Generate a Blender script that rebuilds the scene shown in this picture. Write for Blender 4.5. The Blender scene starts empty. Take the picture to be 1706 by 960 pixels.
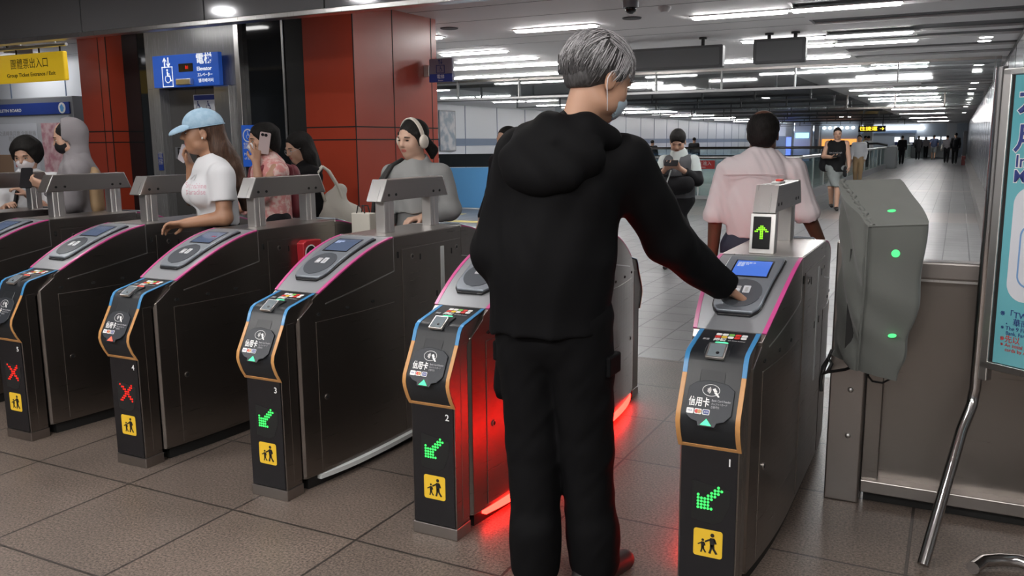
import bpy, bmesh, math, random
import numpy as np
from mathutils import Vector, Matrix
random.seed(7)
SC = bpy.context.scene
COL = SC.collection

# ------------------------------------------------------------------ camera, world, exposure
cam = bpy.data.cameras.new('camera')
cam_o = bpy.data.objects.new('camera', cam); COL.objects.link(cam_o)
cam.sensor_width = 36.0
cam.lens = 1430.66 / 1706 * 36.0
cam.clip_start = 0.05; cam.clip_end = 300
CM = Matrix(((0.8897618, -0.06863303, 0.45123547), (0.45634422, 0.15238946, -0.87665695), (-0.0085959, 0.98593456, 0.16691061)))
cam_o.matrix_world = Matrix.Translation((0, -2.545, 1.45)) @ CM.to_4x4()
SC.camera = cam_o
SC.view_settings.view_transform = 'Standard'
SC.view_settings.look = 'None'
SC.view_settings.exposure = 0.9
SC.view_settings.gamma = 1.0
SC.view_settings.use_curve_mapping = False
W = bpy.data.worlds.new('station_ambient'); SC.world = W; W.use_nodes = True
W.node_tree.nodes['Background'].inputs[0].default_value = (0.75, 0.8, 0.9, 1)
W.node_tree.nodes['Background'].inputs[1].default_value = 0.05
SC.cycles.use_denoising = True
SC.cycles.max_bounces = 7
SC.cycles.diffuse_bounces = 3
SC.cycles.glossy_bounces = 4
SC.cycles.transmission_bounces = 4
SC.cycles.transparent_max_bounces = 8
SC.cycles.sample_clamp_indirect = 4.0
SC.cycles.caustics_reflective = False
SC.cycles.caustics_refractive = False
STRIP = 26.0
SPOT = 30.0
NEAR = 62.0       # radiance of the hall lights over the viewer
HALLSPOT = 70.0  # radiance of the ticket hall downlights

# ------------------------------------------------------------------ materials
def mat(name, color, rough=0.5, metal=0.0, emit=None, estr=0.0, spec=0.5, alpha=None, trans=0.0, coat=0.0, sheen=0.0,
        noise=None, bump=None, brushed=None, sss=0.0):
    m = bpy.data.materials.new(name); m.use_nodes = True
    nt = m.node_tree; b = nt.nodes['Principled BSDF']
    b.inputs['Base Color'].default_value = (*color, 1)
    b.inputs['Roughness'].default_value = rough
    b.inputs['Metallic'].default_value = metal
    b.inputs['Specular IOR Level'].default_value = spec
    b.inputs['Coat Weight'].default_value = coat
    b.inputs['Sheen Weight'].default_value = sheen
    b.inputs['Transmission Weight'].default_value = trans
    if sss:
        b.inputs['Subsurface Weight'].default_value = sss
        b.inputs['Subsurface Radius'].default_value = (0.012, 0.005, 0.003)
        b.inputs['Subsurface Scale'].default_value = 1.0
    if emit:
        b.inputs['Emission Color'].default_value = (*emit, 1); b.inputs['Emission Strength'].default_value = estr
    if alpha is not None: b.inputs['Alpha'].default_value = alpha
    tc = None
    def coords(scale=(1, 1, 1)):
        nonlocal tc
        if tc is None: tc = nt.nodes.new('ShaderNodeTexCoord')
        mp = nt.nodes.new('ShaderNodeMapping'); mp.inputs['Scale'].default_value = scale
        nt.links.new(tc.outputs['Object'], mp.inputs['Vector']); return mp.outputs['Vector']
    if noise:   # (scale, detail, colour2, low, high)
        n = nt.nodes.new('ShaderNodeTexNoise'); sc = noise[0]
        nt.links.new(coords(sc if isinstance(sc, tuple) else (sc, sc, sc)), n.inputs['Vector'])
        n.inputs['Scale'].default_value = 1; n.inputs['Detail'].default_value = noise[1]
        r = nt.nodes.new('ShaderNodeValToRGB')
        r.color_ramp.elements[0].position = noise[3]; r.color_ramp.elements[1].position = noise[4]
        r.color_ramp.elements[0].color = (*color, 1); r.color_ramp.elements[1].color = (*noise[2], 1)
        nt.links.new(n.outputs['Fac'], r.inputs['Fac']); nt.links.new(r.outputs['Color'], b.inputs['Base Color'])
    if brushed:  # (scale vector, roughness low, roughness high)
        n = nt.nodes.new('ShaderNodeTexNoise'); nt.links.new(coords(brushed[0]), n.inputs['Vector'])
        n.inputs['Scale'].default_value = 1; n.inputs['Detail'].default_value = 3
        mr = nt.nodes.new('ShaderNodeMapRange'); mr.inputs['To Min'].default_value = brushed[1]; mr.inputs['To Max'].default_value = brushed[2]
        nt.links.new(n.outputs['Fac'], mr.inputs['Value']); nt.links.new(mr.outputs['Result'], b.inputs['Roughness'])
        bp = nt.nodes.new('ShaderNodeBump'); bp.inputs['Strength'].default_value = 0.06; bp.inputs['Distance'].default_value = 0.002
        nt.links.new(n.outputs['Fac'], bp.inputs['Height']); nt.links.new(bp.outputs['Normal'], b.inputs['Normal'])
    if bump:     # (scale, strength, distance)
        n = nt.nodes.new('ShaderNodeTexNoise'); sc = bump[0]
        nt.links.new(coords(sc if isinstance(sc, tuple) else (sc, sc, sc)), n.inputs['Vector'])
        n.inputs['Scale'].default_value = 1; n.inputs['Detail'].default_value = 3
        bp = nt.nodes.new('ShaderNodeBump'); bp.inputs['Strength'].default_value = bump[1]; bp.inputs['Distance'].default_value = bump[2]
        nt.links.new(n.outputs['Fac'], bp.inputs['Height']); nt.links.new(bp.outputs['Normal'], b.inputs['Normal'])
    return m

def glow(name, color, s):
    m = bpy.data.materials.new(name); m.use_nodes = True; nt = m.node_tree
    nt.nodes.remove(nt.nodes['Principled BSDF'])
    e = nt.nodes.new('ShaderNodeEmission'); e.inputs[0].default_value = (*color, 1); e.inputs[1].default_value = s
    nt.links.new(e.outputs[0], nt.nodes['Material Output'].inputs[0]); return m

def tiles(name, c1, c2, mortar, bw, bh, ox, oy, gap, rough, speck=None, bumpd=0.0, offset=0.0, spec=0.5):
    """square tiles laid in world x-y with grout lines, a little tone change per tile and a fine speckle"""
    m = bpy.data.materials.new(name); m.use_nodes = True; nt = m.node_tree; b = nt.nodes['Principled BSDF']
    tc = nt.nodes.new('ShaderNodeTexCoord'); mp = nt.nodes.new('ShaderNodeMapping')
    mp.inputs['Location'].default_value = (ox, oy, 0); nt.links.new(tc.outputs['Object'], mp.inputs['Vector'])
    br = nt.nodes.new('ShaderNodeTexBrick'); br.offset = offset; br.squash = 1.0
    nt.links.new(mp.outputs['Vector'], br.inputs['Vector'])
    br.inputs['Color1'].default_value = (*c1, 1); br.inputs['Color2'].default_value = (*c2, 1); br.inputs['Mortar'].default_value = (*mortar, 1)
    br.inputs['Scale'].default_value = 1; br.inputs['Mortar Size'].default_value = gap; br.inputs['Mortar Smooth'].default_value = 0.2
    br.inputs['Brick Width'].default_value = bw; br.inputs['Row Height'].default_value = bh
    out = br.outputs['Color']
    if speck:   # (scale, dark factor, light factor)
        n = nt.nodes.new('ShaderNodeTexNoise'); n.inputs['Scale'].default_value = speck[0]; n.inputs['Detail'].default_value = 4
        n.inputs['Roughness'].default_value = 0.75
        nt.links.new(tc.outputs['Object'], n.inputs['Vector'])
        n2 = nt.nodes.new('ShaderNodeTexNoise'); n2.inputs['Scale'].default_value = 2.2; n2.inputs['Detail'].default_value = 3
        nt.links.new(tc.outputs['Object'], n2.inputs['Vector'])
        mr = nt.nodes.new('ShaderNodeMapRange'); mr.inputs['From Min'].default_value = 0.36; mr.inputs['From Max'].default_value = 0.64
        mr.inputs['To Min'].default_value = speck[1]; mr.inputs['To Max'].default_value = speck[2]
        nt.links.new(n.outputs['Fac'], mr.inputs['Value'])
        mr2 = nt.nodes.new('ShaderNodeMapRange'); mr2.inputs['From Min'].default_value = 0.3; mr2.inputs['From Max'].default_value = 0.7
        mr2.inputs['To Min'].default_value = 0.86; mr2.inputs['To Max'].default_value = 1.1
        nt.links.new(n2.outputs['Fac'], mr2.inputs['Value'])
        mu = nt.nodes.new('ShaderNodeMath'); mu.operation = 'MULTIPLY'
        nt.links.new(mr.outputs[0], mu.inputs[0]); nt.links.new(mr2.outputs[0], mu.inputs[1])
        mx = nt.nodes.new('ShaderNodeVectorMath'); mx.operation = 'SCALE'
        nt.links.new(out, mx.inputs[0]); nt.links.new(mu.outputs[0], mx.inputs['Scale']); out = mx.outputs[0]
    nt.links.new(out, b.inputs['Base Color'])
    b.inputs['Roughness'].default_value = rough; b.inputs['Specular IOR Level'].default_value = spec
    bp = nt.nodes.new('ShaderNodeBump'); bp.inputs['Strength'].default_value = 0.5; bp.inputs['Distance'].default_value = 0.002; bp.invert = True
    nt.links.new(br.outputs['Fac'], bp.inputs['Height']); nt.links.new(bp.outputs['Normal'], b.inputs['Normal'])
    return m

M = {}
M['steel'] = mat('brushed_steel', (0.36, 0.335, 0.32), 0.3, 1.0, brushed=((3, 3, 260), 0.26, 0.38))
M['steel_dark'] = mat('brushed_dark_steel', (0.265, 0.243, 0.228), 0.3, 1.0, brushed=((3, 3, 260), 0.24, 0.36))
M['steel_bright'] = mat('bright_steel', (0.72, 0.72, 0.72), 0.28, 1.0, brushed=((160, 3, 3), 0.24, 0.34))
M['chrome'] = mat('polished_steel_tube', (0.66, 0.66, 0.67), 0.14, 1.0)
M['alu'] = mat('satin_aluminium', (0.74, 0.73, 0.72), 0.34, 1.0)
M['alu_paint'] = mat('silver_paint', (0.27, 0.28, 0.30), 0.38, 0.35)
M['silver'] = mat('silver_bezel', (0.22, 0.245, 0.28), 0.34, 0.45)
M['pad'] = mat('grey_reader_pad', (0.085, 0.095, 0.11), 0.18, 0.0, coat=0.5)
M['padicon'] = mat('pale_pad_icon', (0.6, 0.62, 0.66), 0.35)
M['black'] = mat('gloss_black_plastic', (0.010, 0.010, 0.012), 0.22)
M['cap'] = mat('charcoal_plastic', (0.013, 0.015, 0.018), 0.35, spec=.4)
M['cap2'] = mat('slate_reader_plastic', (0.022, 0.026, 0.033), 0.42, spec=.35)
M['rubber'] = mat('black_rubber', (0.008, 0.008, 0.008), 0.6)
M['hole'] = mat('dark_hole', (0.003, 0.003, 0.003), 0.8)
M['blue'] = mat('blue_edge_strip', (0.045, 0.22, 0.46), 0.3)
M['orange'] = mat('orange_edge_strip', (0.52, 0.26, 0.09), 0.35)
M['pink'] = mat('pink_edge_strip', (0.55, 0.07, 0.26), 0.3)
M['yellow'] = mat('yellow_plate', (0.78, 0.50, 0.035), 0.4)
M['white'] = mat('white_print', (0.8, 0.8, 0.8), 0.5)
M['greyprint'] = mat('grey_print', (0.4, 0.4, 0.42), 0.5)
M['redprint'] = mat('red_print', (0.62, 0.04, 0.03), 0.45)
M['blackprint'] = mat('black_print', (0.012, 0.011, 0.010), 0.5)
M['yelprint'] = mat('gold_print', (0.75, 0.5, 0.05), 0.5)
M['greenprint'] = mat('green_print', (0.2, 0.5, 0.1), 0.5)
M['navyprint'] = mat('navy_print', (0.03, 0.05, 0.22), 0.5)
M['screen'] = mat('dim_lcd', (0.05, 0.07, 0.11), 0.12, emit=(0.10, 0.13, 0.22), estr=0.25)
M['screen_on'] = mat('lit_blue_lcd', (0.03, 0.08, 0.3), 0.12, emit=(0.07, 0.17, 0.62), estr=0.4)
M['lcdtext'] = glow('lcd_text', (0.55, 0.65, 0.95), 0.45)
M['lcdred'] = glow('lcd_red_text', (0.7, 0.15, 0.2), 0.35)
M['ledg'] = glow('green_led', (0.06, 1.0, 0.14), 0.9)
M['ledlime'] = glow('lime_led', (0.30, 1.0, 0.03), 0.9)
M['ledr'] = glow('red_led', (1.0, 0.03, 0.02), 0.65)
M['redbar'] = glow('red_light_bar', (1.0, 0.014, 0.009), 12)
M['greenled2'] = glow('green_indicator', (0.10, 1.0, 0.36), 1.1)
M['redled2'] = glow('red_indicator', (1.0, 0.12, 0.08), 1.2)
M['whitebar'] = mat('unlit_light_bar', (0.62, 0.64, 0.64), 0.3)
M['scan'] = mat('scanner_glass', (0.16, 0.19, 0.21), 0.1)
M['strip'] = glow('ceiling_strip_light', (1.0, 0.985, 0.97), STRIP)
M['strip_far'] = glow('corridor_strip_light', (1.0, 0.985, 0.97), 52.0)
M['strip_dim'] = glow('dim_strip_light', (1.0, 0.985, 0.97), 9.0)
M['spot'] = glow('downlight_lens', (1.0, 0.98, 0.95), SPOT)
M['hallspot'] = glow('hall_downlight_lens', (1.0, 0.97, 0.94), HALLSPOT)
M['near'] = glow('hall_light', (1.0, 0.97, 0.94), NEAR)
M['ceil'] = mat('white_ceiling_panel', (0.86, 0.855, 0.85), 0.55)
M['ceil_near'] = mat('hall_ceiling', (0.7, 0.7, 0.7), 0.7)
M['ceil_dark'] = mat('dark_grey_ceiling_strip', (0.085, 0.088, 0.092), 0.6)
M['ceil_black'] = mat('black_open_ceiling', (0.07, 0.074, 0.078), 0.45)
M['wall'] = mat('white_wall_panel', (0.72, 0.75, 0.80), 0.35)
M['wall_g'] = mat('glossy_grey_wall_panel', (0.17, 0.175, 0.19), 0.2)
M['wall_b'] = mat('blue_wall_stripe', (0.16, 0.22, 0.33), 0.4)
M['red'] = mat('red_cladding', (0.43, 0.056, 0.026), 0.3, noise=(1.3, 2, (0.39, 0.050, 0.023), 0.35, 0.65))
M['seam'] = mat('dark_seam', (0.010, 0.006, 0.006), 0.7)
M['facia'] = mat('dark_glass_fascia', (0.24, 0.245, 0.26), 0.10, 0.45)
M['blackglass'] = mat('black_lift_glass', (0.012, 0.014, 0.016), 0.06)
M['liftsteel'] = mat('lift_steel', (0.30, 0.30, 0.30), 0.26, 0.35, brushed=((200, 200, 3), 0.2, 0.32))
M['liftdoor'] = mat('lift_door_steel', (0.13, 0.128, 0.125), 0.3, 0.35, brushed=((200, 200, 3), 0.24, 0.36))
M['signblue'] = mat('blue_sign', (0.02, 0.095, 0.46), 0.35, emit=(0.02, 0.09, 0.45), estr=0.2)
M['signblue2'] = mat('deep_blue_sign', (0.025, 0.055, 0.28), 0.35)
M['signyel'] = mat('lit_yellow_sign', (0.62, 0.40, 0.02), 0.4, emit=(0.80, 0.52, 0.02), estr=0.22)
M['signgrey'] = mat('dark_sign_back', (0.045, 0.045, 0.050), 0.5)
M['poster'] = mat('teal_poster', (0.10, 0.40, 0.47), 0.4, noise=((1.2, 1.2, 1.6), 1, (0.22, 0.52, 0.58), 0.35, 0.7))
M['posterwhite'] = mat('poster_white', (0.66, 0.68, 0.74), 0.4)
M['posterblue'] = mat('poster_blue_line', (0.18, 0.34, 0.62), 0.4)
M['bluepanel'] = mat('sky_blue_panel', (0.12, 0.36, 0.70), 0.3)
M['cloth'] = mat('grey_cover_cloth', (0.112, 0.119, 0.110), 0.75, sheen=0.2, bump=(90, 0.15, 0.003))
M['cord'] = mat('black_cord', (0.01, 0.01, 0.01), 0.6)
M['coverglow'] = glow('green_glow_through_cloth', (0.10, 1.0, 0.25), 0.8)

def clearglass(name, tint, refl):
    m = bpy.data.materials.new(name); m.use_nodes = True; nt = m.node_tree
    nt.nodes.remove(nt.nodes['Principled BSDF'])
    t = nt.nodes.new('ShaderNodeBsdfTransparent'); t.inputs[0].default_value = (*tint, 1)
    g = nt.nodes.new('ShaderNodeBsdfGlossy'); g.inputs['Roughness'].default_value = 0.05
    f = nt.nodes.new('ShaderNodeMixShader'); f.inputs[0].default_value = refl
    nt.links.new(t.outputs[0], f.inputs[1]); nt.links.new(g.outputs[0], f.inputs[2])
    nt.links.new(f.outputs[0], nt.nodes['Material Output'].inputs[0]); return m
M['draftglass'] = clearglass('smoke_curtain_glass', (0.84, 0.87, 0.88), 0.12)
M['railglass'] = clearglass('balustrade_glass', (0.80, 0.87, 0.86), 0.10)

# ------------------------------------------------------------------ mesh helpers
class MB:
    def __init__(s, xf=None):
        s.bm = bmesh.new(); s.mats = []; s.xf = xf
    def mi(s, m):
        m = M[m] if isinstance(m, str) else m
        if m not in s.mats: s.mats.append(m)
        return s.mats.index(m)
    def v(s, p): return s.bm.verts.new(p)
    def f(s, vs, m):
        try: fa = s.bm.faces.new(vs); fa.material_index = s.mi(m); return fa
        except ValueError: return None
    def poly(s, pts, m): return s.f([s.v(p) for p in pts], m)
    def box(s, a, b, m):
        (x0, y0, z0), (x1, y1, z1) = a, b
        V = [s.v((x, y, z)) for z in (z0, z1) for y in (y0, y1) for x in (x0, x1)]
        for q in ((0, 2, 3, 1), (4, 5, 7, 6), (0, 1, 5, 4), (2, 6, 7, 3), (0, 4, 6, 2), (1, 3, 7, 5)):
            s.f([V[i] for i in q], m)
        return s
    def loft(s, rings, m, close=True, caps=True):
        R = [[s.v(p) for p in r] for r in rings]; n = len(R[0])
        for a, b in zip(R, R[1:]):
            for i in range(n if close else n - 1):
                s.f([a[i], a[(i + 1) % n], b[(i + 1) % n], b[i]], m)
        if caps and close: s.f(R[0][::-1], m); s.f(R[-1], m)
        return s
    def prism(s, pts, axis, lo, hi, m):
        """extrude a 2-D outline along x (pts = y,z), y (pts = x,z) or z (pts = x,y)"""
        def P(p, t): return {'x': (t, p[0], p[1]), 'y': (p[0], t, p[1]), 'z': (p[0], p[1], t)}[axis]
        return s.loft([[P(p, lo) for p in pts], [P(p, hi) for p in pts]], m)
    def tube(s, pts, r, m, n=10, flat=None, caps=True):
        pts = [Vector(p) for p in pts]; rs = r if isinstance(r, (list, tuple)) else [r] * len(pts)
        rings = []; prev = None
        for i, p in enumerate(pts):
            t = (pts[min(i + 1, len(pts) - 1)] - pts[max(i - 1, 0)]).normalized()
            if prev is None:
                up = Vector((0, 0, 1)) if abs(t.z) < 0.9 else Vector((0, 1, 0)); a = t.cross(up).normalized()
            else:
                a = (prev - t * prev.dot(t)).normalized()
            prev = a; b = t.cross(a)
            rings.append([tuple(p + (a * math.cos(k / n * 2 * math.pi) + b * math.sin(k / n * 2 * math.pi)) * rs[i]) for k in range(n)])
        return s.loft(rings, m, caps=caps)
    def cyl(s, c, ax, r, h, m, n=20, r2=None):
        c = Vector(c); ax = Vector(ax).normalized()
        return s.tube([c, c + ax * h], [r, r if r2 is None else r2], m, n)
    def ell(s, c, r, m, nu=14, nv=9, rot=None):
        rings = []
        for j in range(nv + 1):
            ph = math.pi * (j / nv) ; ph = min(max(ph, 0.02), math.pi - 0.02)
            ring = []
            for i in range(nu):
                th = 2 * math.pi * i / nu
                p = Vector((r[0] * math.sin(ph) * math.cos(th), r[1] * math.sin(ph) * math.sin(th), -r[2] * math.cos(ph)))
                if rot is not None: p = rot @ p
                ring.append(tuple(Vector(c) + p))
            rings.append(ring)
        return s.loft(rings, m)
    def build(s, name, parent=None, bevel=0.0, smooth=None, loc=None, seg=2):
        if s.xf is not None: bmesh.ops.transform(s.bm, matrix=s.xf, verts=s.bm.verts)
        bmesh.ops.recalc_face_normals(s.bm, faces=s.bm.faces)
        me = bpy.data.meshes.new(name); s.bm.to_mesh(me); s.bm.free()
        for m in s.mats: me.materials.append(m)
        if smooth is not None:
            me.shade_smooth(); me.set_sharp_from_angle(angle=math.radians(smooth))
        o = bpy.data.objects.new(name, me); COL.objects.link(o)
        if loc is not None: o.location = loc
        if parent is not None: o.parent = parent
        if bevel:
            b = o.modifiers.new('bevel', 'BEVEL'); b.width = bevel; b.segments = seg; b.limit_method = 'ANGLE'; b.angle_limit = math.radians(35)
            b.harden_normals = False
        return o

def thing(name, label, cat, loc=(0, 0, 0), group=None, rz=0.0):
    o = bpy.data.objects.new(name, None); COL.objects.link(o); o.location = loc; o.rotation_euler = (0, 0, rz)
    o.empty_display_size = 0.1
    o['label'] = label; o['category'] = cat
    if group: o['group'] = group
    return o
def tag(o, label, cat, group=None):
    o['label'] = label; o['category'] = cat
    if group: o['group'] = group
    return o
def struct(o):
    o['kind'] = 'structure'; return o

def frame(o, x, y):
    """matrix whose x and y axes lie along x and y, origin o"""
    x = Vector(x).normalized(); y = Vector(y); y = (y - x * y.dot(x)).normalized(); z = x.cross(y)
    return Matrix(((x[0], y[0], z[0], o[0]), (x[1], y[1], z[1], o[1]), (x[2], y[2], z[2], o[2]), (0, 0, 0, 1)))

def text(body, size, mx, m, parent=None, name='lettering', align='LEFT', ext=0.0004, width=None, bold=0.0, sx=1.0, space=1.0):
    c = bpy.data.curves.new(name, 'FONT'); c.body = body; c.size = size; c.align_x = align; c.align_y = 'CENTER'
    c.extrude = ext; c.resolution_u = 3; c.offset = bold; c.space_line = space
    o = bpy.data.objects.new(name, c); COL.objects.link(o)
    me = bpy.data.meshes.new_from_object(o.evaluated_get(bpy.context.evaluated_depsgraph_get()))
    bpy.data.objects.remove(o); bpy.data.curves.remove(c)
    if width and len(me.vertices):
        xs = [v.co.x for v in me.vertices]; sx = width / max(1e-6, max(xs) - min(xs))
    me.transform(Matrix.Diagonal((sx, 1, 1, 1))); me.transform(mx)
    me.materials.clear(); me.materials.append(M[m] if isinstance(m, str) else m)
    for p in me.polygons: p.material_index = 0
    o = bpy.data.objects.new(name, me); COL.objects.link(o)
    if parent is not None: o.parent = parent
    return o

def rrect(x0, y0, x1, y1, r, n=4):
    P = []
    for cx, cy, a in ((x1 - r, y1 - r, 0), (x0 + r, y1 - r, 90), (x0 + r, y0 + r, 180), (x1 - r, y0 + r, 270)):
        for k in range(n + 1):
            t = math.radians(a + 90 * k / n); P.append((cx + r * math.cos(t), cy + r * math.sin(t)))
    return P
def plate(mb, mx, pts, lo, hi, m):
    """flat plate: outline in the frame mx, from height lo to hi along its normal"""
    return mb.loft([[tuple(mx @ Vector((p[0], p[1], t))) for p in pts] for t in (lo, hi)], m)
def disc(c, r, n=16, ry=None):
    ry = r if ry is None else ry
    return [(c[0] + r * math.cos(2 * math.pi * k / n), c[1] + ry * math.sin(2 * math.pi * k / n)) for k in range(n)]
def lerp(a, b, t): return a + (b - a) * t
def interp(x, P): return float(np.interp(x, [p[0] for p in P], [p[1] for p in P]))
# ------------------------------------------------------------------ the setting
M['granite'] = tiles('brown_granite_tiles', (0.122, 0.095, 0.079), (0.106, 0.084, 0.071), (0.030, 0.025, 0.022), 0.61, 0.61, 1.28, 0.16, 0.006, 0.38, speck=(110, 0.35, 1.9), spec=0.4)
M['tile'] = tiles('pale_grey_floor_tiles', (0.225, 0.225, 0.23), (0.195, 0.195, 0.20), (0.045, 0.045, 0.045), 0.297, 0.31, 0.08, -2.92, 0.007, 0.34, speck=(60, 0.9, 1.08))
M['bandtile'] = tiles('brown_floor_band', (0.23, 0.205, 0.19), (0.215, 0.19, 0.18), (0.09, 0.08, 0.08), 0.297, 0.31, 0.08, 0, 0.004, 0.3)
M['yellowtile'] = mat('yellow_paving', (0.52, 0.43, 0.14), 0.5)

mb = MB(); mb.box((-16, -7, -0.1), (4, 2.92, 0), 'granite'); struct(mb.build('floor'))
mb = MB()
ys = [2.92, 14.3, 16.55, 80]
for a, b, m in ((2.92, 14.3, 'tile'), (14.3, 16.55, 'bandtile'), (16.55, 24.3, 'tile'), (24.3, 24.9, 'bandtile'), (24.9, 32, 'tile'), (32, 32.5, 'bandtile'),
                (32.5, 39.4, 'tile'), (39.4, 39.9, 'bandtile'), (39.9, 47.3, 'tile'), (47.3, 47.9, 'bandtile'), (47.9, 80, 'tile')):
    mb.box((-28, a, -0.1), (1.2, b, 0), m)
struct(mb.build('floor.001'))
mb = MB(); mb.box((-11.5, 11.2, 0.0), (-7.2, 11.5, 0.004), 'yellowtile'); mb.box((-13.5, 12.6, 0.0), (-9.0, 12.9, 0.004), 'yellowtile')
struct(mb.build('floor.002'))

CZ = 2.7
DARK = [(5.95, 6.6), (7.27, 7.73), (8.28, 8.95), (9.22, 9.78), (10.6, 11.15), (11.75, 12.2)] + [(13.1 + 1.02 * k, 13.55 + 1.02 * k) for k in range(60)]
mb = MB()
mb.box((-16, 2.35, CZ), (1.2, 5.95, CZ + 0.1), 'ceil')
prev = 5.95
for a, b in DARK + [(80, 80)]:
    if a > prev: mb.box((-1.5, prev, CZ), (1.2, a, CZ + 0.1), 'ceil')
    if b > a: mb.box((-1.5, a, CZ + 0.03), (1.2, b, CZ + 0.1), 'ceil_dark')
    prev = b
mb.box((-28, 5.95, CZ), (-1.5, 14.0, CZ + 0.1), 'ceil')
mb.box((-2.95, 14.0, CZ), (-1.5, 80, CZ + 0.1), 'ceil')
mb.box((-28, 14.0, CZ), (-10.6, 80, CZ + 0.1), 'ceil')
mb.box((-10.6, 14.0, CZ - 0.0), (-2.95, 80, CZ + 0.1), 'ceil_black')
for yy in (3.1, 3.9, 4.7, 5.5, 7.0, 7.6):       # fine panel joints
    mb.box((-14, yy, CZ - 0.001), (1.2 if yy < 5.9 else -1.5, yy + 0.012, CZ + 0.01), 'ceil_dark')
struct(mb.build('ceiling'))
# hall ceiling above the viewer
mb = MB(); mb.box((-16, -7, CZ), (4, 2.25, CZ + 0.1), 'ceil_near'); struct(mb.build('ceiling.001'))
# black hanging grid below the open ceiling
mb = MB()
y = 14.2
while y < 62:
    mb.box((-10.6, y, 2.36), (-2.95 - max(0, (y - 20) * 0.05), y + 0.04, 2.39), 'ceil_black')
    mb.box((-10.6, y, CZ - 0.06), (-2.95, y + 0.04, CZ), 'ceil_black')
    x = -10.6
    while x < -2.9:
        mb.box((x, y, 2.36), (x + 0.035, y + 0.035, CZ), 'ceil_black'); x += 1.25
    y += 4.2 if y < 30 else 6.5
struct(mb.build('trim_1'))

# walls
mb = MB()
mb.box((0.58, 2.2, 0.0), (0.75, 80, CZ), 'wall_g')
for k in range(40): mb.box((0.577, 3 + 1.9 * k, 0.3), (0.585, 3.012 + 1.9 * k, CZ), 'seam')
struct(mb.build('wall_right'))
mb = MB(); mb.box((0.39, 2.2, 0.0), (0.58, 80, 0.30), 'steel_dark'); mb.box((0.36, 2.2, 0.28), (0.58, 80, 0.32), 'steel'); struct(mb.build('baseboard_right'))
mb = MB(); mb.tube([(0.6, 2.4, 2.66), (0.6, 79, 2.66)], 0.035, 'rubber', 8); struct(mb.build('trim_2'))
mb = MB()
mb.box((-15.2, 5.9, 0), (-15, 80, CZ), 'wall'); mb.box((-15.01, 5.9, 1.36), (-14.99, 80, 1.6), 'wall_b')
for k in range(28): mb.box((-15.005, 14 + 2.3 * k, 0), (-14.985, 14.02 + 2.3 * k, CZ), 'wall_b')
struct(mb.build('wall_left'))
mb = MB(); mb.box((-15, 5.7, 0), (-7.4, 5.9, CZ), 'wall'); mb.box((-15, 5.69, 1.36), (-7.4, 5.71, 1.6), 'wall_b')
for x in (-13.8, -12.6, -11.36, -10.1, -8.8): mb.box((x, 5.69, 0), (x + 0.015, 5.705, CZ), 'wall_b')
struct(mb.build('wall_back'))
M['farwall'] = mat('pale_blue_far_wall', (0.60, 0.66, 0.74), 0.5)
M['farsteel'] = mat('far_steel_counter', (0.22, 0.23, 0.24), 0.4, 0.5)
M['lightbox'] = glow('far_white_light_box', (0.92, 0.96, 1.0), 1.4)
M['farlight'] = glow('far_bulkhead_light', (0.95, 0.98, 1.0), 2.6)
mb = MB(); mb.box((-28, 78, 0), (1.2, 78.3, CZ), 'farwall'); mb.box((-28, 77.9, 1.95), (-3.2, 78, 2.2), 'wall_b')
mb.box((-28, 77.7, 2.28), (-2.6, 78, 2.46), 'farlight')
struct(mb.build('wall_far'))
# hall walls behind the viewer close the room (seen in the steel)
M['hallwall'] = mat('hall_wall', (0.22, 0.22, 0.22), 0.5)
mb = MB(); mb.box((-16, -7.2, 0), (4, -7, CZ), 'hallwall'); struct(mb.build('wall_hall'))
mb = MB(); mb.box((4, -7, 0), (4.2, 2.3, CZ), 'hallwall'); struct(mb.build('wall_hall.001'))
mb = MB(); mb.box((0.76, 2.2, 0), (4.2, 2.34, CZ), 'hallwall'); struct(mb.build('wall_hall.002'))

# header fascia of dark glass over the turnstiles, silver bottom rail
mb = MB()
xj = [-9.0, -7.98, -6.38, -5.02, -3.9, -3.02, -1.5, 0.3]
for a, b in zip(xj, xj[1:]):
    mb.box((a + 0.006, 2.28, 2.36), (b - 0.006, 2.34, CZ), 'facia')
mb.box((-16, 2.28, 2.36), (-9.006, 2.34, CZ), 'facia')
mb.box((-16, 2.3, 2.36), (0.3, 2.335, CZ), 'seam')
struct(mb.build('trim_3', bevel=0.002))
mb = MB(); mb.box((-16, 2.26, 2.325), (0.4, 2.36, 2.36), 'steel_bright'); struct(mb.build('trim_4', bevel=0.004))

M['railpaint'] = mat('pale_rail_paint', (0.36, 0.36, 0.36), 0.5)
# glass smoke curtain across the concourse
mb = MB(); mb.box((-15, 13.0, 2.36), (0.5, 13.02, CZ), 'draftglass'); struct(mb.build('trim_5'))
mb = MB(); mb.box((-15, 12.97, 2.31), (-0.6, 13.05, 2.35), 'railpaint')
mb.box((-15, 12.97, 2.66), (0.5, 13.05, CZ), 'steel')
for x in (-13.6, -12.2, -10.7, -9.2, -7.8, -6.4, -5.0, -3.8, -2.55, -0.95, 0.42): mb.box((x - 0.011, 12.96, 2.33), (x + 0.011, 13.04, CZ), 'railpaint')
struct(mb.build('trim_6'))
mb = MB(); mb.box((-12, 24.0, 2.34), (0.5, 24.02, CZ), 'draftglass'); struct(mb.build('trim_7'))
mb = MB(); mb.box((-2.9, 23.97, 2.3), (-0.4, 24.05, 2.35), 'steel_dark')
for x in (-2.9, -1.65, -0.42): mb.box((x - 0.02, 23.97, 2.3), (x + 0.02, 24.04, CZ), 'steel_dark')
struct(mb.build('trim_8'))

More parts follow.
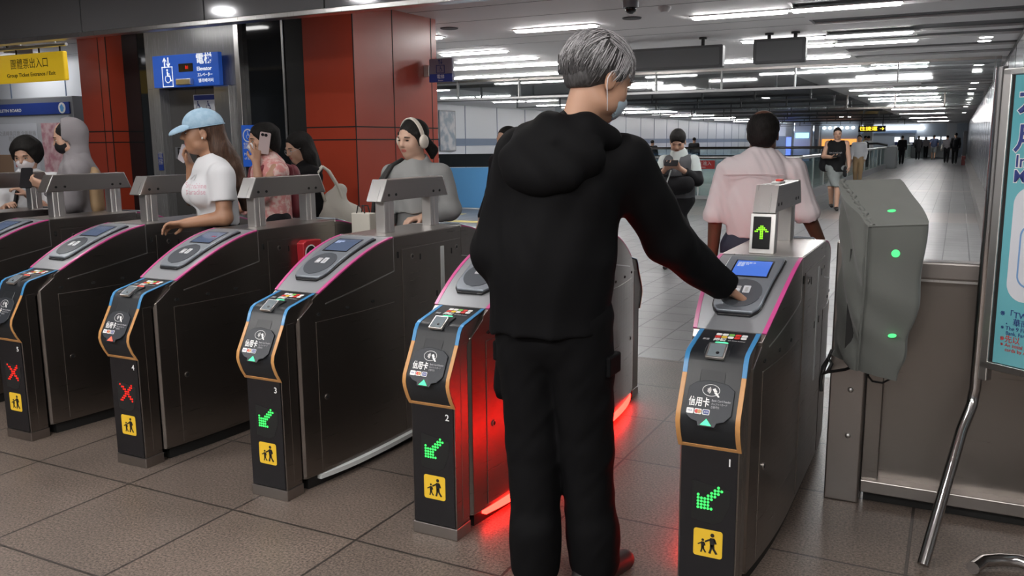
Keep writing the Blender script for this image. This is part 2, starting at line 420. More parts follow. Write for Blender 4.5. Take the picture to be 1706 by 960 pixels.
# red clad columns
def red_column(x0, x1, y0, y1, seams_x, seams_y, name):
    mb = MB(); mb.box((x0, y0, 0), (x1, y1, CZ), 'red')
    e = 0.002
    for z in (1.49, 1.605): mb.box((x0 - e, y0 - e, z - 0.006), (x1 + e, y1 + e, z + 0.006), 'seam')
    for x in seams_x: mb.box((x - 0.005, y0 - e, 0), (x + 0.005, y0 + 0.01, CZ), 'seam')
    for y in seams_y: mb.box((x1 - 0.01, y - 0.006, 0), (x1 + e, y + 0.006, CZ), 'seam')
    mb.box((x1 - 0.006, y0 - e, 0), (x1 + e, y0 + 0.006, CZ), 'seam')
    o = mb.build(name); struct(o); return o
red_column(-5.42, -4.85, 3.83, 5.22, (), (4.44, 5.12), 'wall_column')
red_column(-8.42, -7.98, 3.75, 4.9, (-8.1,), (4.3,), 'wall_column.001')
# ------------------------------------------------------------------ lamps
def strip_light(x0, x1, y, z, label, group, w=0.13, m='strip'):
    t = thing('ceiling_light', label, 'light', ((x0 + x1) / 2, y, z), group)
    h = (x1 - x0) / 2
    mb = MB(); mb.box((-h - 0.02, -w / 2 - 0.02, -0.012), (h + 0.02, w / 2 + 0.02, 0.0), 'ceil'); mb.build('housing', t)
    mb = MB(); mb.prism(rrect(-h, -w / 2, h, w / 2, 0.045), 'z', -0.028, -0.012, m); mb.build('diffuser', t)
def downlight(x, y, z, label, group, r=0.075, m='spot'):
    t = thing('downlight', label, 'light', (x, y, z), group)
    mb = MB(); mb.tube([(0, 0, 0), (0, 0, -0.012)], [r + 0.025, r + 0.02], 'ceil', 20); mb.build('trim_ring', t)
    mb = MB(); mb.cyl((0, 0, -0.014), (0, 0, 1), r, 0.004, m, 20); mb.build('lens', t)
ORD = ['first', 'second', 'third', 'fourth', 'fifth', 'sixth', 'seventh', 'eighth', 'ninth', 'tenth', 'eleventh', 'twelfth', 'thirteenth', 'fourteenth']
rows = [  # (y, spans, wording)
    (6.40, [(-2.50, -1.57), (-1.52, -0.56), (-4.52, -3.56), (-6.66, -5.52)], 'in the row nearest the viewer'),
    (8.20, [(-6.61, -5.59)], 'left of the grey-haired head'),
    (8.83, [(-2.53, -1.545), (-1.525, -0.57)], 'in the row behind the small hanging panel'),
    (9.26, [(-7.02, -5.63)], 'in the row just above the red column arrow sign'),
    (9.80, [(-1.90, -1.555), (-1.535, -0.56)], 'in the row just beyond the small hanging panel'),
    (10.35, [(-7.75, -6.76), (-6.72, -5.72), (-4.7, -3.75)], 'in the row behind the long hanging panel'),
    (11.6, [(-3.43, -2.5), (-2.47, -1.55)], 'in the row nearest the glass curtain top'),
    (12.1, [(-8.82, -7.75), (-7.7, -6.44), (-5.5, -4.5)], 'in the last row before the glass curtain'),
]
G0 = 'strip lights before the glass curtain'
for y, spans, wd in rows:
    for k, (a, b) in enumerate(sorted(spans)):
        lab = ('white strip light, %s from left %s' % (ORD[k], wd)) if len(spans) > 1 else 'lone white strip light ' + wd
        strip_light(a, b, y, CZ if b > -1.6 or True else CZ, lab, G0)
rows2 = [(13.25, [(-2.5, -1.55), (-1.38, -0.52)]), (14.2, [(-2.53, -1.545), (-1.51, -0.57)]), (21.4, [(-2.57, -1.55), (-1.54, -0.58)]), (24.3, [(-2.62, -1.61), (-1.58, -0.6)]),
         (28.6, [(-2.66, -1.62), (-1.52, -0.6)]), (32.6, [(-2.29, -1.62), (-1.6, -0.62)]), (37.5, [(-2.6, -1.6), (-1.55, -0.6)]),
         (44.7, [(-2.68, -0.72)]), (54, [(-2.68, -0.72)]), (65, [(-2.68, -0.72)])]
yl = 15.2
while yl < 74:
    rows2.append((yl, [(-12.9, -11.85), (-11.75, -10.75)] if yl < 45 else [(-13.2, -10.8)])); yl += 3.1 if yl < 40 else 5.0
G1 = 'strip lights beyond the glass curtain'
NUM = ORD + ['fifteenth', 'sixteenth', 'seventeenth', 'eighteenth', 'nineteenth', 'twentieth']
nr = nl = 0
for y, spans in rows2:
    left = spans[0][0] < -9
    for k, (a, b) in enumerate(sorted(spans)):
        half = '' if len(spans) == 1 else ('left tube of ' if k == 0 else 'right tube of ')
        lab = 'strip light, %s%s row beyond the glass curtain, %s' % (half, NUM[nl if left else nr], 'by the left wall' if left else 'over the corridor')
        strip_light(a, b, y, CZ, lab, G1, 0.075, 'strip_far')
    if left: nl += 1
    else: nr += 1
for k, (y, x) in enumerate(((9.95, .213), (10.4, .204), (14.5, .216), (16.2, .21), (19.9, .225), (22.5, .213), (24.8, .2), (29.3, .18), (36, .15), (45, .13))):
    downlight(x, y, CZ, 'round white downlight above the right corridor wall, %s counting from the viewer' % ORD[k], 'downlights along the right wall')
for k, (x, y) in enumerate(((-5.16, 23.9), (-5.73, 25.2), (-5.26, 31.2), (-5.85, 31.5), (-5.9, 37.9), (-5.84, 48.6), (-5.48, 49.0))):
    downlight(x, y, CZ, 'round white downlight in the black open ceiling, %s counting from the viewer' % ORD[k], 'downlights in the black ceiling', 0.1)
# lamps of the ticket hall over and behind the viewer (mirrored by the dark glass fascia and the steel)
for k, (x, y) in enumerate(((-6.2, 0.9), (-4.6, 0.9), (-3.0, 0.9), (-1.4, 0.9), (0.4, 0.9), (-5.4, -0.9), (-3.8, -0.9), (-2.2, -0.9), (-0.6, -0.9))):
    downlight(x, y, CZ, 'round downlight of the ticket hall, mirrored in the dark glass fascia', 'ticket hall downlights', 0.085, 'hallspot')
for k, (x, y) in enumerate(((-5.0, -2.6), (-2.2, -2.6), (0.6, -2.6), (-3.6, -4.8), (-0.6, -4.8))):
    t = thing('ceiling_light', 'long hall light above the viewer, mirrored in the steel', 'light', (x, y, CZ), 'ticket hall strip lights')
    mb = MB(); mb.box((-0.7, -0.1, -0.012), (0.7, 0.1, 0), 'ceil'); mb.build('housing', t)
    mb = MB(); mb.prism(rrect(-0.66, -0.075, 0.66, 0.075, 0.05), 'z', -0.03, -0.012, 'near'); mb.build('diffuser', t)

# ------------------------------------------------------------------ turnstiles
CX = -0.0108; HW = 0.1525; YC = 1.045
TOP = [(.18, .812), (.224, .832), (.32, .884), (.415, .930), (.535, .976), (.664, 1.008), (.735, 1.021)]
# Catmull-like smoothing by fitting a cubic through the top curve
_tc = np.polyfit([p[0] for p in TOP], [p[1] for p in TOP], 3)
def ztop(y): return float(np.polyval(_tc, y)) if y < .735 else 1.0215
def xedge(y, s):
    """side of the boat-shaped plan: narrow at the head, full width at the middle, mirrored at the far end"""
    if y > YC: return 2 * CX - xedge(2 * YC - y, -s)
    t = min(1, max(0, (y - .10) / .60)); e = 1 - (1 - t) ** 2
    return .0985 + .0435 * e if s > 0 else -(.0985 + .0645 * e)
PROFILE = [(0.0, .508), (-.022, .544), (-.036, .578), (-.040, .600), (-.035, .625), (.028, .735), (.043, .772), (.056, .791), (.074, .800), (.224, .832)]
def prof_strip(mb, x0, x1, pts, off, thick, m):
    """band following the head outline between x0 and x1"""
    P = [Vector((0, p[0], p[1])) for p in pts]; N = []
    for i in range(len(P)):
        t = (P[min(i + 1, len(P) - 1)] - P[max(i - 1, 0)]).normalized(); N.append(Vector((0, -t.z, t.y)))
    rings = []
    for p, n in zip(P, N):
        a, b = p + n * off, p + n * (off + thick)
        rings.append([(x0, a.y, a.z), (x1, a.y, a.z), (x1, b.y, b.z), (x0, b.y, b.z)])
    mb.loft(rings, m)
def curved_plate(mb, xl, xr, y0, y1, off, thick, m, n=16, nx=4):
    """plate hugging the curved top: xl(y), xr(y) give its sides"""
    rows_t, rows_b = [], []
    for i in range(n + 1):
        y = lerp(y0, y1, i / n); a, b = xl(y), xr(y)
        d = (ztop(y + .01) - ztop(y - .01)) / .02; nn = Vector((0, -d, 1)).normalized()
        rows_t.append([mb.v((lerp(a, b, k / nx), y + nn.y * (off + thick), ztop(y) + nn.z * (off + thick))) for k in range(nx + 1)])
        rows_b.append([mb.v((lerp(a, b, k / nx), y + nn.y * off, ztop(y) + nn.z * off)) for k in range(nx + 1)])
    for i in range(n):
        for k in range(nx): mb.f([rows_t[i][k], rows_t[i][k + 1], rows_t[i + 1][k + 1], rows_t[i + 1][k]], m)
        mb.f([rows_b[i][0], rows_t[i][0], rows_t[i + 1][0], rows_b[i + 1][0]], m)
        mb.f([rows_b[i][nx], rows_b[i + 1][nx], rows_t[i + 1][nx], rows_t[i][nx]], m)
    for i in (0, n):
        for k in range(nx): mb.f([rows_b[i][k], rows_b[i][k + 1], rows_t[i][k + 1], rows_t[i][k]], m)

ARROW = ["#.......", "#.....#.", "##...###", "###.###.", "######..", "#####...", "####....", "######.."]
ARROW_DL = [".....#..", "#....##.", "##..###.", "#######.", "#####...", "####....", "#####...", "######.."]
DL = [(6, 7), (5, 6), (6, 6), (7, 6), (4, 5), (5, 5), (6, 5), (3, 4), (4, 4), (5, 4), (0, 4), (0, 3), (1, 3), (2, 3), (3, 3), (4, 3), (0, 2), (1, 2), (2, 2), (3, 2), (0, 1), (1, 1), (2, 1), (3, 1), (0, 0), (1, 0), (2, 0), (3, 0), (4, 0)]
XX = [(i, i) for i in range(8)] + [(i, 7 - i) for i in range(8)] + [(i + 1, i) for i in range(7)] + [(i + 1, 7 - i) for i in range(1, 8) if i < 7]
UP = [(3, 7), (4, 7), (2, 6), (3, 6), (4, 6), (5, 6), (1, 5), (2, 5), (3, 5), (4, 5), (5, 5), (6, 5), (0, 4), (1, 4), (3, 4), (4, 4), (6, 4), (7, 4), (3, 3), (4, 3), (3, 2), (4, 2), (3, 1), (4, 1), (3, 0), (4, 0)]
def dots(mb, mx, cells, pitch, r, m, cx=3.5, cy=3.5):
    for i, j in cells: plate(mb, mx, disc(((i - cx) * pitch, (j - cy) * pitch), r, 8), 0, 0.0012, m)

def walker(mb, mx, s, ox, oy, m, child=False):
    """simple walking figure of a pictogram, height about s"""
    def P(pts): plate(mb, mx, [(ox + x * s, oy + y * s) for x, y in pts], 0.0008, 0.0016, m)
    P(disc((.0, .90), .095, 14))
    P([(-.11, .76), (.10, .77), (.13, .60), (.10, .40), (-.10, .40), (-.12, .60)])
    P([(-.10, .43), (.10, .43), (.12, .25), (.27, .03), (.17, -.02), (.03, .20)])
    P([(-.10, .43), (.05, .43), (.0, .22), (-.06, -.02), (-.17, -.0), (-.10, .22)])
    P([(-.06, .74), (-.11, .62), (-.32, .50), (-.36, .57), (-.18, .68)])
    P([(.06, .76), (.14, .72), (.21, .52), (.15, .48), (.08, .62)])

HEADX = .0985
def front_end(root, rear, num, state, ids):
    """everything on one end of a turnstile; rear = mirrored end facing the concourse"""
    xf = None
    if rear: xf = Matrix(((-1, 0, 0, 2 * CX), (0, -1, 0, 2 * YC), (0, 0, 1, 0), (0, 0, 0, 1)))
    # plinth + pillar
    mb = MB(xf); mb.box((-.0965, -.003, 0), (.0965, .098, .046), 'steel'); mb.build('plinth', root, 0.003)
    mb = MB(xf)
    body = [(.001, .046), (.001, .508), (-.020, .545), (-.034, .578), (-.038, .600), (-.033, .625), (.030, .735), (.045, .771), (.058, .789), (.076, .798), (.224, .829), (.224, .80), (.112, .735), (.095, .72), (.095, .046)]
    mb.prism(body, 'x', -.0937, .0937, 'steel_dark')
    pil = mb.build('pillar', root, 0.003)
    for s in (-1, 1):
        mb = MB(xf); mb.box((s * .094 - .0012, .045, .07), (s * .094 + .0012, .093, .735), 'steel_dark'); mb.build('side_strip', pil, 0.001)
    mb = MB(xf); mb.box((-.088, -.004, .05), (.088, .002, .508), 'black'); fp = mb.build('face_panel', root, 0.0015)
    mb = MB(xf); prof_strip(mb, -HEADX, HEADX, PROFILE, -.004, .006, 'cap'); mb.build('head_cover', root, 0.0015, smooth=40)
    for s in (-1, 1):
        a, b = sorted((s * .0845, s * .0995))
        mb = MB(xf); prof_strip(mb, a, b, PROFILE[5:], .001, .003, 'blue'); mb.build('blue_edge', root, 0.0008, smooth=40)
        mb = MB(xf); prof_strip(mb, a, b, PROFILE[:6], .001, .003, 'orange'); mb.build('orange_edge', root, 0.0008, smooth=40)
    mb = MB(xf); prof_strip(mb, -.0845, .0845, [(0, .508), (-.007, .520)], .001, .003, 'orange'); mb.build('orange_edge', root, 0.0008, smooth=40)
    # upper reader module: curved housing with pink edges, bezel, screen, pad
    mb = MB(xf); rings = []
    N = 22
    for i in range(N + 1):
        y = lerp(.19, .735, i / N); zl = lerp(.776, .864, i / N); zt = ztop(y) - .001
        rings.append([(xedge(y, -1), y, zl), (xedge(y, 1), y, zl), (xedge(y, 1), y, max(zt, zl + .01)), (xedge(y, -1), y, max(zt, zl + .01))])
    mb.loft(rings, 'steel_dark')
    hous = mb.build('reader_housing', root, 0.0015)
    mb = MB(xf); curved_plate(mb, lambda y: xedge(y, -1) + .013, lambda y: xedge(y, 1) - .013, .226, .730, -.004, .0055, 'alu_paint', 20); mb.build('top_skin', root, smooth=40)
    mb = MB(xf); curved_plate(mb, lambda y: xedge(y, -1) - .001, lambda y: xedge(y, -1) + .013, .226, .733, -.003, .006, 'pink', 20, 1); mb.build('pink_edge', root, smooth=40)
    mb = MB(xf); curved_plate(mb, lambda y: xedge(y, 1) - .013, lambda y: xedge(y, 1) + .001, .226, .733, -.003, .006, 'pink', 20, 1); mb.build('pink_edge', root, smooth=40)
    def bez(y):     # half width of the bezel, rounded shield shape
        t = (y - .30) / .36
        w = lerp(.078, .098, min(1, t * 1.3))
        if t < .14: w *= math.sqrt(max(0.0, 1 - ((.14 - t) / .14) ** 2)) * .35 + .65
        return w
    mb = MB(xf); curved_plate(mb, lambda y: CX * .5 - bez(y) - .004, lambda y: CX * .5 + bez(y) + .004, .292, .668, .0, .010, 'black', 18, 4); mb.build('bezel_gasket', root, 0.002, smooth=40)
    mb = MB(xf); curved_plate(mb, lambda y: CX * .5 - bez(y), lambda y: CX * .5 + bez(y), .302, .662, .009, .009, 'silver', 18, 4); bz = mb.build('bezel', root, 0.004, smooth=40)
    sm = 'screen_on' if (num == 1 and not rear) else 'screen'
    mb = MB(xf); curved_plate(mb, lambda y: -.072, lambda y: .064, .492, .622, .0175, .0016, 'black', 8, 2); mb.build('screen_frame', bz)
    mb = MB(xf); curved_plate(mb, lambda y: -.066, lambda y: .058, .500, .615, .0180, .0018, sm, 8, 2); mb.build('screen', bz)
    cyp, ry, rx = .398, .078, .070
    mb = MB(xf); curved_plate(mb, lambda y: CX * .5 - rx * math.sqrt(max(0.0004, 1 - ((y - cyp) / ry) ** 2)), lambda y: CX * .5 + rx * math.sqrt(max(0.0004, 1 - ((y - cyp) / ry) ** 2)), cyp - ry, cyp + ry, .017, .0035, 'pad', 20, 6); mb.build('card_pad', bz, smooth=40)
    if not rear:
        y = .40; d = (ztop(y + .01) - ztop(y - .01)) / .02
        mx = frame((CX * .5, y, ztop(y) + .0235), (1, 0, 0), (0, 1, d))
        mb = MB(); plate(mb, mx, rrect(-.030, -.018, -.004, .022, .004), 0, .001, 'greyprint'); plate(mb, mx, disc((-.014, -.004), .009), .001, .002, 'padicon')
        plate(mb, mx, rrect(.004, -.018, .028, .026, .004), 0, .001, 'padicon'); plate(mb, mx, rrect(.011, -.010, .021, .016, .002), .001, .002, 'greyprint'); mb.build('pad_icon', bz)
        y = .575; d = (ztop(y + .01) - ztop(y - .01)) / .02
        mx = frame((-.060, y, ztop(y) + .0212), (1, 0, 0), (0, 1, d))
        if num == 1: text('請感應票卡\n餘額 35\n謝謝', .0125, mx, 'lcdtext', bz, 'screen_text', space=1.0)
        elif num == 4: text('停止', .016, mx @ Matrix.Translation((.07, -.02, 0)), 'lcdred', bz, 'screen_text'); 
        if num in (2, 3): text('請感應\n票卡', .014, mx, 'lcdtext', bz, 'screen_text')
    # bright seam across the top
    mb = MB(xf); mb.box((CX - HW - .001, .733, 1.012), (CX + HW + .001, .741, 1.0245), 'steel_bright'); mb.build('top_seam', root)
    if rear: return
    # ---- front face furniture
    red = state == 'x'
    up = frame((0, -.035, .625), (1, 0, 0), (0, .063, .11))        # sloping head face; y runs up the slope, z points out
    L = math.hypot(.063, .11)
    ctr = up @ Matrix.Translation((0, .048, .003))
    mb = MB(); oct_ = [(-.070, -.052), (-.050, -.068), (-.030, -.073), (-.026, -.086), (.026, -.086), (.030, -.073), (.052, -.066), (.071, -.045), (.071, .034), (.048, .052), (-.010, .060), (-.048, .052), (-.070, .034)]
    plate(mb, ctr, oct_, 0, .005, 'cap2'); pan = mb.build('card_reader', root, 0.0015)
    f2 = ctr @ Matrix.Translation((0, 0, .0052))
    text('信用卡', .031, f2 @ Matrix.Translation((-.064, -.013, 0)), 'white', pan, 'lettering', width=.064, bold=.0006)
    text('Bank Card Reader', .0095, f2 @ Matrix.Translation((.006, -.003, 0)), 'greyprint', pan, 'lettering', width=.058)
    text('クレジットカード', .0085, f2 @ Matrix.Translation((.006, -.014, 0)), 'greyprint', pan, 'lettering', width=.048)
    text('신용카드', .0085, f2 @ Matrix.Translation((.006, -.024, 0)), 'greyprint', pan, 'lettering', width=.026)
    mb = MB()
    E = disc((0, .028), .027, 26, .019); I = disc((0, .028), .0255, 26, .0175)
    Ev = [[mb.v(tuple(f2 @ Vector((p[0], p[1], .0008)))) for p in q] for q in (E, I)]
    for i in range(26): mb.f([Ev[0][i], Ev[0][(i + 1) % 26], Ev[1][(i + 1) % 26], Ev[1][i]], 'white')
    for k, r in enumerate((.006, .010, .014)):
        pts = [(-.016 + r * math.cos(a), .028 + r * math.sin(a)) for a in np.linspace(-.7, .7, 7)]; w = .0011
        A = [mb.v(tuple(f2 @ Vector((x, y, .0008)))) for x, y in pts]
        B = [mb.v(tuple(f2 @ Vector((-.016 + (r + 2 * w) * math.cos(a), .028 + (r + 2 * w) * math.sin(a), .0008)))) for a in np.linspace(-.7, .7, 7)]
        for i in range(6): mb.f([A[i], A[i + 1], B[i + 1], B[i]], 'white')
    plate(mb, f2, [(.004, .032), (.012, .036), (.019, .026), (.011, .022)], .0004, .0009, 'white')
    plate(mb, f2, [(.010, .021), (.018, .024), (.028, .010), (.024, .008)], .0004, .0009, 'white')
    mb.build('contactless_symbol', pan)
    mb = MB()
    for k in range(3): plate(mb, f2, rrect(-.066 + .0245 * k, -.050, -.066 + .0245 * k + .022, -.033, .003), 0, .0008, 'white')
    plate(mb, f2, disc((-.0345, -.0415), .0062), .0008, .0012, 'redprint'); plate(mb, f2, disc((-.0265, -.0415), .0062), .0009, .0014, 'orange')
    plate(mb, f2, rrect(-.0145, -.048, .003, -.035, .002), .0008, .0012, 'navyprint')
    mb.build('payment_logo', pan)
    text('VISA', .0075, f2 @ Matrix.Translation((-.0555, -.0415, .0009)), 'navyprint', pan, 'lettering', 'CENTER', width=.015)
    text('JCB', .0075, f2 @ Matrix.Translation((-.0057, -.0415, .0013)), 'white', pan, 'lettering', 'CENTER', width=.012)
    mb = MB(); plate(mb, f2, [(-.018, -.082), (.016, -.082), (-.001, -.062)], 0, .0025, 'redled2' if red else 'greenled2'); mb.build('arrow_light', pan)
    # scanner window astride the bend
    mb = MB(); mb.prism([(.004, .700), (.046, .775), (.060, .797), (.078, .809), (.120, .818), (.120, .80), (.05, .76)], 'x', -.042, .036, 'cap')
    sw = mb.build('scanner', root, 0.002)
    sc = frame((-.003, .052, .797), (1, 0, 0), (0, .058, .026))
    sc = frame((-.003, .0645, .806), (1, 0, 0), (0, .05, .030))
    mb = MB(); plate(mb, sc, rrect(-.029, -.036, .029, .030, .003), -.006, .004, 'alu'); mb.build('window_frame', sw, 0.001)
    mb = MB(); plate(mb, sc, rrect(-.024, -.031, .024, .025, .002), .004, .0052, 'scan'); mb.build('window_glass', sw)
    mb = MB(); plate(mb, sc, disc((.006, -.016), .0055), .005, .0062, 'black'); mb.build('lens', sw)
    # flat top of the head: indicator lamp, lettering and the grid of card badges
    tp = frame((0, .149, .8195), (1, 0, 0), (0, .15, .031))
    mb = MB(); plate(mb, tp, rrect(-.024, -.034, .018, -.019, .007), 0, .003, 'redled2' if red else 'greenled2'); mb.build('indicator', root)
    text('掃碼', .022, tp @ Matrix.Translation((-.036, .001, .0012)), 'white', root, 'lettering', width=.040, bold=.0005)
    text('票證', .014, tp @ Matrix.Translation((-.070, -.001, .0012)), 'greyprint', root, 'lettering', width=.021)
    text('QR Code Scanner', .008, tp @ Matrix.Translation((.010, .0, .0012)), 'greyprint', root, 'lettering', width=.055)
    mb = MB(); cols = ['white', 'white', 'greenprint', 'redprint', 'white', 'redprint', 'yelprint', 'white', 'redprint', 'white']
    for k in range(10):
        i, j = k % 5, k // 5
        plate(mb, tp, rrect(-.036 + .0205 * i, .036 - .019 * j, -.036 + .0205 * i + .018, .036 - .019 * j + .015, .004), .0005, .0016, cols[k])
    mb.build('card_badge', root)
    # lower face: number, LED window, pictogram plate
    fr = frame((0, -.0043, 0), (1, 0, 0), (0, 0, 1))
    if num: text(str(num), .034, fr @ Matrix.Translation((.064, .470, .0002)), 'white', fp, 'number', 'CENTER', bold=.0004)
    mb = MB(); mb.poly([tuple(fr @ Vector((x, y, .0004))) for x, y in ((-.050, .270), (.020, .262), (.045, .275), (.068, .33), (.070, .38), (-.050, .40))], 'hole'); mb.build('display_window', fp)
    mb = MB(); mx = fr @ Matrix.Translation((.006, .348, .0006))
    if num: dots(mb, mx, XX if red else DL, .0105, .0044, 'ledr' if red else 'ledg'); mb.build('led_cross' if red else 'led_arrow', fp)
    mb = MB(); mx = fr @ Matrix.Translation((.004, .195, .0))
    plate(mb, mx, rrect(-.046, -.046, .046, .046, .009), .0, .0008, 'yellow'); pl = mb.build('pictogram_plate', fp)
    mb = MB(); walker(mb, mx, .068, .014, -.032, 'blackprint'); walker(mb, mx, .046, -.016, -.032, 'blackprint'); mb.build('pictogram', pl)

def turnstile(x, num, state, label, bars=(None, None), flap=False):
    root = thing('turnstile', label, 'ticket gate', (x, 0, 0), 'ticket gates in the row')
    # cabinet: boat-shaped plan, sloping shoulders under the two reader modules, taller middle
    def cabtop(y):
        y = min(y, 2 * YC - y); return interp(y, [(.108, .740), (.118, .748), (.216, .822), (.262, .788), (.735, .864)])
    mb = MB(); rings = []
    for y in [.106, .116, .14, .18, .216, .262] + [.262 + .0788 * k for k in range(1, 7)] + [YC]: rings.append(y)
    ys_ = rings + [2 * YC - y for y in rings[:-1][::-1]]; rings = []
    for y in ys_:
        ins = .012 if min(y, 2 * YC - y) < .11 else 0
        xl, xr, zt = xedge(y, -1) + ins, xedge(y, 1) - ins, cabtop(y); rings.append([(xl, y, .055), (xr, y, .055), (xr, y, zt), (xl, y, zt)])
    mb.loft(rings, 'steel_dark')
    cab = mb.build('cabinet', root, 0.002, smooth=30)
    mb = MB(); mb.box((CX - HW, .737, .855), (CX + HW, 2 * YC - .737, 1.0205), 'steel_dark'); mb.build('top_box', root, 0.002)
    mb = MB(); mb.prism([(xedge(y, 1) - .018, y) for y in np.linspace(.14, 2 * YC - .14, 16)] + [(xedge(y, -1) + .018, y) for y in np.linspace(2 * YC - .14, .14, 16)], 'z', 0, .06, 'rubber'); mb.build('kick_plinth', root)
    mb = MB(); mb.box((CX - HW + .004, .742, 1.020), (CX + HW - .004, 2 * YC - .742, 1.0225), 'steel'); mb.build('top_plate', root)
    front_end(root, False, num, state, None)
    front_end(root, True, num, state, None)
    # doors, locks, slots on both sides
    for s in (-1, 1):
        xs = CX + s * HW
        def slab(y0, y1, z0, z1, t, m, name, par=cab, n=8, bev=.001):
            mb = MB(); rings = []
            for k in range(n + 1):
                y = lerp(y0, y1, k / n); x = xedge(y, s); zb = lerp(z0[0], z0[1], k / n); zt = lerp(z1[0], z1[1], k / n)
                rings.append([(x - s * .003, y, zb), (x + s * t, y, zb), (x + s * t, y, zt), (x - s * .003, y, zt)])
            mb.loft(rings, m); return mb.build(name, par, bev)
        def lock(y, z, par):
            mb = MB(); x = xedge(y, s); mb.cyl((x, y, z), (s, 0, 0), .013, .006, 'steel', 16); mb.cyl((x, y, z), (s, 0, 0), .008, .0068, 'rubber', 12); mb.build('lock', par)
        lock(.245, .385, slab(.203, .728, (.070, .070), (.717, .717), .003, 'steel_dark', 'door'))
        lock(2 * YC - .245, .385, slab(1.362, 2 * YC - .203, (.070, .070), (.717, .717), .003, 'steel_dark', 'door'))
        d = slab(.802, 1.345, (.075, .075), (.957, .957), .003, 'steel_dark', 'door')
        lock(.885, .915, d); lock(1.30, .915, d)
        for yk, zk in ((.222, .748), (.394, .748), (.565, .748)):
            for yy in (yk, 2 * YC - yk):
                mb = MB(); x = xedge(yy, s); mb.prism(disc((yy, zk), .012, 12, .007), 'x', *sorted((x - s * .002, x + s * .002)), 'hole'); mb.build('sensor_hole', cab)
        for yk, zk in ((.768, .935), (.955, .905), (1.25, .90), (1.10, .70), (1.23, .70)):
            mb = MB(); mb.prism(rrect(yk - .005, zk - .015, yk + .005, zk + .015, .004), 'x', *sorted((xs, xs + s * .0042)), 'hole'); mb.build('sensor_hole', cab)
        mb = MB(); mb.prism(rrect(1.142, .45, 1.176, .935, .004), 'x', *sorted((xs, xs + s * .0042)), 'whitebar'); mb.build('flap_slot', cab)
        # thin bright lines round the upper module
        slab(.262, .735, (.784, .861), (.789, .866), .0016, 'steel_bright', 'edge_line', bev=0)
        slab(2 * YC - .735, 2 * YC - .262, (.861, .784), (.866, .789), .0016, 'steel_bright', 'edge_line', bev=0)
        mb = MB(); mb.box((min(xs, xs + s * .0016), .733, .862), (max(xs, xs + s * .0016), .737, 1.018), 'steel_bright'); mb.build('edge_line', cab)
        # light bar along the foot
        b = bars[0 if s < 0 else 1]
        if b:
            rings = []
            for y in np.linspace(.19, 2 * YC - .19, 25):
                e = min(1, min(y - .19, 2 * YC - .19 - y) / .25); px = xedge(y, s) + s * (.002 + .016 * (1 - (1 - e) ** 2))
                rings.append([(px - s * .03, y, .032), (px, y, .032), (px, y, .052), (px - s * .03, y, .058)])
            mb = MB(); mb.loft(rings, 'redbar' if b == 'red' else 'whitebar'); mb.build('light_bar', root)
    # sensor bar on two posts
    bx = -.0207
    mb = MB(); mb.prism([(.818, 1.176), (.874, 1.279), (1.377, 1.279), (1.427, 1.176)], 'x', bx - .0415, bx + .0415, 'steel')
    bar = mb.build('sensor_bar', root, 0.004)
    for yb, zb, yt, zt, e in ((.818, 1.176, .874, 1.279, -1), (1.427, 1.176, 1.377, 1.279, 1)):
        mx = frame((bx, yb, zb), (1, 0, 0) if e < 0 else (-1, 0, 0), (0, yt - yb, zt - zb)); Lc = math.hypot(yt - yb, zt - zb)
        mb = MB(); plate(mb, mx, rrect(-.0425, .0, .0425, Lc, .004), -.002, .004, 'steel_bright'); mb.build('end_cap', bar, 0.001)
    for yk in (.885, .945, 1.285, 1.345):
        for s in (-1, 1): mb = MB(); mb.prism(disc((yk, 1.205), .009, 12, .007), 'x', *sorted((bx + s * .041, bx + s * .0425)), 'hole'); mb.build('sensor_hole', bar)
    for yp in (.905, 1.315):
        mb = MB()
        o = [(-.026, -.040), (.026, -.040), (.030, -.034), (.030, -.024), (.026, -.020), (.026, -.006), (.030, -.002), (.030, .034), (.026, .040), (-.026, .040), (-.030, .034), (-.030, -.002), (-.026, -.006), (-.026, -.020), (-.030, -.024), (-.030, -.034)]
        mb.prism([(bx + a, yp + b) for a, b in o], 'z', 1.0225, 1.178, 'alu'); mb.build('post', root, 0.0015)
    if num == 1:
        mb = MB(); mb.prism([(.790, 1.0225), (.812, 1.174), (.85, 1.174), (.85, 1.0225)], 'x', bx - .047, bx + .047, 'alu'); dm = mb.build('direction_display', root, 0.002)
        mx = frame((bx, .790, 1.0225), (1, 0, 0), (0, .022, .1515))
        mb = MB(); plate(mb, mx, rrect(-.036, .018, .030, .142, .002), .001, .003, 'black'); mb.build('display_window', dm)
        mb = MB(); dots(mb, mx @ Matrix.Translation((-.003, .082, .0032)), UP, .0066, .0029, 'ledlime'); mb.build('led_arrow', dm)
        mb = MB(); mb.prism(rrect(bx - .01, .99, bx + .024, 1.12, .012), 'z', 1.279, 1.288, 'white'); mb.prism(rrect(bx - .002, 1.03, bx + .022, 1.09, .008), 'z', 1.288, 1.296, 'redprint'); mb.build('status_lamp', bar, 0.002)
    if flap:
        xs = CX + HW
        mb = MB(); mb.prism([(1.02, .70), (1.02, .925), (1.05, .94), (1.17, .935), (1.17, .70)], 'x', xs + .0, xs + .05, 'flapred'); fl = mb.build('flap_door', root, 0.006)
        mx = frame((xs + .052, 1.075, .84), (0, 1, 0), (0, 0, 1)); 
        mx2 = frame((xs + .025, 1.018, .85), (1, 0, 0), (0, 0, 1))
        mb = MB(); plate(mb, mx, rrect(-.048, -.09, .048, .075, .047), 0, .001, 'white'); plate(mb, mx, disc((0, .030), .038, 22), .001, .002, 'blackprint'); mb.build('emblem', fl)
        text('NO\nENTRY', .017, mx @ Matrix.Translation((0, .030, .0022)), 'white', fl, 'lettering', 'CENTER', space=.8)
    return root
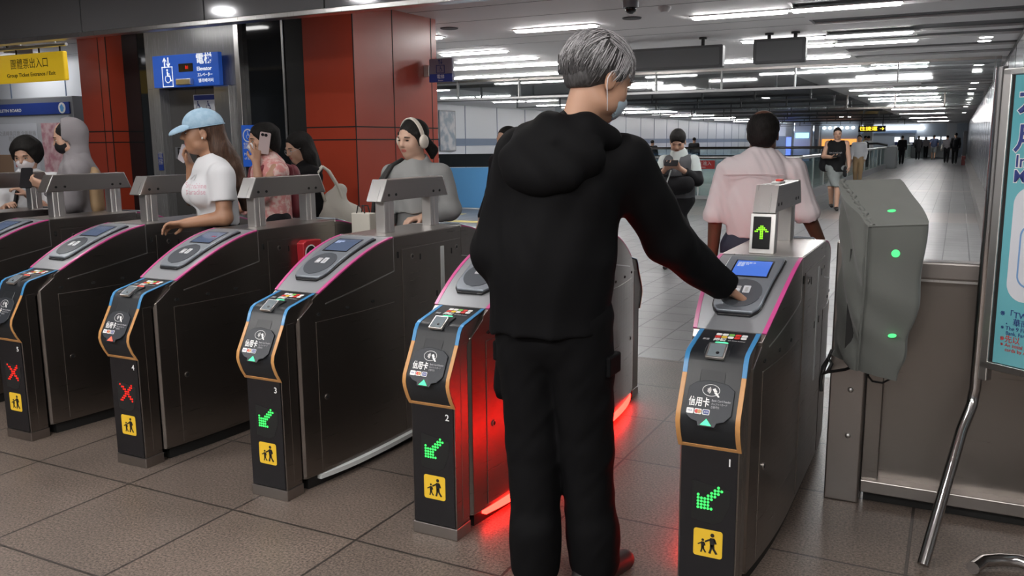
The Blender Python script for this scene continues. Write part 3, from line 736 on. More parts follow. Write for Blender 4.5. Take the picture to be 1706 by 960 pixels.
M['flapred'] = mat('red_flap', (0.42, 0.02, 0.03), 0.35)
turnstile(-.6232, 1, 'go', 'ticket gate numbered 1, its reader touched by the grey-haired person', ('red', None))
turnstile(-1.6402, 2, 'go', 'ticket gate numbered 2 with green arrow, side lit red beside the black trousers', (None, 'red'))
turnstile(-2.4499, 3, 'go', 'ticket gate numbered 3 with green arrow and unlit white floor bar', (None, 'off'))
turnstile(-3.2828, 4, 'x', 'ticket gate numbered 4 with red cross display and red flap door', flap=True)
turnstile(-4.1026, 5, 'x', 'ticket gate numbered 5 with red cross display')
turnstile(-4.9218, 0, 'x', 'ticket gate without visible number, next beyond gate 5')
turnstile(-5.741, 0, 'x', 'farthest left ticket gate, only its sensor bar end in view')
# ------------------------------------------------------------------ lift, notice board and signs on the left
t = thing('elevator', 'steel lift entrance with floor plate B1 between the red columns', 'elevator', (-6.75, 3.85, 0))
def part(name, mb, par=None, **k): return mb.build(name, par, **k)
def at(b): return Matrix.Translation((6.75, -3.85, 0))
XL = Matrix.Translation((6.75, -3.85, 0))
mb = MB(XL); mb.box((-7.58, 3.9, 0), (-7.46, 4.1, 2.03), 'liftsteel'); mb.box((-6.58, 3.9, 0), (-6.28, 4.1, 2.03), 'liftsteel'); mb.box((-7.58, 3.9, 2.03), (-6.28, 4.1, CZ), 'liftsteel'); por = mb.build('portal', t, 0.004)
mb = MB(XL); mb.box((-7.46, 3.86, 0), (-7.36, 4.0, 2.03), 'liftsteel'); mb.build('jamb', t, 0.003)
mb = MB(XL); mb.box((-6.60, 3.86, 0), (-6.40, 4.0, 2.03), 'steel_bright'); mb.build('jamb', t, 0.003)
mb = MB(XL); mb.box((-6.28, 3.84, 0), (-6.22, 3.98, CZ), 'alu'); mb.build('frame_post', t, 0.003)
mb = MB(XL); mb.box((-7.36, 3.98, 0), (-6.98, 4.02, 2.03), 'liftdoor'); d1 = mb.build('door_leaf', t)
mb = MB(XL); mb.box((-6.975, 3.98, 0), (-6.60, 4.02, 2.03), 'liftdoor'); mb.build('door_leaf', t)
mb = MB(XL); mb.box((-6.22, 3.9, 0), (-5.66, 3.93, CZ), 'blackglass'); mb.build('shaft_glass', t)
mb = MB(XL); mb.box((-8.0, 3.95, 0), (-7.58, 4.0, CZ), 'blackglass'); mb.build('shaft_glass', t)
mb = MB(XL); mb.box((-5.66, 3.86, 0), (-5.42, 4.0, CZ), 'rubber'); mb.build('dark_pier', t)
mb = MB(XL); mb.box((-5.70, 3.855, 1.5), (-5.675, 3.9, CZ), 'alu'); mb.build('frame_post', t)
mb = MB(XL); mb.box((-8.0, 4.8, 0), (-4.86, 4.9, CZ), 'rubber'); mb.build('shaft_wall', t)
mb = MB(XL)
for z in (1.62, 1.93, 2.05, 2.3): mb.box((-6.2, 4.3, z), (-5.7, 4.36, z + .04), 'alu')
for x in (-6.05, -5.95): mb.box((x, 4.3, 0), (x + .03, 4.36, CZ), 'steel_dark')
mb.build('shaft_frame', t)
mxl = frame((-.46, .125, 1.375), (1, 0, 0), (0, 0, 1))
mb = MB(); plate(mb, mxl, rrect(-.11, -.06, .09, .06, .004), 0, .003, 'alu_paint'); fpz = mb.build('floor_plate', t)
text('B1', .135, mxl @ Matrix.Translation((-.01, 0, .0035)), 'blackprint', fpz, 'lettering', 'CENTER', bold=.002)
mb = MB(); m2 = frame((-.04, .12, 1.845), (1, 0, 0), (0, 0, 1)); plate(mb, m2, rrect(-.21, -.115, .19, .115, .004), 0, .003, 'wall'); plate(mb, m2, rrect(-.20, .06, .18, .108, .002), .003, .004, 'signblue2'); plate(mb, m2, rrect(-.20, -.108, .18, -.06, .002), .003, .004, 'signblue2')
nt_ = mb.build('notice', t)
def wheelchair(mb, mx, s, m):
    """seated wheel-chair symbol about s high, as thin raised bars"""
    def bar(a, b, w):
        a = Vector((a[0] * s, a[1] * s)); b = Vector((b[0] * s, b[1] * s)); d = (b - a).normalized(); n = Vector((-d.y, d.x)) * w * s / 2
        plate(mb, mx, [tuple(a + n), tuple(b + n), tuple(b - n), tuple(a - n)][::-1], 0, .002, m)
    plate(mb, mx, disc((0, .44 * s), .075 * s, 14), 0, .002, m)
    bar((0, .34), (.02, .02), .10); bar((0.02, .06), (.22, .04), .09); bar((.21, .06), (.30, -.28), .08); bar((.0, .2), (.2, .18), .07); bar((.28, -.27), (.38, -.24), .07)
    n = 18; R, w = .27 * s, .055 * s
    A = [mb.v(tuple(mx @ Vector((.02 * s + R * math.cos(a), -.14 * s + R * math.sin(a), .002)))) for a in np.linspace(2.1, 6.4, n)]
    B = [mb.v(tuple(mx @ Vector((.02 * s + (R - w) * math.cos(a), -.14 * s + (R - w) * math.sin(a), .002)))) for a in np.linspace(2.1, 6.4, n)]
    for i in range(n - 1): mb.f([A[i], A[i + 1], B[i + 1], B[i]], m)
mb = MB()
for dx in (-.15, -.01, .13): wheelchair(mb, m2 @ Matrix.Translation((dx, 0, .004)), .10, 'navyprint')
mb.build('symbol', nt_)
mb = MB(); m3 = frame((-.66, .005, 1.285), (1, 0, 0), (0, 0, 1)); plate(mb, m3, rrect(-.035, -.09, .035, .09, .004), 0, .003, 'signblue2'); st = mb.build('sticker', t)
text('電\n梯', .07, m3 @ Matrix.Translation((0, .03, .0035)), 'greyprint', st, 'lettering', 'CENTER')

def arrows(mb, mx, s, m):
    for dx, dr in ((-.26, 1), (.26, -1)):
        P = [(0, .5), (.24, .18), (.24, .04), (.07, .22), (.07, -.5), (-.07, -.5), (-.07, .22), (-.24, .04), (-.24, .18)]
        plate(mb, mx, [((dx + x) * s, y * dr * s) for x, y in P], 0, .002, m)
M['white_lit'] = mat('backlit_white_print', (.8, .8, .8), .5, emit=(.8, .85, .9), estr=.35)
t = thing('elevator_sign', 'blue lift sign with white arrows and small red digital display', 'sign', (-6.907, 3.80, 2.19))
mb = MB(); mb.box((-.455, 0, -.158), (.455, .05, .156), 'signblue'); mb.build('panel', t, 0.004)
fm = frame((0, -.001, 0), (1, 0, 0), (0, 0, 1))
mb = MB(); arrows(mb, fm @ Matrix.Translation((-.255, .085, 0)), .10, 'white_lit'); mb.build('arrows', t)
mb = MB(); q = fm @ Matrix.Translation((-.25, -.055, 0))
for a, b in (((-.075, -.1), (-.066, .1)), ((.066, -.1), (.075, .1)), ((-.075, .092), (.075, .1)), ((-.075, -.1), (.075, -.092))): plate(mb, q, [(a[0], a[1]), (b[0], a[1]), (b[0], b[1]), (a[0], b[1])], 0, .002, 'white_lit')
wheelchair(mb, q, .15, 'white_lit'); mb.build('lift_symbol', t)
mb = MB(); plate(mb, fm, rrect(-.085, -.015, .11, .065, .004), 0, .004, 'black'); dsp = mb.build('display', t)
text('B1', .045, fm @ Matrix.Translation((.03, .025, .0045)), 'ledr', dsp, 'digits', 'CENTER')
mb = MB(); mb.box((-.09, -.05, -.145), (.11, .0, -.085), 'alu'); mb.build('sensor_box', t, 0.006)
text('電梯', .11, fm @ Matrix.Translation((.155, .095, 0)), 'white_lit', t, 'lettering', width=.21, bold=.002)
text('Elevator', .052, fm @ Matrix.Translation((.16, .005, 0)), 'white_lit', t, 'lettering', width=.20, bold=.0012)
text('エレベーター', .04, fm @ Matrix.Translation((.165, -.055, 0)), 'white_lit', t, 'lettering', width=.20, bold=.0008)
text('엘리베이터', .04, fm @ Matrix.Translation((.172, -.11, 0)), 'white_lit', t, 'lettering', width=.20, bold=.0006)

t = thing('notice_sign', 'blue notice with round symbol on the lift glass behind the person on the phone', 'sign', (-6.13, 3.83, 1.44))
mb = MB(); mb.box((-.1, -.006, -.2), (.12, 0, .2), 'signblue'); mb.build('panel', t)
fm = frame((0, -.0065, 0), (1, 0, 0), (0, 0, 1)); mb = MB()
ring = [[mb.v(tuple(fm @ Vector((-.02 + r * math.cos(a), .10 + r * math.sin(a), .001)))) for a in np.linspace(0, 2 * math.pi, 24, endpoint=False)] for r in (.065, .052)]
for i in range(24): mb.f([ring[0][i], ring[0][(i + 1) % 24], ring[1][(i + 1) % 24], ring[1][i]], 'white')
wheelchair(mb, fm @ Matrix.Translation((-.02, .10, 0)), .08, 'white'); mb.build('symbol', t)
text('電梯\n請優先禮讓', .032, fm @ Matrix.Translation((-.085, .0, 0)), 'white', t, 'lettering'); text('Mov\nof Ele', .04, fm @ Matrix.Translation((-.08, -.10, 0)), 'white', t, 'lettering')

t = thing('arrow_sign', 'small two-tone lift sign bracketed from the red column', 'sign', (-4.655, 5.0, 2.17))
mb = MB(); mb.box((-.135, -.02, -.115), (.135, .02, .115), mat('pale_lilac_sign', (.26, .25, .32), .4)); mb.build('panel', t, 0.01)
mb = MB(); mb.box((-.134, -.0215, -.114), (.134, .0215, -.035), 'signblue2'); mb.build('blue_band', t)
mb = MB(); mb.box((-.195, -.03, -.055), (-.13, .03, .055), 'alu'); mb.build('bracket', t, 0.004)
fm = frame((0, -.022, 0), (1, 0, 0), (0, 0, 1)); mb = MB(); arrows(mb, fm @ Matrix.Translation((0, .083, 0)), .05, 'navyprint'); 
q = fm @ Matrix.Translation((0, .01, 0))
for a, b in (((-.05, -.04), (-.042, .04)), ((.042, -.04), (.05, .04)), ((-.05, .034), (.05, .04)), ((-.05, -.04), (.05, -.034))): plate(mb, q, [(a[0], a[1]), (b[0], a[1]), (b[0], b[1]), (a[0], b[1])], 0, .002, 'navyprint')
wheelchair(mb, q, .06, 'navyprint'); mb.build('symbol', t)
text('電梯', .045, fm @ Matrix.Translation((0, -.065, 0)), 'white', t, 'lettering', 'CENTER'); text('Elevator', .018, fm @ Matrix.Translation((0, -.1, 0)), 'white', t, 'lettering', 'CENTER')

t = thing('hanging_sign', 'yellow group ticket entrance sign hung from a pipe, top left', 'sign', (-8.03, 3.0, 2.21))
mb = MB(); mb.box((-.85, -.025, -.135), (.43, .025, .135), 'signyel'); mb.build('panel', t, 0.012)
mb = MB()
for x in (-.3, .05, .36): mb.tube([(x, 0, .13), (x, 0, .175), (x, .0, .19)], .008, 'rubber', 6)
mb.build('hook', t)
mb = MB(); mb.tube([(-1.2, 0, .195), (.46, 0, .195)], .016, 'alu', 10); mb.tube([(.3, 0, .195), (.3, 0, .49)], .01, 'alu', 8); mb.build('pipe', t)
fm = frame((0, -.027, 0), (1, 0, 0), (0, 0, 1))
text('團體票出入口', .105, fm @ Matrix.Translation((-.37, .035, 0)), 'blackprint', t, 'lettering', width=.56)
text('Group Ticket Entrance / Exit', .05, fm @ Matrix.Translation((-.44, -.065, 0)), 'blackprint', t, 'lettering', width=.74, bold=.0008)

t = thing('bulletin_board', 'white notice board with a blue header on the far left wall', 'notice board', (-11.9, 5.45, 0))
mb = MB(); mb.box((-1.6, 0, .55), (1.0, .2, 2.14), 'alu_paint'); mb.build('frame', t, 0.01)
mb = MB(); mb.box((-1.55, -.01, .6), (.92, .0, 1.88), mat('board_white', (.5, .52, .56), .5)); mb.build('back_panel', t)
mb = MB(); mb.box((-1.55, -.02, 1.90), (.95, .0, 2.06), 'signblue2'); hb = mb.build('header', t)
fm = frame((0, -.021, 0), (1, 0, 0), (0, 0, 1)); text('BULLETIN BOARD', .06, fm @ Matrix.Translation((-.72, 1.965, 0)), 'white', hb, 'lettering', width=.62, bold=.001)
mb = MB(); plate(mb, fm @ Matrix.Translation((.80, 1.98, 0)), disc((0, 0), .075, 24), 0, .002, 'white'); plate(mb, fm @ Matrix.Translation((.80, 1.98, 0)), [(-.03, -.05), (.02, -.05), (.045, .0), (.0, .055), (-.045, .02)], .002, .003, 'bluepanel'); mb.build('emblem', hb)
for nm, x0, x1, m_, lb, b in (('poster', -1.2, .20, 'posterwhite', 'white notice poster with grey lettering on the notice board', 0), ('poster', .30, .90, mat('pink_poster', (.55, .25, .30), .5, noise=(9, 2, (.75, .55, .58), .4, .6)), 'pink patterned poster on the notice board beside the hooded person', 1)):
    t2 = thing(nm, lb, 'poster', (-11.9 + (x0 + x1) / 2, 5.437, 1.26)); w = (x1 - x0) / 2
    mb = MB(); mb.box((-w, -.004, -.52), (w, 0, .52), m_); mb.build('sheet', t2)
    if not b:
        f2 = frame((0, -.005, 0), (1, 0, 0), (0, 0, 1)); text('交通轉乘月票 全新登場\n搭乘更便利', .075, f2 @ Matrix.Translation((.25, .34, 0)), 'greyprint', t2, 'lettering', 'CENTER', width=.85)
        mb = MB(); plate(mb, f2, rrect(-.35, -.3, .1, .08, .02), 0, .001, mat('tan_picture', (.35, .22, .14), .5)); plate(mb, f2, rrect(.15, -.1, .5, .12, .02), 0, .001, 'redprint'); mb.build('picture', t2)
t = thing('cctv_camera', 'white security camera on a bracket by the yellow sign pipe', 'camera', (-8.7, 3.3, 2.44))
mb = MB(); mb.box((-.05, -.16, -.04), (.05, .10, .04), 'alu_paint'); mb.build('body', t, 0.01)
mb = MB(); mb.tube([(0, 0, .03), (0, .02, .26)], .015, 'alu', 8); mb.build('bracket', t)
mb = MB(); mb.cyl((0, -.16, 0), (0, -1, 0), .03, .012, 'black', 16); mb.build('lens', t)
strip_light(-12.2, -11.2, 6.15 - .9, CZ, 'short white strip light showing right of the yellow sign', 'strip lights in the left bay', .15, 'strip_dim')
for k, (x, y) in enumerate(((-11.0, 3.2),)): strip_light(x - .5, x + .5, y, CZ, 'white strip light in the bay behind the yellow sign, hidden by the glass fascia', 'strip lights in the left bay hidden by the fascia', .15)

for x, w_ in ((-7.1, 'lift'), (-4.1, 'red column, added to light it')): strip_light(x - .5, x + .5, 3.15, CZ, 'strip light between glass fascia and %s, mirrored in the cladding' % w_, 'strip lights behind the fascia', .12, 'strip_dim')  # the red column lamp is added to light the column and people
# ------------------------------------------------------------------ hanging panels, ceiling fittings
def hang_panel(x0, x1, z0, z1, y, label, rods):
    t = thing('hanging_sign', label, 'sign', ((x0 + x1) / 2, y, z0))
    w = (x1 - x0) / 2; mb = MB(); mb.prism(rrect(-w, 0, w, z1 - z0, .02), 'y', -.06, .06, 'signgrey'); mb.build('panel', t, 0.006)
    mb = MB(); mb.prism(rrect(-w + .04, .03, w - .04, z1 - z0 - .03, .015), 'y', -.063, -.058, 'ceil_dark'); mb.build('back_plate', t)
    for x in rods:
        mb = MB(); mb.tube([(x, 0, z1 - z0), (x, 0, CZ - z0 - .005)], .022, 'rubber', 10); mb.tube([(x, 0, CZ - z0 - .02), (x, 0, CZ - z0)], .05, 'rubber', 12); mb.build('hanger', t)
    return t
h = hang_panel(-4.79, -2.61, 2.335, 2.60, 8.2, 'long dark hanging sign panel behind the grey-haired head', (-.75, .83))
mb = MB(); fm = frame((-1.02, -.065, .12), (1, 0, 0), (0, 0, 1)); plate(mb, fm, [(-.02, .10), (.03, .02), (.06, .09), (.09, .06), (.05, -.10), (-.0, -.06), (-.05, -.02)], 0, .003, 'white'); mb.build('arrow', h)
hang_panel(-2.25, -1.65, 2.35, 2.63, 8.2, 'small dark hanging sign panel right of the long one', (-.13, .17))
t = thing('dome_camera', 'small dome security camera on the white ceiling', 'camera', (-2.69, 5.05, CZ))
mb = MB(); mb.tube([(0, 0, 0), (0, 0, -.07)], [.075, .07], 'alu_paint', 20); mb.build('base', t, smooth=40)
mb = MB(); mb.ell((0, 0, -.075), (.052, .052, .05), 'black'); mb.build('dome', t, smooth=60)
t = thing('smoke_detector', 'small white smoke detector beside the dome camera', 'detector', (-2.55, 5.6, CZ))
mb = MB(); mb.tube([(0, 0, 0), (0, 0, -.02), (0, 0, -.05)], [.06, .06, .035], 'ceil', 18); mb.build('body', t, smooth=40)
for x, y, w in ((-3.06, 6.13, 'right of the grey-haired head'), (-5.07, 5.85, 'over the red column')):
    t = thing('ceiling_speaker', 'round grey ceiling speaker ' + w, 'speaker', (x, y, CZ)); mb = MB(); mb.tube([(0, 0, 0), (0, 0, -.012)], [.10, .095], 'ceil_dark', 24); mb.build('grille', t)

# ------------------------------------------------------------------ blue barrier, moving walkway
t = thing('blue_barrier', 'sky blue barrier panel beyond the person wearing headphones', 'barrier', (-10.2, 14.1, 0))
mb = MB(); mb.prism([(-3.5, .03), (1.6, .03), (1.6, .93), (-3.5, .86)], 'y', -.03, .03, 'bluepanel'); mb.build('panel', t)
mb = MB(); mb.prism([(-3.5, .87), (1.6, .94), (1.6, 1.22), (-3.5, 1.19)], 'y', -.015, .015, 'blackglass'); mb.build('glass', t)
for x in (-3.0, -1.6, -.2, 1.2): mb = MB(); mb.tube([(x, .0, 0), (x, 0, 1.12)], .03, 'alu', 8); mb.build('post', t)
t = thing('wall_poster', 'framed picture poster on the left corridor wall past the red column', 'poster', (-14.97, 22.0, 1.85))
mb = MB(); mb.box((0, -.5, -.66), (.02, .5, .66), 'alu_paint'); mb.build('frame', t)
mb = MB(); mb.box((.02, -.46, -.62), (.024, .46, .62), mat('poster_photo', (.30, .36, .44), .4, noise=(4, 4, (.62, .62, .64), .4, .6))); mb.build('picture', t)

t = thing('moving_walkway', 'glass balustrade of the moving walkway with silver handrail', 'moving walkway', (-3.3, 19, 0))
mb = MB(); mb.box((-6.5, 0, 0), (-.1, .14, .09), 'whitebar'); mb.box((-.16, .14, 0), (.1, 26, .22), 'alu_paint'); mb.build('skirt', t)
mb = MB(); mb.box((-6.5, .05, .09), (-.05, .07, 1.02), 'railglass'); mb.build('end_glass', t)
mb = MB(); mb.box((-.02, .1, .22), (0, 26, 1.0), 'railglass'); mb.build('side_glass', t)
mb = MB(); mb.tube([(-6.5, .06, 1.05), (-.2, .06, 1.05), (-.03, .12, 1.05), (0, .3, 1.05), (.05, 26, 1.05)], .05, 'steel_bright', 10); mb.build('handrail', t, smooth=50)
for x in (-5.0, -2.5, -.03): mb = MB(); mb.tube([(x, .06, .05), (x, .06, 1.03)], .025, 'alu', 8); mb.build('post', t)
for k in range(12): mb = MB(); mb.tube([(-.01, 2 + 2 * k, .1), (-.01, 2 + 2 * k, 1.03)], .02, 'alu', 6); mb.build('post', t)
mb = MB(); mb.box((-.3, 26, 0), (.55, 27.2, 1.08), 'farsteel'); mb.build('end_cabinet', t, 0.03)
mb = MB(); mb.tube([(-1.9, 26.5, 1.08), (-1.4, 26.5, 1.22), (-.4, 26.5, 1.25), (.1, 26.5, 1.15)], .05, 'rubber', 8); mb.build('black_handrail', t)
t = thing('red_sign', 'red warning sign on the walkway end glass beside the person in a grey vest', 'sign', (-5.63, 18.985, .865))
mb = MB(); mb.box((-.28, -.01, -.105), (.26, 0, .105), mat('red_sign', (.6, .03, .03), .4)); mb.build('panel', t)
fm = frame((0, -.011, 0), (1, 0, 0), (0, 0, 1)); text('禁止進入', .11, fm @ Matrix.Translation((-.04, .025, 0)), 'white', t, 'lettering', 'CENTER'); text('No Entry', .05, fm @ Matrix.Translation((-.06, -.06, 0)), 'white', t, 'lettering', 'CENTER')
t = thing('balustrade', 'second green-tinted glass balustrade behind the moving walkway end', 'balustrade', (-5, 26, 0))
mb = MB(); mb.box((-9, 0, .05), (1.2, .03, 1.2), 'railglass'); mb.build('glass', t)
mb = MB(); mb.tube([(-9, .01, 1.22), (1.3, .01, 1.22)], .04, 'steel_dark', 8); mb.build('handrail', t)
t = thing('balustrade', 'far balustrade of the corridor beyond the steel end cabinet', 'balustrade', (-3.4, 50, 0))
mb = MB(); mb.box((-.02, 0, .1), (.02, 26, 1.0), 'railglass'); mb.build('glass', t)
mb = MB(); mb.tube([(0, 0, 1.05), (0, 26, 1.05)], .05, 'alu', 8); mb.build('handrail', t)
for k in range(13): mb = MB(); mb.tube([(0, 2 * k, 0), (0, 2 * k, 1.03)], .03, 'alu', 6); mb.build('post', t)

# ------------------------------------------------------------------ barrier on the right, covered machine, poster stand
t = thing('steel_barrier', 'stainless barrier panel with flat top rail, right of gate 1', 'barrier', (0, 1.06, 0))
mb = MB(); mb.box((-.395, -.06, 0), (-.265, .10, 1.06), 'steel'); mb.build('end_post', t, 0.006)
mb = MB()
for z in (.28, .47): mb.ell((-.315, -.062, z), (.011, .008, .011), 'alu')
mb.build('bolt', t, smooth=60)
mb = MB(); mb.box((-.262, -.01, .05), (-.20, .06, .94), 'steel_dark'); mb.build('stile', t, 0.003)
mb = MB(); mb.box((-.20, .03, .09), (4.0, .05, .93), 'steel_dark'); mb.build('panel', t)
mb = MB(); mb.box((-.262, -.03, .04), (4.0, .06, .092), 'steel'); mb.build('bottom_rail', t, 0.004)
mb = MB(); mb.box((-.262, -.03, .925), (4.0, .06, .992), 'steel'); mb.build('top_rail', t, 0.008)
mb = MB(); mb.box((-.265, -.02, .915), (4.0, .055, .924), 'steel_bright'); mb.build('edge_line', t)
mb = MB(); mb.box((-.25, .0, 0), (4.0, .04, .04), 'rubber'); mb.build('foot_shadow', t)  # dark strip stands in for the shadow under the bottom rail

# cloth cover over a machine beside the barrier: rounded box, folds, elastic gathers
t = thing('cloth_cover', 'grey cloth cover over a ticket machine beside gate 1, green lamps glowing through', 'cover', (-.235, .9, 0))
FLb, FRb, BLb, BRb = (-.275, .80, .60), (-.135, .80, .575), (-.392, .965, .615), (-.20, .975, .60)
FLm, FRm, BLm, BRm = (-.262, .745, .92), (-.083, .752, .87), (-.388, .965, .95), (-.16, .975, .94)
FLt, FRt, BLt, BRt = (-.261, .72, 1.146), (-.071, .74, 1.158), (-.401, .96, 1.298), (-.183, .965, 1.305)
def ring4(a, b, c, d, n=14):
    P = []
    for p, q in ((a, b), (b, c), (c, d), (d, a)):
        for k in range(n): P.append(Vector(p).lerp(Vector(q), k / n))
    return P
levels = [ring4(FLb, FRb, BRb, BLb), ring4(FLm, FRm, BRm, BLm), ring4(FLt, FRt, BRt, BLt)]
def fold(p, k): return math.sin(31 * p.x + 17 * p.z + 3 * math.sin(9 * p.z + k)) * .5 + math.sin(47 * p.y - 23 * p.z + 2 * math.sin(14 * p.x)) * .5
mb = MB(Matrix.Translation((.235, -.9, 0))); rings = []; NL = 40
for i in range(NL + 1):
    f = i / NL * 2; a, b = (levels[0], levels[1]) if f < 1 else (levels[1], levels[2]); u = f if f < 1 else f - 1
    R = [p.lerp(q, u) for p, q in zip(a, b)]; c = sum(R, Vector()) / len(R); out = []
    for k, p in enumerate(R):
        d = Vector((p.x - c.x, p.y - c.y, 0)).normalized()
        m_ = (k % 14) / 14; corner = min(m_, 1 - m_)
        amp = .0075 + (.012 * max(0, 1 - i / 7) * abs(math.sin(k * 1.3)))
        bulge = .008 * math.sin(math.pi * m_) - (.008 if corner == 0 else 0)
        side = 28 * 1.5 <= k + 14 < 70
        left = k >= 42
        amp += .009 * left
        out.append(tuple(p + d * (bulge + amp * fold(p, k * .01))))
    rings.append(out)
top = levels[2]; c = sum(top, Vector()) / len(top)
for s in (.8, .5, .15):
    rings.append([tuple(c.lerp(p, s) + Vector((0, 0, .004 * (1 - s) + .003 * fold(p, 1)))) for p in top])
mb.loft(rings, 'cloth'); cov = mb.build('cloth', t, smooth=50)
mb = MB(Matrix.Translation((.235, -.9, 0)))
for P in ((FLb, FLm, FLt), (FLt, FRt)):
    pts = []
    for a, b in zip(P, P[1:]):
        for k in range(9): pts.append(Vector(a).lerp(Vector(b), k / 8) + Vector((-.003, -.006, .002)))
    mb.tube(pts, .0035, 'cloth', 6)
mb.build('seam', t)
mb = MB(Matrix.Translation((.235, -.9, 0)))      # gathered frill along the sloping left edge of the top
pts = []; e0, e1 = Vector(BLt), Vector(FLt)
for k in range(34):
    p = e0.lerp(e1, k / 33); pts.append((p + Vector((.014 + .005 * math.sin(k * 2.1), 0, .001 + .003 * math.sin(k * 1.57)))))
mb.tube(pts, [.006 + .0022 * math.sin(k * 1.57) for k in range(34)], 'cloth', 8)
mb.build('gathered_edge', t, smooth=60)
mb = MB(Matrix.Translation((.235, -.9, 0)))
for q, n in (((-.196, .80, 1.197), (0, -.55, .83)), ((-.170, .731, 1.055), (0, -1, .03)), ((-.165, .755, .755), (0, -1, -.15))):
    f3 = frame(q, (1, 0, .12), Vector(n).cross(Vector((1, 0, .12)))); plate(mb, f3, disc((0, 0), .014, 18, .007) if q[2] != 1.055 else disc((0, 0), .014, 18), -.002, .0035, 'coverglow')
mb.build('lamp_glow', t)
mb = MB(Matrix.Translation((.235, -.9, 0)))
mb.tube([(-.39, .98, .63), (-.41, .97, .57), (-.42, .96, .53), (-.40, .95, .545), (-.385, .95, .58), (-.40, .96, .60), (-.42, .97, .56), (-.425, .965, .50), (-.42, .96, .46)], .007, 'cord', 7)
mb.tube([(-.41, .96, .54), (-.37, .94, .555), (-.33, .90, .575), (-.30, .86, .60)], .006, 'cord', 7)
mb.tube([(-.245, .93, .62), (-.25, .94, .55), (-.235, .96, .525), (-.20, .97, .52), (-.17, .97, .54), (-.17, .97, .60)], .004, 'cord', 7)
mb.build('draw_cord', t, smooth=60)
mb = MB(Matrix.Translation((.235, -.9, 0))); mb.box((-.33, .84, .66), (-.20, .95, 1.05), 'rubber'); mb.build('machine', t)

# standing poster frame with bent tube legs
U = Vector((.8, -.6, 0)); Nn = Vector((-.6, -.8, 0))
base = Vector((.146, .86, 0)) - U * .02
t = thing('poster_stand', 'steel poster stand with bent tube leg, teal poster, right edge', 'poster stand', tuple(base))
def S(s, z, o=0): p = U * s + Nn * o; return (p.x, p.y, z)
mb = MB(); mb.tube([S(-.02, 1.69), S(-.02, .56), S(-.025, .53), Vector(S(-.025, .50)) + Vector((-.002, -.01, 0)), (-.05, -.06, .42), (-.140, -.36, .02)], .0195, 'chrome', 18); mb.build('leg', t, smooth=50)
mb = MB(); mb.tube([S(.78, 1.69), S(.78, .56), S(.775, .52), (.56, -.60, .45), (.42, -.92, .02)], .0195, 'chrome', 18); mb.build('leg', t, smooth=50)
mb = MB(); mb.tube([(.01, -.33, .03), (.04, -.27, .035), (.09, -.235, .035), (.15, -.215, .035), (.40, -.33, .035), (.45, -.42, .035), (.44, -.55, .035)], .022, 'chrome', 14); mb.build('foot_loop', t, smooth=50)
mb = MB(); mb.prism([(-.0, 0), (.032, 0), (.032, .03), (0, .03)], 'z', .60, 1.68, 'alu')
bmesh.ops.transform(mb.bm, matrix=frame((0, 0, 0), U, -Nn) @ Matrix.Translation((-.006, -.012, 0)), verts=mb.bm.verts); mb.build('upright', t, 0.004)
PF = frame((0, 0, 0), U, (0, 0, 1))      # x along the poster, y up, z towards the viewer
mb = MB(); plate(mb, PF, [(.026, .66), (.74, .66), (.74, 1.665), (.026, 1.665)], -.012, .004, 'rubber'); mb.build('back_board', t)
for nm, z0, z1 in (('rail', .645, .672), ('rail', 1.66, 1.682)):
    mb = MB(); plate(mb, PF, [(-.005, z0), (.76, z0), (.76, z1), (-.005, z1)], -.014, .012, 'steel_bright'); mb.build(nm, t, 0.003)
t2 = thing('poster', 'teal poster with a white rounded panel in the stand at the right edge', 'poster', tuple(base + Vector((0, 0, .66))))
PG = PF @ Matrix.Translation((0, -.66, .0045))
mb = MB(); plate(mb, PG, [(.040, .674), (.735, .674), (.735, 1.658), (.036, 1.658)], 0, .0015, 'poster'); sh = mb.build('sheet', t2)
mb = MB(); plate(mb, PG, rrect(.068, .90, .70, 1.29, .06, 8), .0015, .003, 'posterwhite'); mb.build('white_panel', t2)
mb = MB()
A = rrect(.100, .95, .67, 1.165, .04, 8); B = rrect(.106, .956, .664, 1.159, .035, 8)
a = [mb.v(tuple(PG @ Vector((p[0], p[1], .0035)))) for p in A]; b = [mb.v(tuple(PG @ Vector((p[0], p[1], .0035)))) for p in B]
for i in range(len(a)): mb.f([a[i], a[(i + 1) % len(a)], b[(i + 1) % len(a)], b[i]], 'posterblue')
mb.build('blue_outline', t2)
def ptext(s, size, x, z, m, w=None, b=0): text(s, size, PG @ Matrix.Translation((x, z, .0022 if m == 'white' else .0034)), m, t2, 'lettering', width=w, bold=b)
ptext('本站', .115, .052, 1.56, 'white', None, .005); ptext('本站', .115, .052, 1.56, 'navyprint', None, .002)
ptext('月票', .10, .050, 1.445, 'white', None, .005); ptext('月票', .10, .050, 1.445, 'navyprint', None, .002)
ptext('International', .058, .060, 1.372, 'white', None, .0035); ptext('International', .058, .060, 1.372, 'navyprint', None, .0006)
ptext('Monthly Pass', .058, .058, 1.322, 'white', None, .0035); ptext('Monthly Pass', .058, .058, 1.322, 'navyprint', None, .0006)
ptext('※「TWQR」支付服務', .030, .054, .852, 'navyprint'); ptext('．華南銀行等九家', .028, .074, .825, 'navyprint'); ptext('※ The 9 Financial institutions', .020, .060, .803, 'navyprint'); ptext('Bank, Farmers Bank', .018, .080, .786, 'navyprint')
ptext('※先以「台灣Pay」', .028, .060, .764, 'redprint'); ptext('※ An initial payment', .018, .064, .744, 'redprint'); ptext('cards by App', .018, .082, .728, 'redprint')

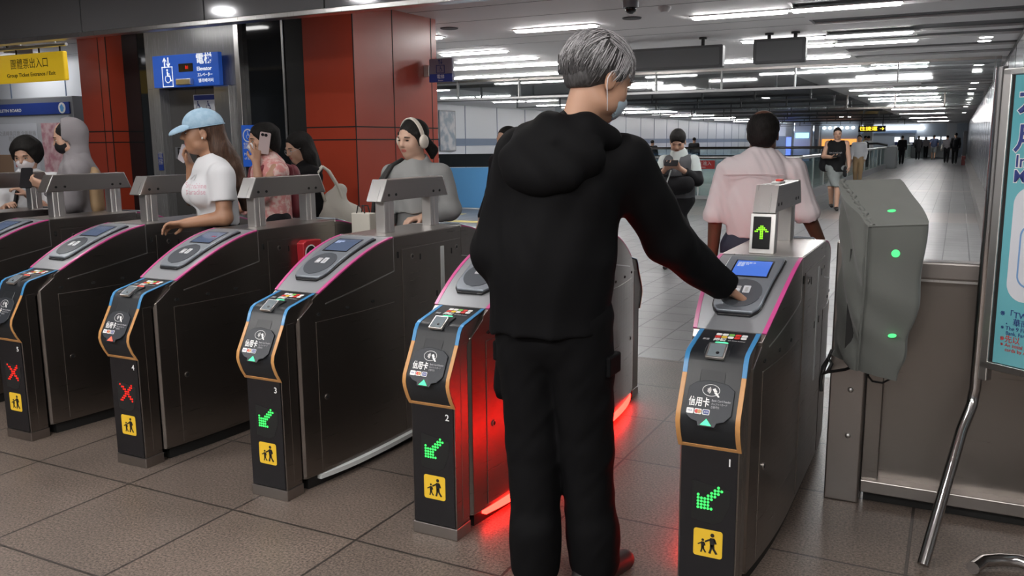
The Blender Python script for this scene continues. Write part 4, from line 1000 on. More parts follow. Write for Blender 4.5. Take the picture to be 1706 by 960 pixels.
# ------------------------------------------------------------------ far end of the concourse
M['shopblue'] = glow('blue_neon', (.10, .16, 1.0), 1.6); M['shopwarm'] = glow('orange_shop_light', (1.0, .35, .08), .8); M['shopwhite'] = glow('shop_light', (.85, .95, 1.0), 2.2); M['shopcyan'] = glow('cyan_sign', (.35, .75, 1.0), 1.1)
t = thing('led_sign', 'yellow LED direction sign hanging far down the concourse', 'sign', (-3.95, 45, 1.98))
mb = MB(); mb.box((-.64, 0, -.15), (.64, .12, .15), 'black'); mb.build('panel', t)
mb = MB()
for x in (-.5, .5): mb.tube([(x, .06, .15), (x, .06, .72)], .02, 'rubber', 6)
mb.build('hanger', t)
fm = frame((0, -.002, 0), (1, 0, 0), (0, 0, 1)); text('往捷運 →', .22, fm @ Matrix.Translation((-.58, 0, 0)), glow('amber_led', (1.0, .62, .03), 2.0), t, 'lettering', width=1.15)
def shop(x0, x1, z0, z1, y, m, name, label, post=None):
    t = thing(name, label, 'shop', ((x0 + x1) / 2, y, 0)); w = (x1 - x0) / 2
    mb = MB(); mb.box((-w, 0, 0), (w, 1.2, CZ - .02), 'farwall'); mb.build('wall', t)
    mb = MB(); mb.box((-w + .1, -.05, z0), (w - .1, 0, z1), m); mb.build('lit_panel', t)
    return t
shop(-12.4, -10.7, 1.0, 1.75, 62, 'wall_b', 'shop_front', 'grey-blue shop front far left of the blue neon column')
t = thing('neon_column', 'blue lit column in front of distant shops', 'column', (-10.53, 60, 0)); mb = MB(); mb.box((-.14, 0, 0), (.14, .3, 1.65), 'shopblue'); mb.box((-.2, .02, 1.65), (.2, .3, CZ - .02), 'farwall'); mb.build('body', t)
shop(-10.4, -9.3, 1.6, 1.95, 61.5, 'shopcyan', 'shop_front', 'distant shop front with a pale cyan lit sign')
shop(-9.2, -8.85, .6, 1.5, 62.5, 'wall_b', 'shop_front', 'narrow blue-grey pier between distant shops')
t = shop(-8.8, -6.3, 1.0, 1.5, 63, 'shopwarm', 'shop_front', 'distant shop with orange lit shelves behind the person in the black vest')
mb = MB()
for k in range(6): mb.ell((-1.0 + .38 * k, -.3, 2.28), (.13, .1, .11), 'shopwhite', 10, 6)
mb.build('lamp', t)
t = thing('pillar', 'pale square pillar right of the orange lit shop', 'column', (-5.95, 66, 0)); mb = MB(); mb.box((-.32, 0, 0), (.32, .5, CZ - .02), 'wall'); mb.build('shaft', t)
t = thing('pillar', 'pale square pillar at the far corridor end', 'column', (-.55, 74, 0)); mb = MB(); mb.box((-.35, 0, 0), (.35, .5, CZ - .02), 'wall'); mb.build('shaft', t)
for k, (x0, x1, z0, z1) in enumerate(((-4.85, -4.35, 1.25, 1.62), (-3.7, -3.3, 1.2, 1.62), (-3.1, -2.5, 1.42, 1.62), (-2.45, -1.9, 1.42, 1.62), (-1.85, -1.35, 1.42, 1.62), (-1.3, -.85, 1.42, 1.62))):
    t = thing('ticket_machine', 'ticket machine with a white lit header on the far wall, %s from the left' % ORD[k], 'machine', ((x0 + x1) / 2, 77.2, 0), 'ticket machines on the far wall'); w = (x1 - x0) / 2
    mb = MB(); mb.box((-w, 0, 0), (w, .6, 1.7), 'farwall' if k != 1 else 'signgrey'); mb.build('body', t, 0.02)
    mb = MB(); mb.box((-w + .04, -.02, z0), (w - .04, 0, z1), 'lightbox'); mb.build('lit_header', t)
    mb = MB(); mb.box((-w + .1, -.015, .85), (w - .1, 0, 1.25), 'signblue2'); mb.build('screen', t)
t = thing('service_counter', 'low grey counter in front of the far ticket machines', 'counter', (-2.0, 73, 0)); mb = MB(); mb.box((-1.3, 0, 0), (1.2, .4, .85), 'farsteel'); mb.build('front', t, 0.02); mb = MB(); mb.box((-1.35, -.05, .85), (1.25, .45, .9), 'alu_paint'); mb.build('top', t)
M['maroonpaint'] = mat('dull_red_paint', (.25, .05, .05), .5)
for k, (y, x) in enumerate(((52, .3), (56.5, .33))):
    t = thing('fire_cabinet', ('dark' if k else 'red') + ' fire equipment cabinet against the right corridor wall', 'cabinet', (x, y, 0)); mb = MB(); mb.box((-.1, -.3, 0), (.1, .3, .5 if k == 0 else 1.9), 'maroonpaint' if k == 0 else 'signgrey'); mb.build('body', t, 0.02); mb = MB(); mb.cyl((-.1, 0, .4), (-1, 0, 0), .09, .02, 'white', 12); mb.build('gauge', t)
# ------------------------------------------------------------------ people: distance fields meshed by surface nets
class SDF:
    def __init__(s, lo, hi, h):
        s.lo = np.array(lo, float); s.h = h
        s.n = np.ceil((np.array(hi) - s.lo) / h).astype(int) + 1
        s.d = np.full(s.n, .09, np.float32); s.pts = []
    def axes(s, a, b):
        i0 = np.clip(((a - s.lo) / s.h).astype(int), 0, s.n - 1); i1 = np.clip(((b - s.lo) / s.h).astype(int) + 2, 1, s.n)
        g = [s.lo[k] + s.h * np.arange(i0[k], i1[k]) for k in range(3)]
        return tuple(slice(i0[k], i1[k]) for k in range(3)), np.meshgrid(*g, indexing='ij', sparse=True)
    def apply(s, f, a, b, k, sub):
        sl, X = s.axes(np.array(a, float) - .07, np.array(b, float) + .07)
        if any(x.size == 0 for x in X): return
        q = f(X).astype(np.float32); o = s.d[sl]
        if sub:
            h = np.clip(.5 - .5 * (o + q) / k, 0, 1) if k else None
            s.d[sl] = np.maximum(o, -q) if not k else o * (1 - h) - q * h + k * h * (1 - h)
        else:
            if k:
                h = np.clip(.5 + .5 * (o - q) / k, 0, 1); s.d[sl] = o * (1 - h) + q * h - k * h * (1 - h)
            else: s.d[sl] = np.minimum(o, q)
    def cone(s, a, b, ra, rb, k=.02, sub=False, flat=None):
        """round tapered limb; flat = (axis, factor) squashes its section along an axis"""
        a = np.array(a, float); b = np.array(b, float); ax, fl = (np.zeros(3), 1.0) if flat is None else (np.array(flat[0], float), flat[1])
        def T(p): return p + ax * (p @ ax) * (1 / fl - 1)
        A, B = T(a), T(b); D = B - A; L = max(1e-9, D @ D)
        def f(X):
            c = X[0] * ax[0] + X[1] * ax[1] + X[2] * ax[2]
            P = [X[i] + ax[i] * c * (1 / fl - 1) if fl != 1 else X[i] for i in range(3)]
            t = np.clip(((P[0] - A[0]) * D[0] + (P[1] - A[1]) * D[1] + (P[2] - A[2]) * D[2]) / L, 0, 1)
            d = np.sqrt((P[0] - A[0] - t * D[0]) ** 2 + (P[1] - A[1] - t * D[1]) ** 2 + (P[2] - A[2] - t * D[2]) ** 2) - (ra + (rb - ra) * t)
            return d * (fl if fl < 1 else 1)
        r = max(ra, rb); s.apply(f, np.minimum(a, b) - r, np.maximum(a, b) + r, k, sub); return s
    def ell(s, c, r, R=None, k=.02, sub=False):
        c = np.array(c, float); R = np.eye(3) if R is None else np.array(R)     # rows of R = ellipsoid axes
        def f(X):
            P = [X[i] - c[i] for i in range(3)]
            q = [(P[0] * R[j][0] + P[1] * R[j][1] + P[2] * R[j][2]) for j in range(3)]
            k0 = np.sqrt(sum((q[j] / r[j]) ** 2 for j in range(3))) + 1e-9; k1 = np.sqrt(sum((q[j] / r[j] ** 2) ** 2 for j in range(3))) + 1e-9
            return np.clip(k0 * (k0 - 1) / k1, -.2, .2)
        m = max(r); s.apply(f, c - m, c + m, k, sub); return s
    def chain(s, P, R, k=.02, flat=None):
        for i in range(len(P) - 1): s.cone(P[i], P[i + 1], R[i], R[i + 1], k, flat=flat)
        return s
    def grid(s): return np.meshgrid(*[s.lo[k] + s.h * np.arange(s.n[k]) for k in range(3)], indexing='ij', sparse=True)
    def cut(s, p, n):
        n = np.array(n, float); n = n / np.linalg.norm(n); X = s.grid()
        s.d = np.maximum(s.d, ((X[0] - p[0]) * n[0] + (X[1] - p[1]) * n[1] + (X[2] - p[2]) * n[2]).astype(np.float32)); return s
    def union(s, o, k=.015):
        h = np.clip(.5 + .5 * (s.d - o.d) / k, 0, 1); s.d = s.d * (1 - h) + o.d * h - k * h * (1 - h); return s
    def minus(s, o): s.d = np.maximum(s.d, -o.d); return s
    def new(s):
        o = SDF.__new__(SDF); o.lo, o.h, o.n, o.d = s.lo, s.h, s.n, np.full(s.n, .09, np.float32); return o
    def folds(s, amp, f, seed=0, dirs=(1, 1, 1)):
        X = s.grid(); r = random.Random(seed); w = [[r.uniform(-1, 1) * dirs[i] for i in range(3)] for _ in range(4)]
        def L(v): return X[0] * v[0] + X[1] * v[1] + X[2] * v[2]
        a = np.sin(f * .5 * L(w[0]) + 1.3); n = np.sin(f * L(w[1]) + 2.2 * a + seed) * .6 + np.sin(f * 1.9 * L(w[2]) + 1.7 * a) * .4
        s.d = s.d + (amp * n * np.abs(n) ** .3).astype(np.float32); return s
    def mesh(s, name, mats, parent=None, paint=None, smooth_iter=1):
        d = s.d; d = np.pad(d, 1, constant_values=.05); lo = s.lo - s.h
        ins = (d < 0).astype(np.int8); nx, ny, nz = [q - 1 for q in d.shape]
        cnt = np.zeros((nx, ny, nz), np.int8)
        for dx in (0, 1):
            for dy in (0, 1):
                for dz in (0, 1): cnt += ins[dx:dx + nx, dy:dy + ny, dz:dz + nz]
        I = np.argwhere((cnt > 0) & (cnt < 8))
        if not len(I): return None
        idx = np.full((nx, ny, nz), -1, np.int32); idx[I[:, 0], I[:, 1], I[:, 2]] = np.arange(len(I))
        V = np.zeros((len(I), 3)); C_ = np.zeros(len(I))
        cor = [(a, b, c) for a in (0, 1) for b in (0, 1) for c in (0, 1)]
        val = {c: d[I[:, 0] + c[0], I[:, 1] + c[1], I[:, 2] + c[2]] for c in cor}
        for a in cor:
            for ax in range(3):
                if a[ax] == 0:
                    b = tuple(a[i] + (1 if i == ax else 0) for i in range(3)); va, vb = val[a], val[b]; m = (va < 0) != (vb < 0)
                    t = np.where(m, va / np.where(m, va - vb, 1), 0)
                    p = np.stack([np.full(len(I), float(a[i])) + (t if i == ax else 0) for i in range(3)], 1); V[m] += p[m]; C_[m] += 1
        V = (V / C_[:, None] + I) * s.h + lo
        quads = []
        for ax in range(3):
            o1, o2 = [i for i in range(3) if i != ax]
            A = ins; sl0 = [slice(1, -1)] * 3; sl0[ax] = slice(0, -1); sl1 = list(sl0); sl1[ax] = slice(1, None)
            E = np.argwhere(A[tuple(sl0)] != A[tuple(sl1)])
            if not len(E): continue
            base = E.copy(); base[:, o1] += 1; base[:, o2] += 1
            flip = A[base[:, 0], base[:, 1], base[:, 2]] == 1
            def cell(u, v):
                q = base.copy(); q[:, o1] -= u; q[:, o2] -= v; return idx[q[:, 0], q[:, 1], q[:, 2]]
            Q = np.stack([cell(0, 0), cell(1, 0), cell(1, 1), cell(0, 1)], 1)
            if ax == 1: flip = ~flip
            Q[~flip] = Q[~flip][:, ::-1]
            quads.append(Q)
        Q = np.concatenate(quads); Q = Q[(Q >= 0).all(1)]
        for _ in range(smooth_iter):
            acc = np.zeros_like(V); c = np.zeros(len(V))
            for i in range(4):
                for j in ((i + 1) % 4, (i + 3) % 4): np.add.at(acc, Q[:, i], V[Q[:, j]]); np.add.at(c, Q[:, i], 1)
            V = V * .5 + .5 * acc / np.maximum(c, 1)[:, None]
        me = bpy.data.meshes.new(name)
        me.vertices.add(len(V)); me.vertices.foreach_set('co', V.astype(np.float32).ravel())
        me.loops.add(len(Q) * 4); me.loops.foreach_set('vertex_index', Q[:, ::-1].astype(np.int32).ravel())
        me.polygons.add(len(Q)); me.polygons.foreach_set('loop_start', np.arange(0, len(Q) * 4, 4, dtype=np.int32)); me.polygons.foreach_set('loop_total', np.full(len(Q), 4, np.int32))
        me.update(calc_edges=True)
        for m in ([mats] if not isinstance(mats, list) else mats): me.materials.append(M[m] if isinstance(m, str) else m)
        if paint is not None:
            Cn = V[Q].mean(1); me.polygons.foreach_set('material_index', paint(Cn).astype(np.int32))
        me.shade_smooth(); me.validate()
        o = bpy.data.objects.new(name, me); COL.objects.link(o)
        if parent is not None: o.parent = parent
        return o

def N3(v): v = np.array(v, float); return v / np.linalg.norm(v)
def A3(*v): return np.array(v, float)
UPV = A3(0, 0, 1)
def yawdir(deg, pitch=0):
    """unit vector; 0 = towards +y (away from the viewer), positive turns to +x; pitch up positive"""
    a, p = math.radians(deg), math.radians(pitch); return A3(math.sin(a) * math.cos(p), math.cos(a) * math.cos(p), math.sin(p))
class Head:
    def __init__(s, c, yaw, pitch=0, scale=1.0, tilt=0):
        s.c = np.array(c, float); s.f = yawdir(yaw, pitch); s.r = N3(np.cross(s.f, UPV)); s.u = N3(np.cross(s.r, s.f)); s.k = scale
        if tilt:
            a = math.radians(tilt); s.r, s.u = math.cos(a) * s.r + math.sin(a) * s.u, math.cos(a) * s.u - math.sin(a) * s.r
    def P(s, r, f, u): return s.c + s.k * (s.r * r + s.f * f + s.u * u)
    @property
    def R(s): return np.stack([s.r, s.f, s.u])
def add_head(S, H, neck=None, nr=.054, female=False):
    k = H.k; R = H.R
    def E(r, f, u, a, b, c, kk=.02, sub=False): S.ell(H.P(r, f, u), (a * k, b * k, c * k), R, kk, sub)
    E(0, -.012, .035, .073, .094, .080, .01)
    E(0, .028, -.028, .058, .064, .084, .03)
    E(0, .052, -.088, .027, .030, .022, .03)
    for s in (-1, 1):
        E(s * .036, .050, -.028, .026, .030, .032, .025)
        E(s * .048, .018, -.070, .018, .035, .022, .025)
        E(s * .074, -.006, -.012, .009, .019, .031, .006); E(s * .082, .000, -.008, .006, .009, .018, .006, True)
        E(s * .030, .101, .003, .017, .018, .011, .010, True)
    S.cone(H.P(-.034, .083, .022), H.P(.034, .083, .022), .008 * k, .008 * k, .015)
    S.cone(H.P(0, .088, .010), H.P(0, .103, -.022), .0075 * k, .0115 * k, .010)
    for s in (-1, 1): S.cone(H.P(s * .004, .094, -.026), H.P(s * .012, .092, -.027), .007 * k, .006 * k, .006)
    S.cone(H.P(-.016, .084, -.050), H.P(.016, .084, -.050), .0065 * k, .0065 * k, .006); S.cone(H.P(-.013, .084, -.061), H.P(.013, .084, -.061), .0068 * k, .0068 * k, .006)
    if neck is not None: S.cone(neck, H.P(0, -.018, -.055), nr * 1.08, nr * .98, .025)
def lips_paint(H, idx=1):
    def f(C):
        q = C - H.P(0, .092, -.0555); a = q @ H.r / (.021 * H.k); b = q @ H.u / (.0105 * H.k); c = q @ H.f / (.022 * H.k)
        return np.where(a * a + b * b + c * c < 1, idx, 0)
    return f
def face_bits(H, parent, brow='hair_black', eyes=True, closed=False):
    for s in (-1, 1):
        if eyes:
            mb = MB(); R = Matrix([list(v) for v in H.R]).transposed()
            mb.ell(tuple(H.P(s * .030, .0815, .0025)), (.0125 * H.k, .006 * H.k, (.0022 if closed else .0052) * H.k), 'eyeball' if not closed else 'hair_black', 10, 7, R)
            if not closed: mb.ell(tuple(H.P(s * .030, .0855, .0022)), (.0058 * H.k, .003 * H.k, .0050 * H.k), 'iris', 10, 6, R)
            mb.tube([tuple(H.P(s * (.030 + dx), .0865 - abs(dx) * .35, .008 - abs(dx) * .22)) for dx in (-.014, -.006, .002, .010, .016)], .0014 * H.k, 'hair_black', 5)
            mb.build('eye', parent, smooth=60)
        mb = MB(); mb.tube([tuple(H.P(s * x, .094 - abs(x - .03) * .5 - (.012 if x > .045 else 0), z)) for x, z in ((.014, .022), (.026, .026), (.038, .026), (.050, .020))], [.0022, .0034, .003, .0014], brow, 6); mb.build('eyebrow', parent, smooth=60)
def add_hand(S, w, d, n, thumb, curl=(25, 30, 20), size=1.0, spread=.0, fing=None):
    """w wrist, d finger direction, n palm normal, thumb = +1/-1 side along n x d"""
    d = N3(d); n = np.array(n, float); n = N3(n - d * (n @ d)); t = np.cross(n, d) * thumb; z = size
    for o in (-.024, -.008, .008, .024): S.cone(w + d * .012 * z + t * o * .75 * z, w + d * .082 * z + t * o * z, .0145 * z, .0125 * z, .010)
    L = (.066, .076, .070, .054)
    for i in range(4):
        o = (.030 - .020 * i) * z; p = w + d * (.085 - .004 * abs(i - 1)) * z + t * o; ang = 0; r = .0092 * z
        cs = curl if fing is None else fing[i]; dd = N3(d + t * (1.5 - i) * spread)
        for j, (fr, c) in enumerate(zip((.45, .30, .25), cs)):
            ang += math.radians(c); q = p + (dd * math.cos(ang) + n * math.sin(ang)) * L[i] * fr * z; S.cone(p, q, r, r * .92, .004); p = q; r *= .92
    p = w + d * .022 * z + t * .026 * z; q = p + N3(d * .62 + t * .62 + n * .38) * .042 * z; S.cone(p, q, .0135 * z, .0112 * z, .010); q2 = q + N3(d * .85 + t * .12 + n * .45) * .032 * z; S.cone(q, q2, .0108 * z, .0088 * z, .005)

SKINS = dict(skin_a=(.50, .30, .215), skin_b=(.42, .235, .155), skin_tan=(.36, .19, .115), skin_dark=(.115, .050, .030), skin_c=(.55, .35, .26))
for k_, c_ in SKINS.items(): M[k_] = mat(k_, c_, .5, sss=.08)
M['lips'] = mat('lips', (.42, .12, .10), .4); M['lips2'] = mat('lips_dark', (.30, .14, .10), .45)
M['eyeball'] = mat('eyeball', (.55, .54, .52), .25); M['iris'] = mat('iris', (.015, .008, .005), .15)
M['hair_black'] = mat('black_hair', (.007, .0065, .0065), .7, spec=.18, noise=((220, 220, 25), 3, (.016, .014, .013), .4, .7))
M['hair_brown'] = mat('brown_hair', (.036, .018, .011), .55, spec=.35, noise=((240, 240, 18), 3, (.080, .040, .024), .35, .7))
def randmat(name, a, b, rough):
    m = bpy.data.materials.new(name); m.use_nodes = True; nt = m.node_tree; p = nt.nodes['Principled BSDF']; p.inputs['Roughness'].default_value = rough
    g = nt.nodes.new('ShaderNodeNewGeometry'); r = nt.nodes.new('ShaderNodeValToRGB'); r.color_ramp.elements[0].color = (*a, 1); r.color_ramp.elements[1].color = (*b, 1)
    nt.links.new(g.outputs['Random Per Island'], r.inputs[0]); nt.links.new(r.outputs[0], p.inputs['Base Color']); return m
M['hair_grey'] = randmat('grey_hair_strands', (.045, .044, .046), (.50, .49, .51), .45)
M['hair_salt'] = randmat('dark_grey_hair_strands', (.012, .012, .013), (.15, .145, .15), .5)
M['hair_grey_cap'] = mat('grey_hair_base', (.022, .021, .022), .6, noise=((150, 150, 30), 3, (.07, .068, .07), .35, .7))
M['jacket'] = mat('black_jacket', (.0024, .0024, .0030), .75, spec=.12, bump=((60, 60, 60), .12, .003))
M['trousers'] = mat('black_trousers', (.0026, .0026, .0032), .8, spec=.12, bump=((70, 70, 70), .12, .003))
M['shoe'] = mat('dark_shoe', (.02, .018, .018), .5)
M['maskblue'] = mat('pale_blue_mask', (.42, .53, .62), .7); M['maskwhite'] = mat('white_mask', (.62, .58, .60), .7)
M['tee_white'] = mat('white_tee', (.62, .63, .66), .75, bump=(80, .08, .002)); M['tee_black'] = mat('black_tee', (.006, .006, .007), .8, spec=.2)
M['denim'] = mat('blue_jeans', (.16, .22, .30), .8, noise=(40, 3, (.22, .30, .38), .4, .6)); M['navy'] = mat('navy_trousers', (.018, .022, .045), .7)
M['shirt'] = mat('pale_pink_shirt', (.62, .56, .58), .7, bump=(60, .08, .002))
M['grey_top'] = mat('grey_sweatshirt', (.24, .245, .245), .8, bump=(90, .1, .002)); M['grey_skirt'] = mat('grey_trousers', (.19, .195, .20), .8)
M['hoodie'] = mat('grey_hoodie', (.22, .205, .22), .8, bump=(60, .1, .003))
M['pink_shirt'] = mat('pink_print_shirt', (.60, .25, .24), .75, noise=(26, 3, (.70, .52, .48), .45, .60)); M['maroon'] = mat('maroon_strap', (.16, .025, .035), .6)
M['vest'] = mat('charcoal_vest', (.050, .052, .058), .7); M['sleeve'] = mat('pale_sleeve', (.48, .53, .52), .75); M['darkcloth'] = mat('dark_cloth', (.011, .011, .013), .8, spec=.25)
M['cap_blue'] = mat('pale_blue_cap', (.27, .42, .56), .75, noise=(30, 3, (.34, .49, .62), .4, .6), bump=(140, .15, .002)); M['canvas'] = mat('cream_canvas', (.56, .54, .48), .8, bump=(70, .1, .003))
M['shorts'] = mat('grey_shorts', (.20, .22, .22), .8); M['phone'] = mat('dark_phone', (.012, .012, .014), .2); M['phone_pink'] = mat('pale_pink_phone', (.50, .40, .40), .3)
M['yellow_cloth'] = mat('yellow_top', (.62, .44, .04), .8); M['navy_cloth'] = mat('navy_top', (.02, .03, .07), .8); M['headset'] = mat('cream_headphones', (.62, .57, .50), .4); M['card'] = mat('translucent_card_case', (.45, .42, .46), .2)
M['khaki'] = mat('khaki_bag', (.36, .24, .13), .7)

def legs(S, hipc, side, kn, an, r=(.085, .055, .042), k=.02):
    for s, K, A in zip((-1, 1), kn, an):
        h = hipc + side * s * .085; S.cone(h, K, r[0], r[1], k); S.cone(K, A, r[1] * 1.0, r[2], k)
def feet(S, an, f, r=.038):
    for A in an: S.cone(A + A3(0, 0, -.02) - f * .03, A + f * .13 + A3(0, 0, -.045), r, r * .72, .02, flat=(UPV, .9))

def shoes(t, an, f, r=.042, h=.010):
    for A in an:
        S = SDF(A - .26, A + .26, h); S.cone(A + A3(0, 0, -.02) - f * .03, A + f * .13 + A3(0, 0, -.045), r, r * .72, .02, flat=(UPV, .9)); S.cut((0, 0, .0005), (0, 0, -1)); S.mesh('shoe', 'shoe', t)
def drape(o, target, d, off=.0012):
    """lay a print on a garment: push its vertices along d until they meet the cloth"""
    from mathutils.bvhtree import BVHTree
    me = target.data; tree = BVHTree.FromPolygons([v.co.copy() for v in me.vertices], [tuple(p.vertices) for p in me.polygons])
    d = Vector(d).normalized()
    for v in o.data.vertices:
        hit = tree.ray_cast(v.co - d * .3, d)
        if hit[0] is not None: v.co = hit[0] - d * off
    return o

def simple_person(label, cat, x, y, yaw, H, top, bottom, skin='skin_b', hair='hair_black', group=None, bag=None, shorts=False, longhair=False, swing=.1, arms=0, res=.02, stride=.12, width=1.0, dress=False):
    """a distant walker: one continuous body mesh plus hair and clothing"""
    t = thing('person', label, 'person', (x, y, 0), group); k = H / 1.70; f = yawdir(yaw); r = N3(np.cross(f, UPV))
    def P(a, b, c): return (r * a * width + f * b + UPV * c) * k
    B = SDF((-.5, -.5, -.02), (.5, .5, H + .06), res)
    hd = Head(P(0, .02, 1.585), yaw, -6, k); an = [P(-.08, stride, .07), P(.08, -stride, .08)]; kn = [P(-.085, stride * .7 + .03, .48), P(.085, -stride * .2 + .03, .48)]
    sh = [P(-.175, 0, 1.385), P(.175, 0, 1.385)]; el = [P(-.225, -swing * .5 - .02, 1.10), P(.225, swing * .5 - .02, 1.10)]; wr = [P(-.21, swing * .2 + .06, .86), P(.21, swing + .06, .87)]
    if arms: wr = [P(-.08, .22, 1.08), P(.08, .22, 1.08)]
    add_head(B, hd, P(0, -.01, 1.42), .052 * k)
    B.cone(P(0, 0, .95), P(0, 0, 1.28), .13 * k, .145 * k, .04, flat=(f, .65)); B.cone(sh[0], sh[1], .055, .055, .04)
    legs(B, P(0, 0, .90), r * k, kn, an, (.08, .052, .04)); feet(B, an, f)
    for a, b, c in zip(sh, el, wr):
        B.chain([a, b, c], [.05, .04, .03]); d = N3(c - b); B.cone(c, c + d * .13, .03, .02, .01, flat=(r, .6))
    B.mesh('body', skin, t)
    J = SDF((-.5, -.5, .3 * k), (.5, .5, 1.6 * k), res)
    hem = .55 if dress else .86
    J.cone(P(0, 0, .80), P(0, 0, 1.06), .165 * k * width, .15 * k * width, .04, flat=(f, .72)); J.cone(P(0, 0, 1.06), P(0, 0, 1.30), .15 * k * width, .168 * k * width, .05, flat=(f, .72)); J.cone(sh[0], sh[1], .07, .07, .05)
    if dress: J.cone(P(0, 0, .55), P(0, 0, .9), .19 * k, .16 * k, .05, flat=(f, .8))
    J.cut(P(0, 0, hem), (0, 0, -1)); J.cut(P(0, 0, 1.46), (0, 0, 1))
    for a, b, c in zip(sh, el, wr):
        Z = J.new(); e = b + (c - b) * (.9 if not shorts else .0); Z.chain([a, b, e], [.066, .056, .046]) if not shorts else Z.cone(a, a + (b - a) * .6, .068, .062)
        J.union(Z, .03)
    J.mesh('top', top, t)
    L = SDF((-.4, -.45, 0), (.4, .45, 1.02 * k), res); legs(L, P(0, 0, .90), r * k, kn, an, (.098, .075, .062)); L.cone(P(0, 0, .88), P(0, 0, .98), .15 * k, .145 * k, .04, flat=(f, .75)); L.cut(P(0, 0, .50 if shorts else .07), (0, 0, -1)); L.mesh('trousers' if not shorts else 'shorts', bottom, t)
    shoes(t, an, f, .045, min(res, .012))
    Hh = SDF(hd.c - .24, hd.c + .2, min(res, .014)); Hh.ell(hd.P(0, -.02, .04), (.082 * k, .102 * k, .085 * k), hd.R, .01)
    if longhair: Hh.cone(hd.P(0, -.06, .02), hd.P(0, -.09, -.17), .075 * k, .06 * k, .03)
    Hh.cut(hd.P(0, .055, .045), N3(hd.f * .85 - hd.u * .5)); Hh.mesh('hair', hair, t)
    if bag == 'backpack':
        G = SDF(P(0, -.2, 1.15) - .3, P(0, -.2, 1.15) + .3, res); G.cone(P(0, -.19, 1.02), P(0, -.18, 1.28), .13, .12, .02, flat=(f, .6)); G.mesh('backpack', 'darkcloth', t)
    if bag == 'tote':
        G = SDF(P(-.27, 0, .95) - .3, P(-.27, 0, .95) + .3, res); G.cone(P(-.30, .0, .86), P(-.28, 0, 1.05), .14, .12, .02, flat=(r, .45)); G.mesh('shoulder_bag', 'canvas', t)
    return t
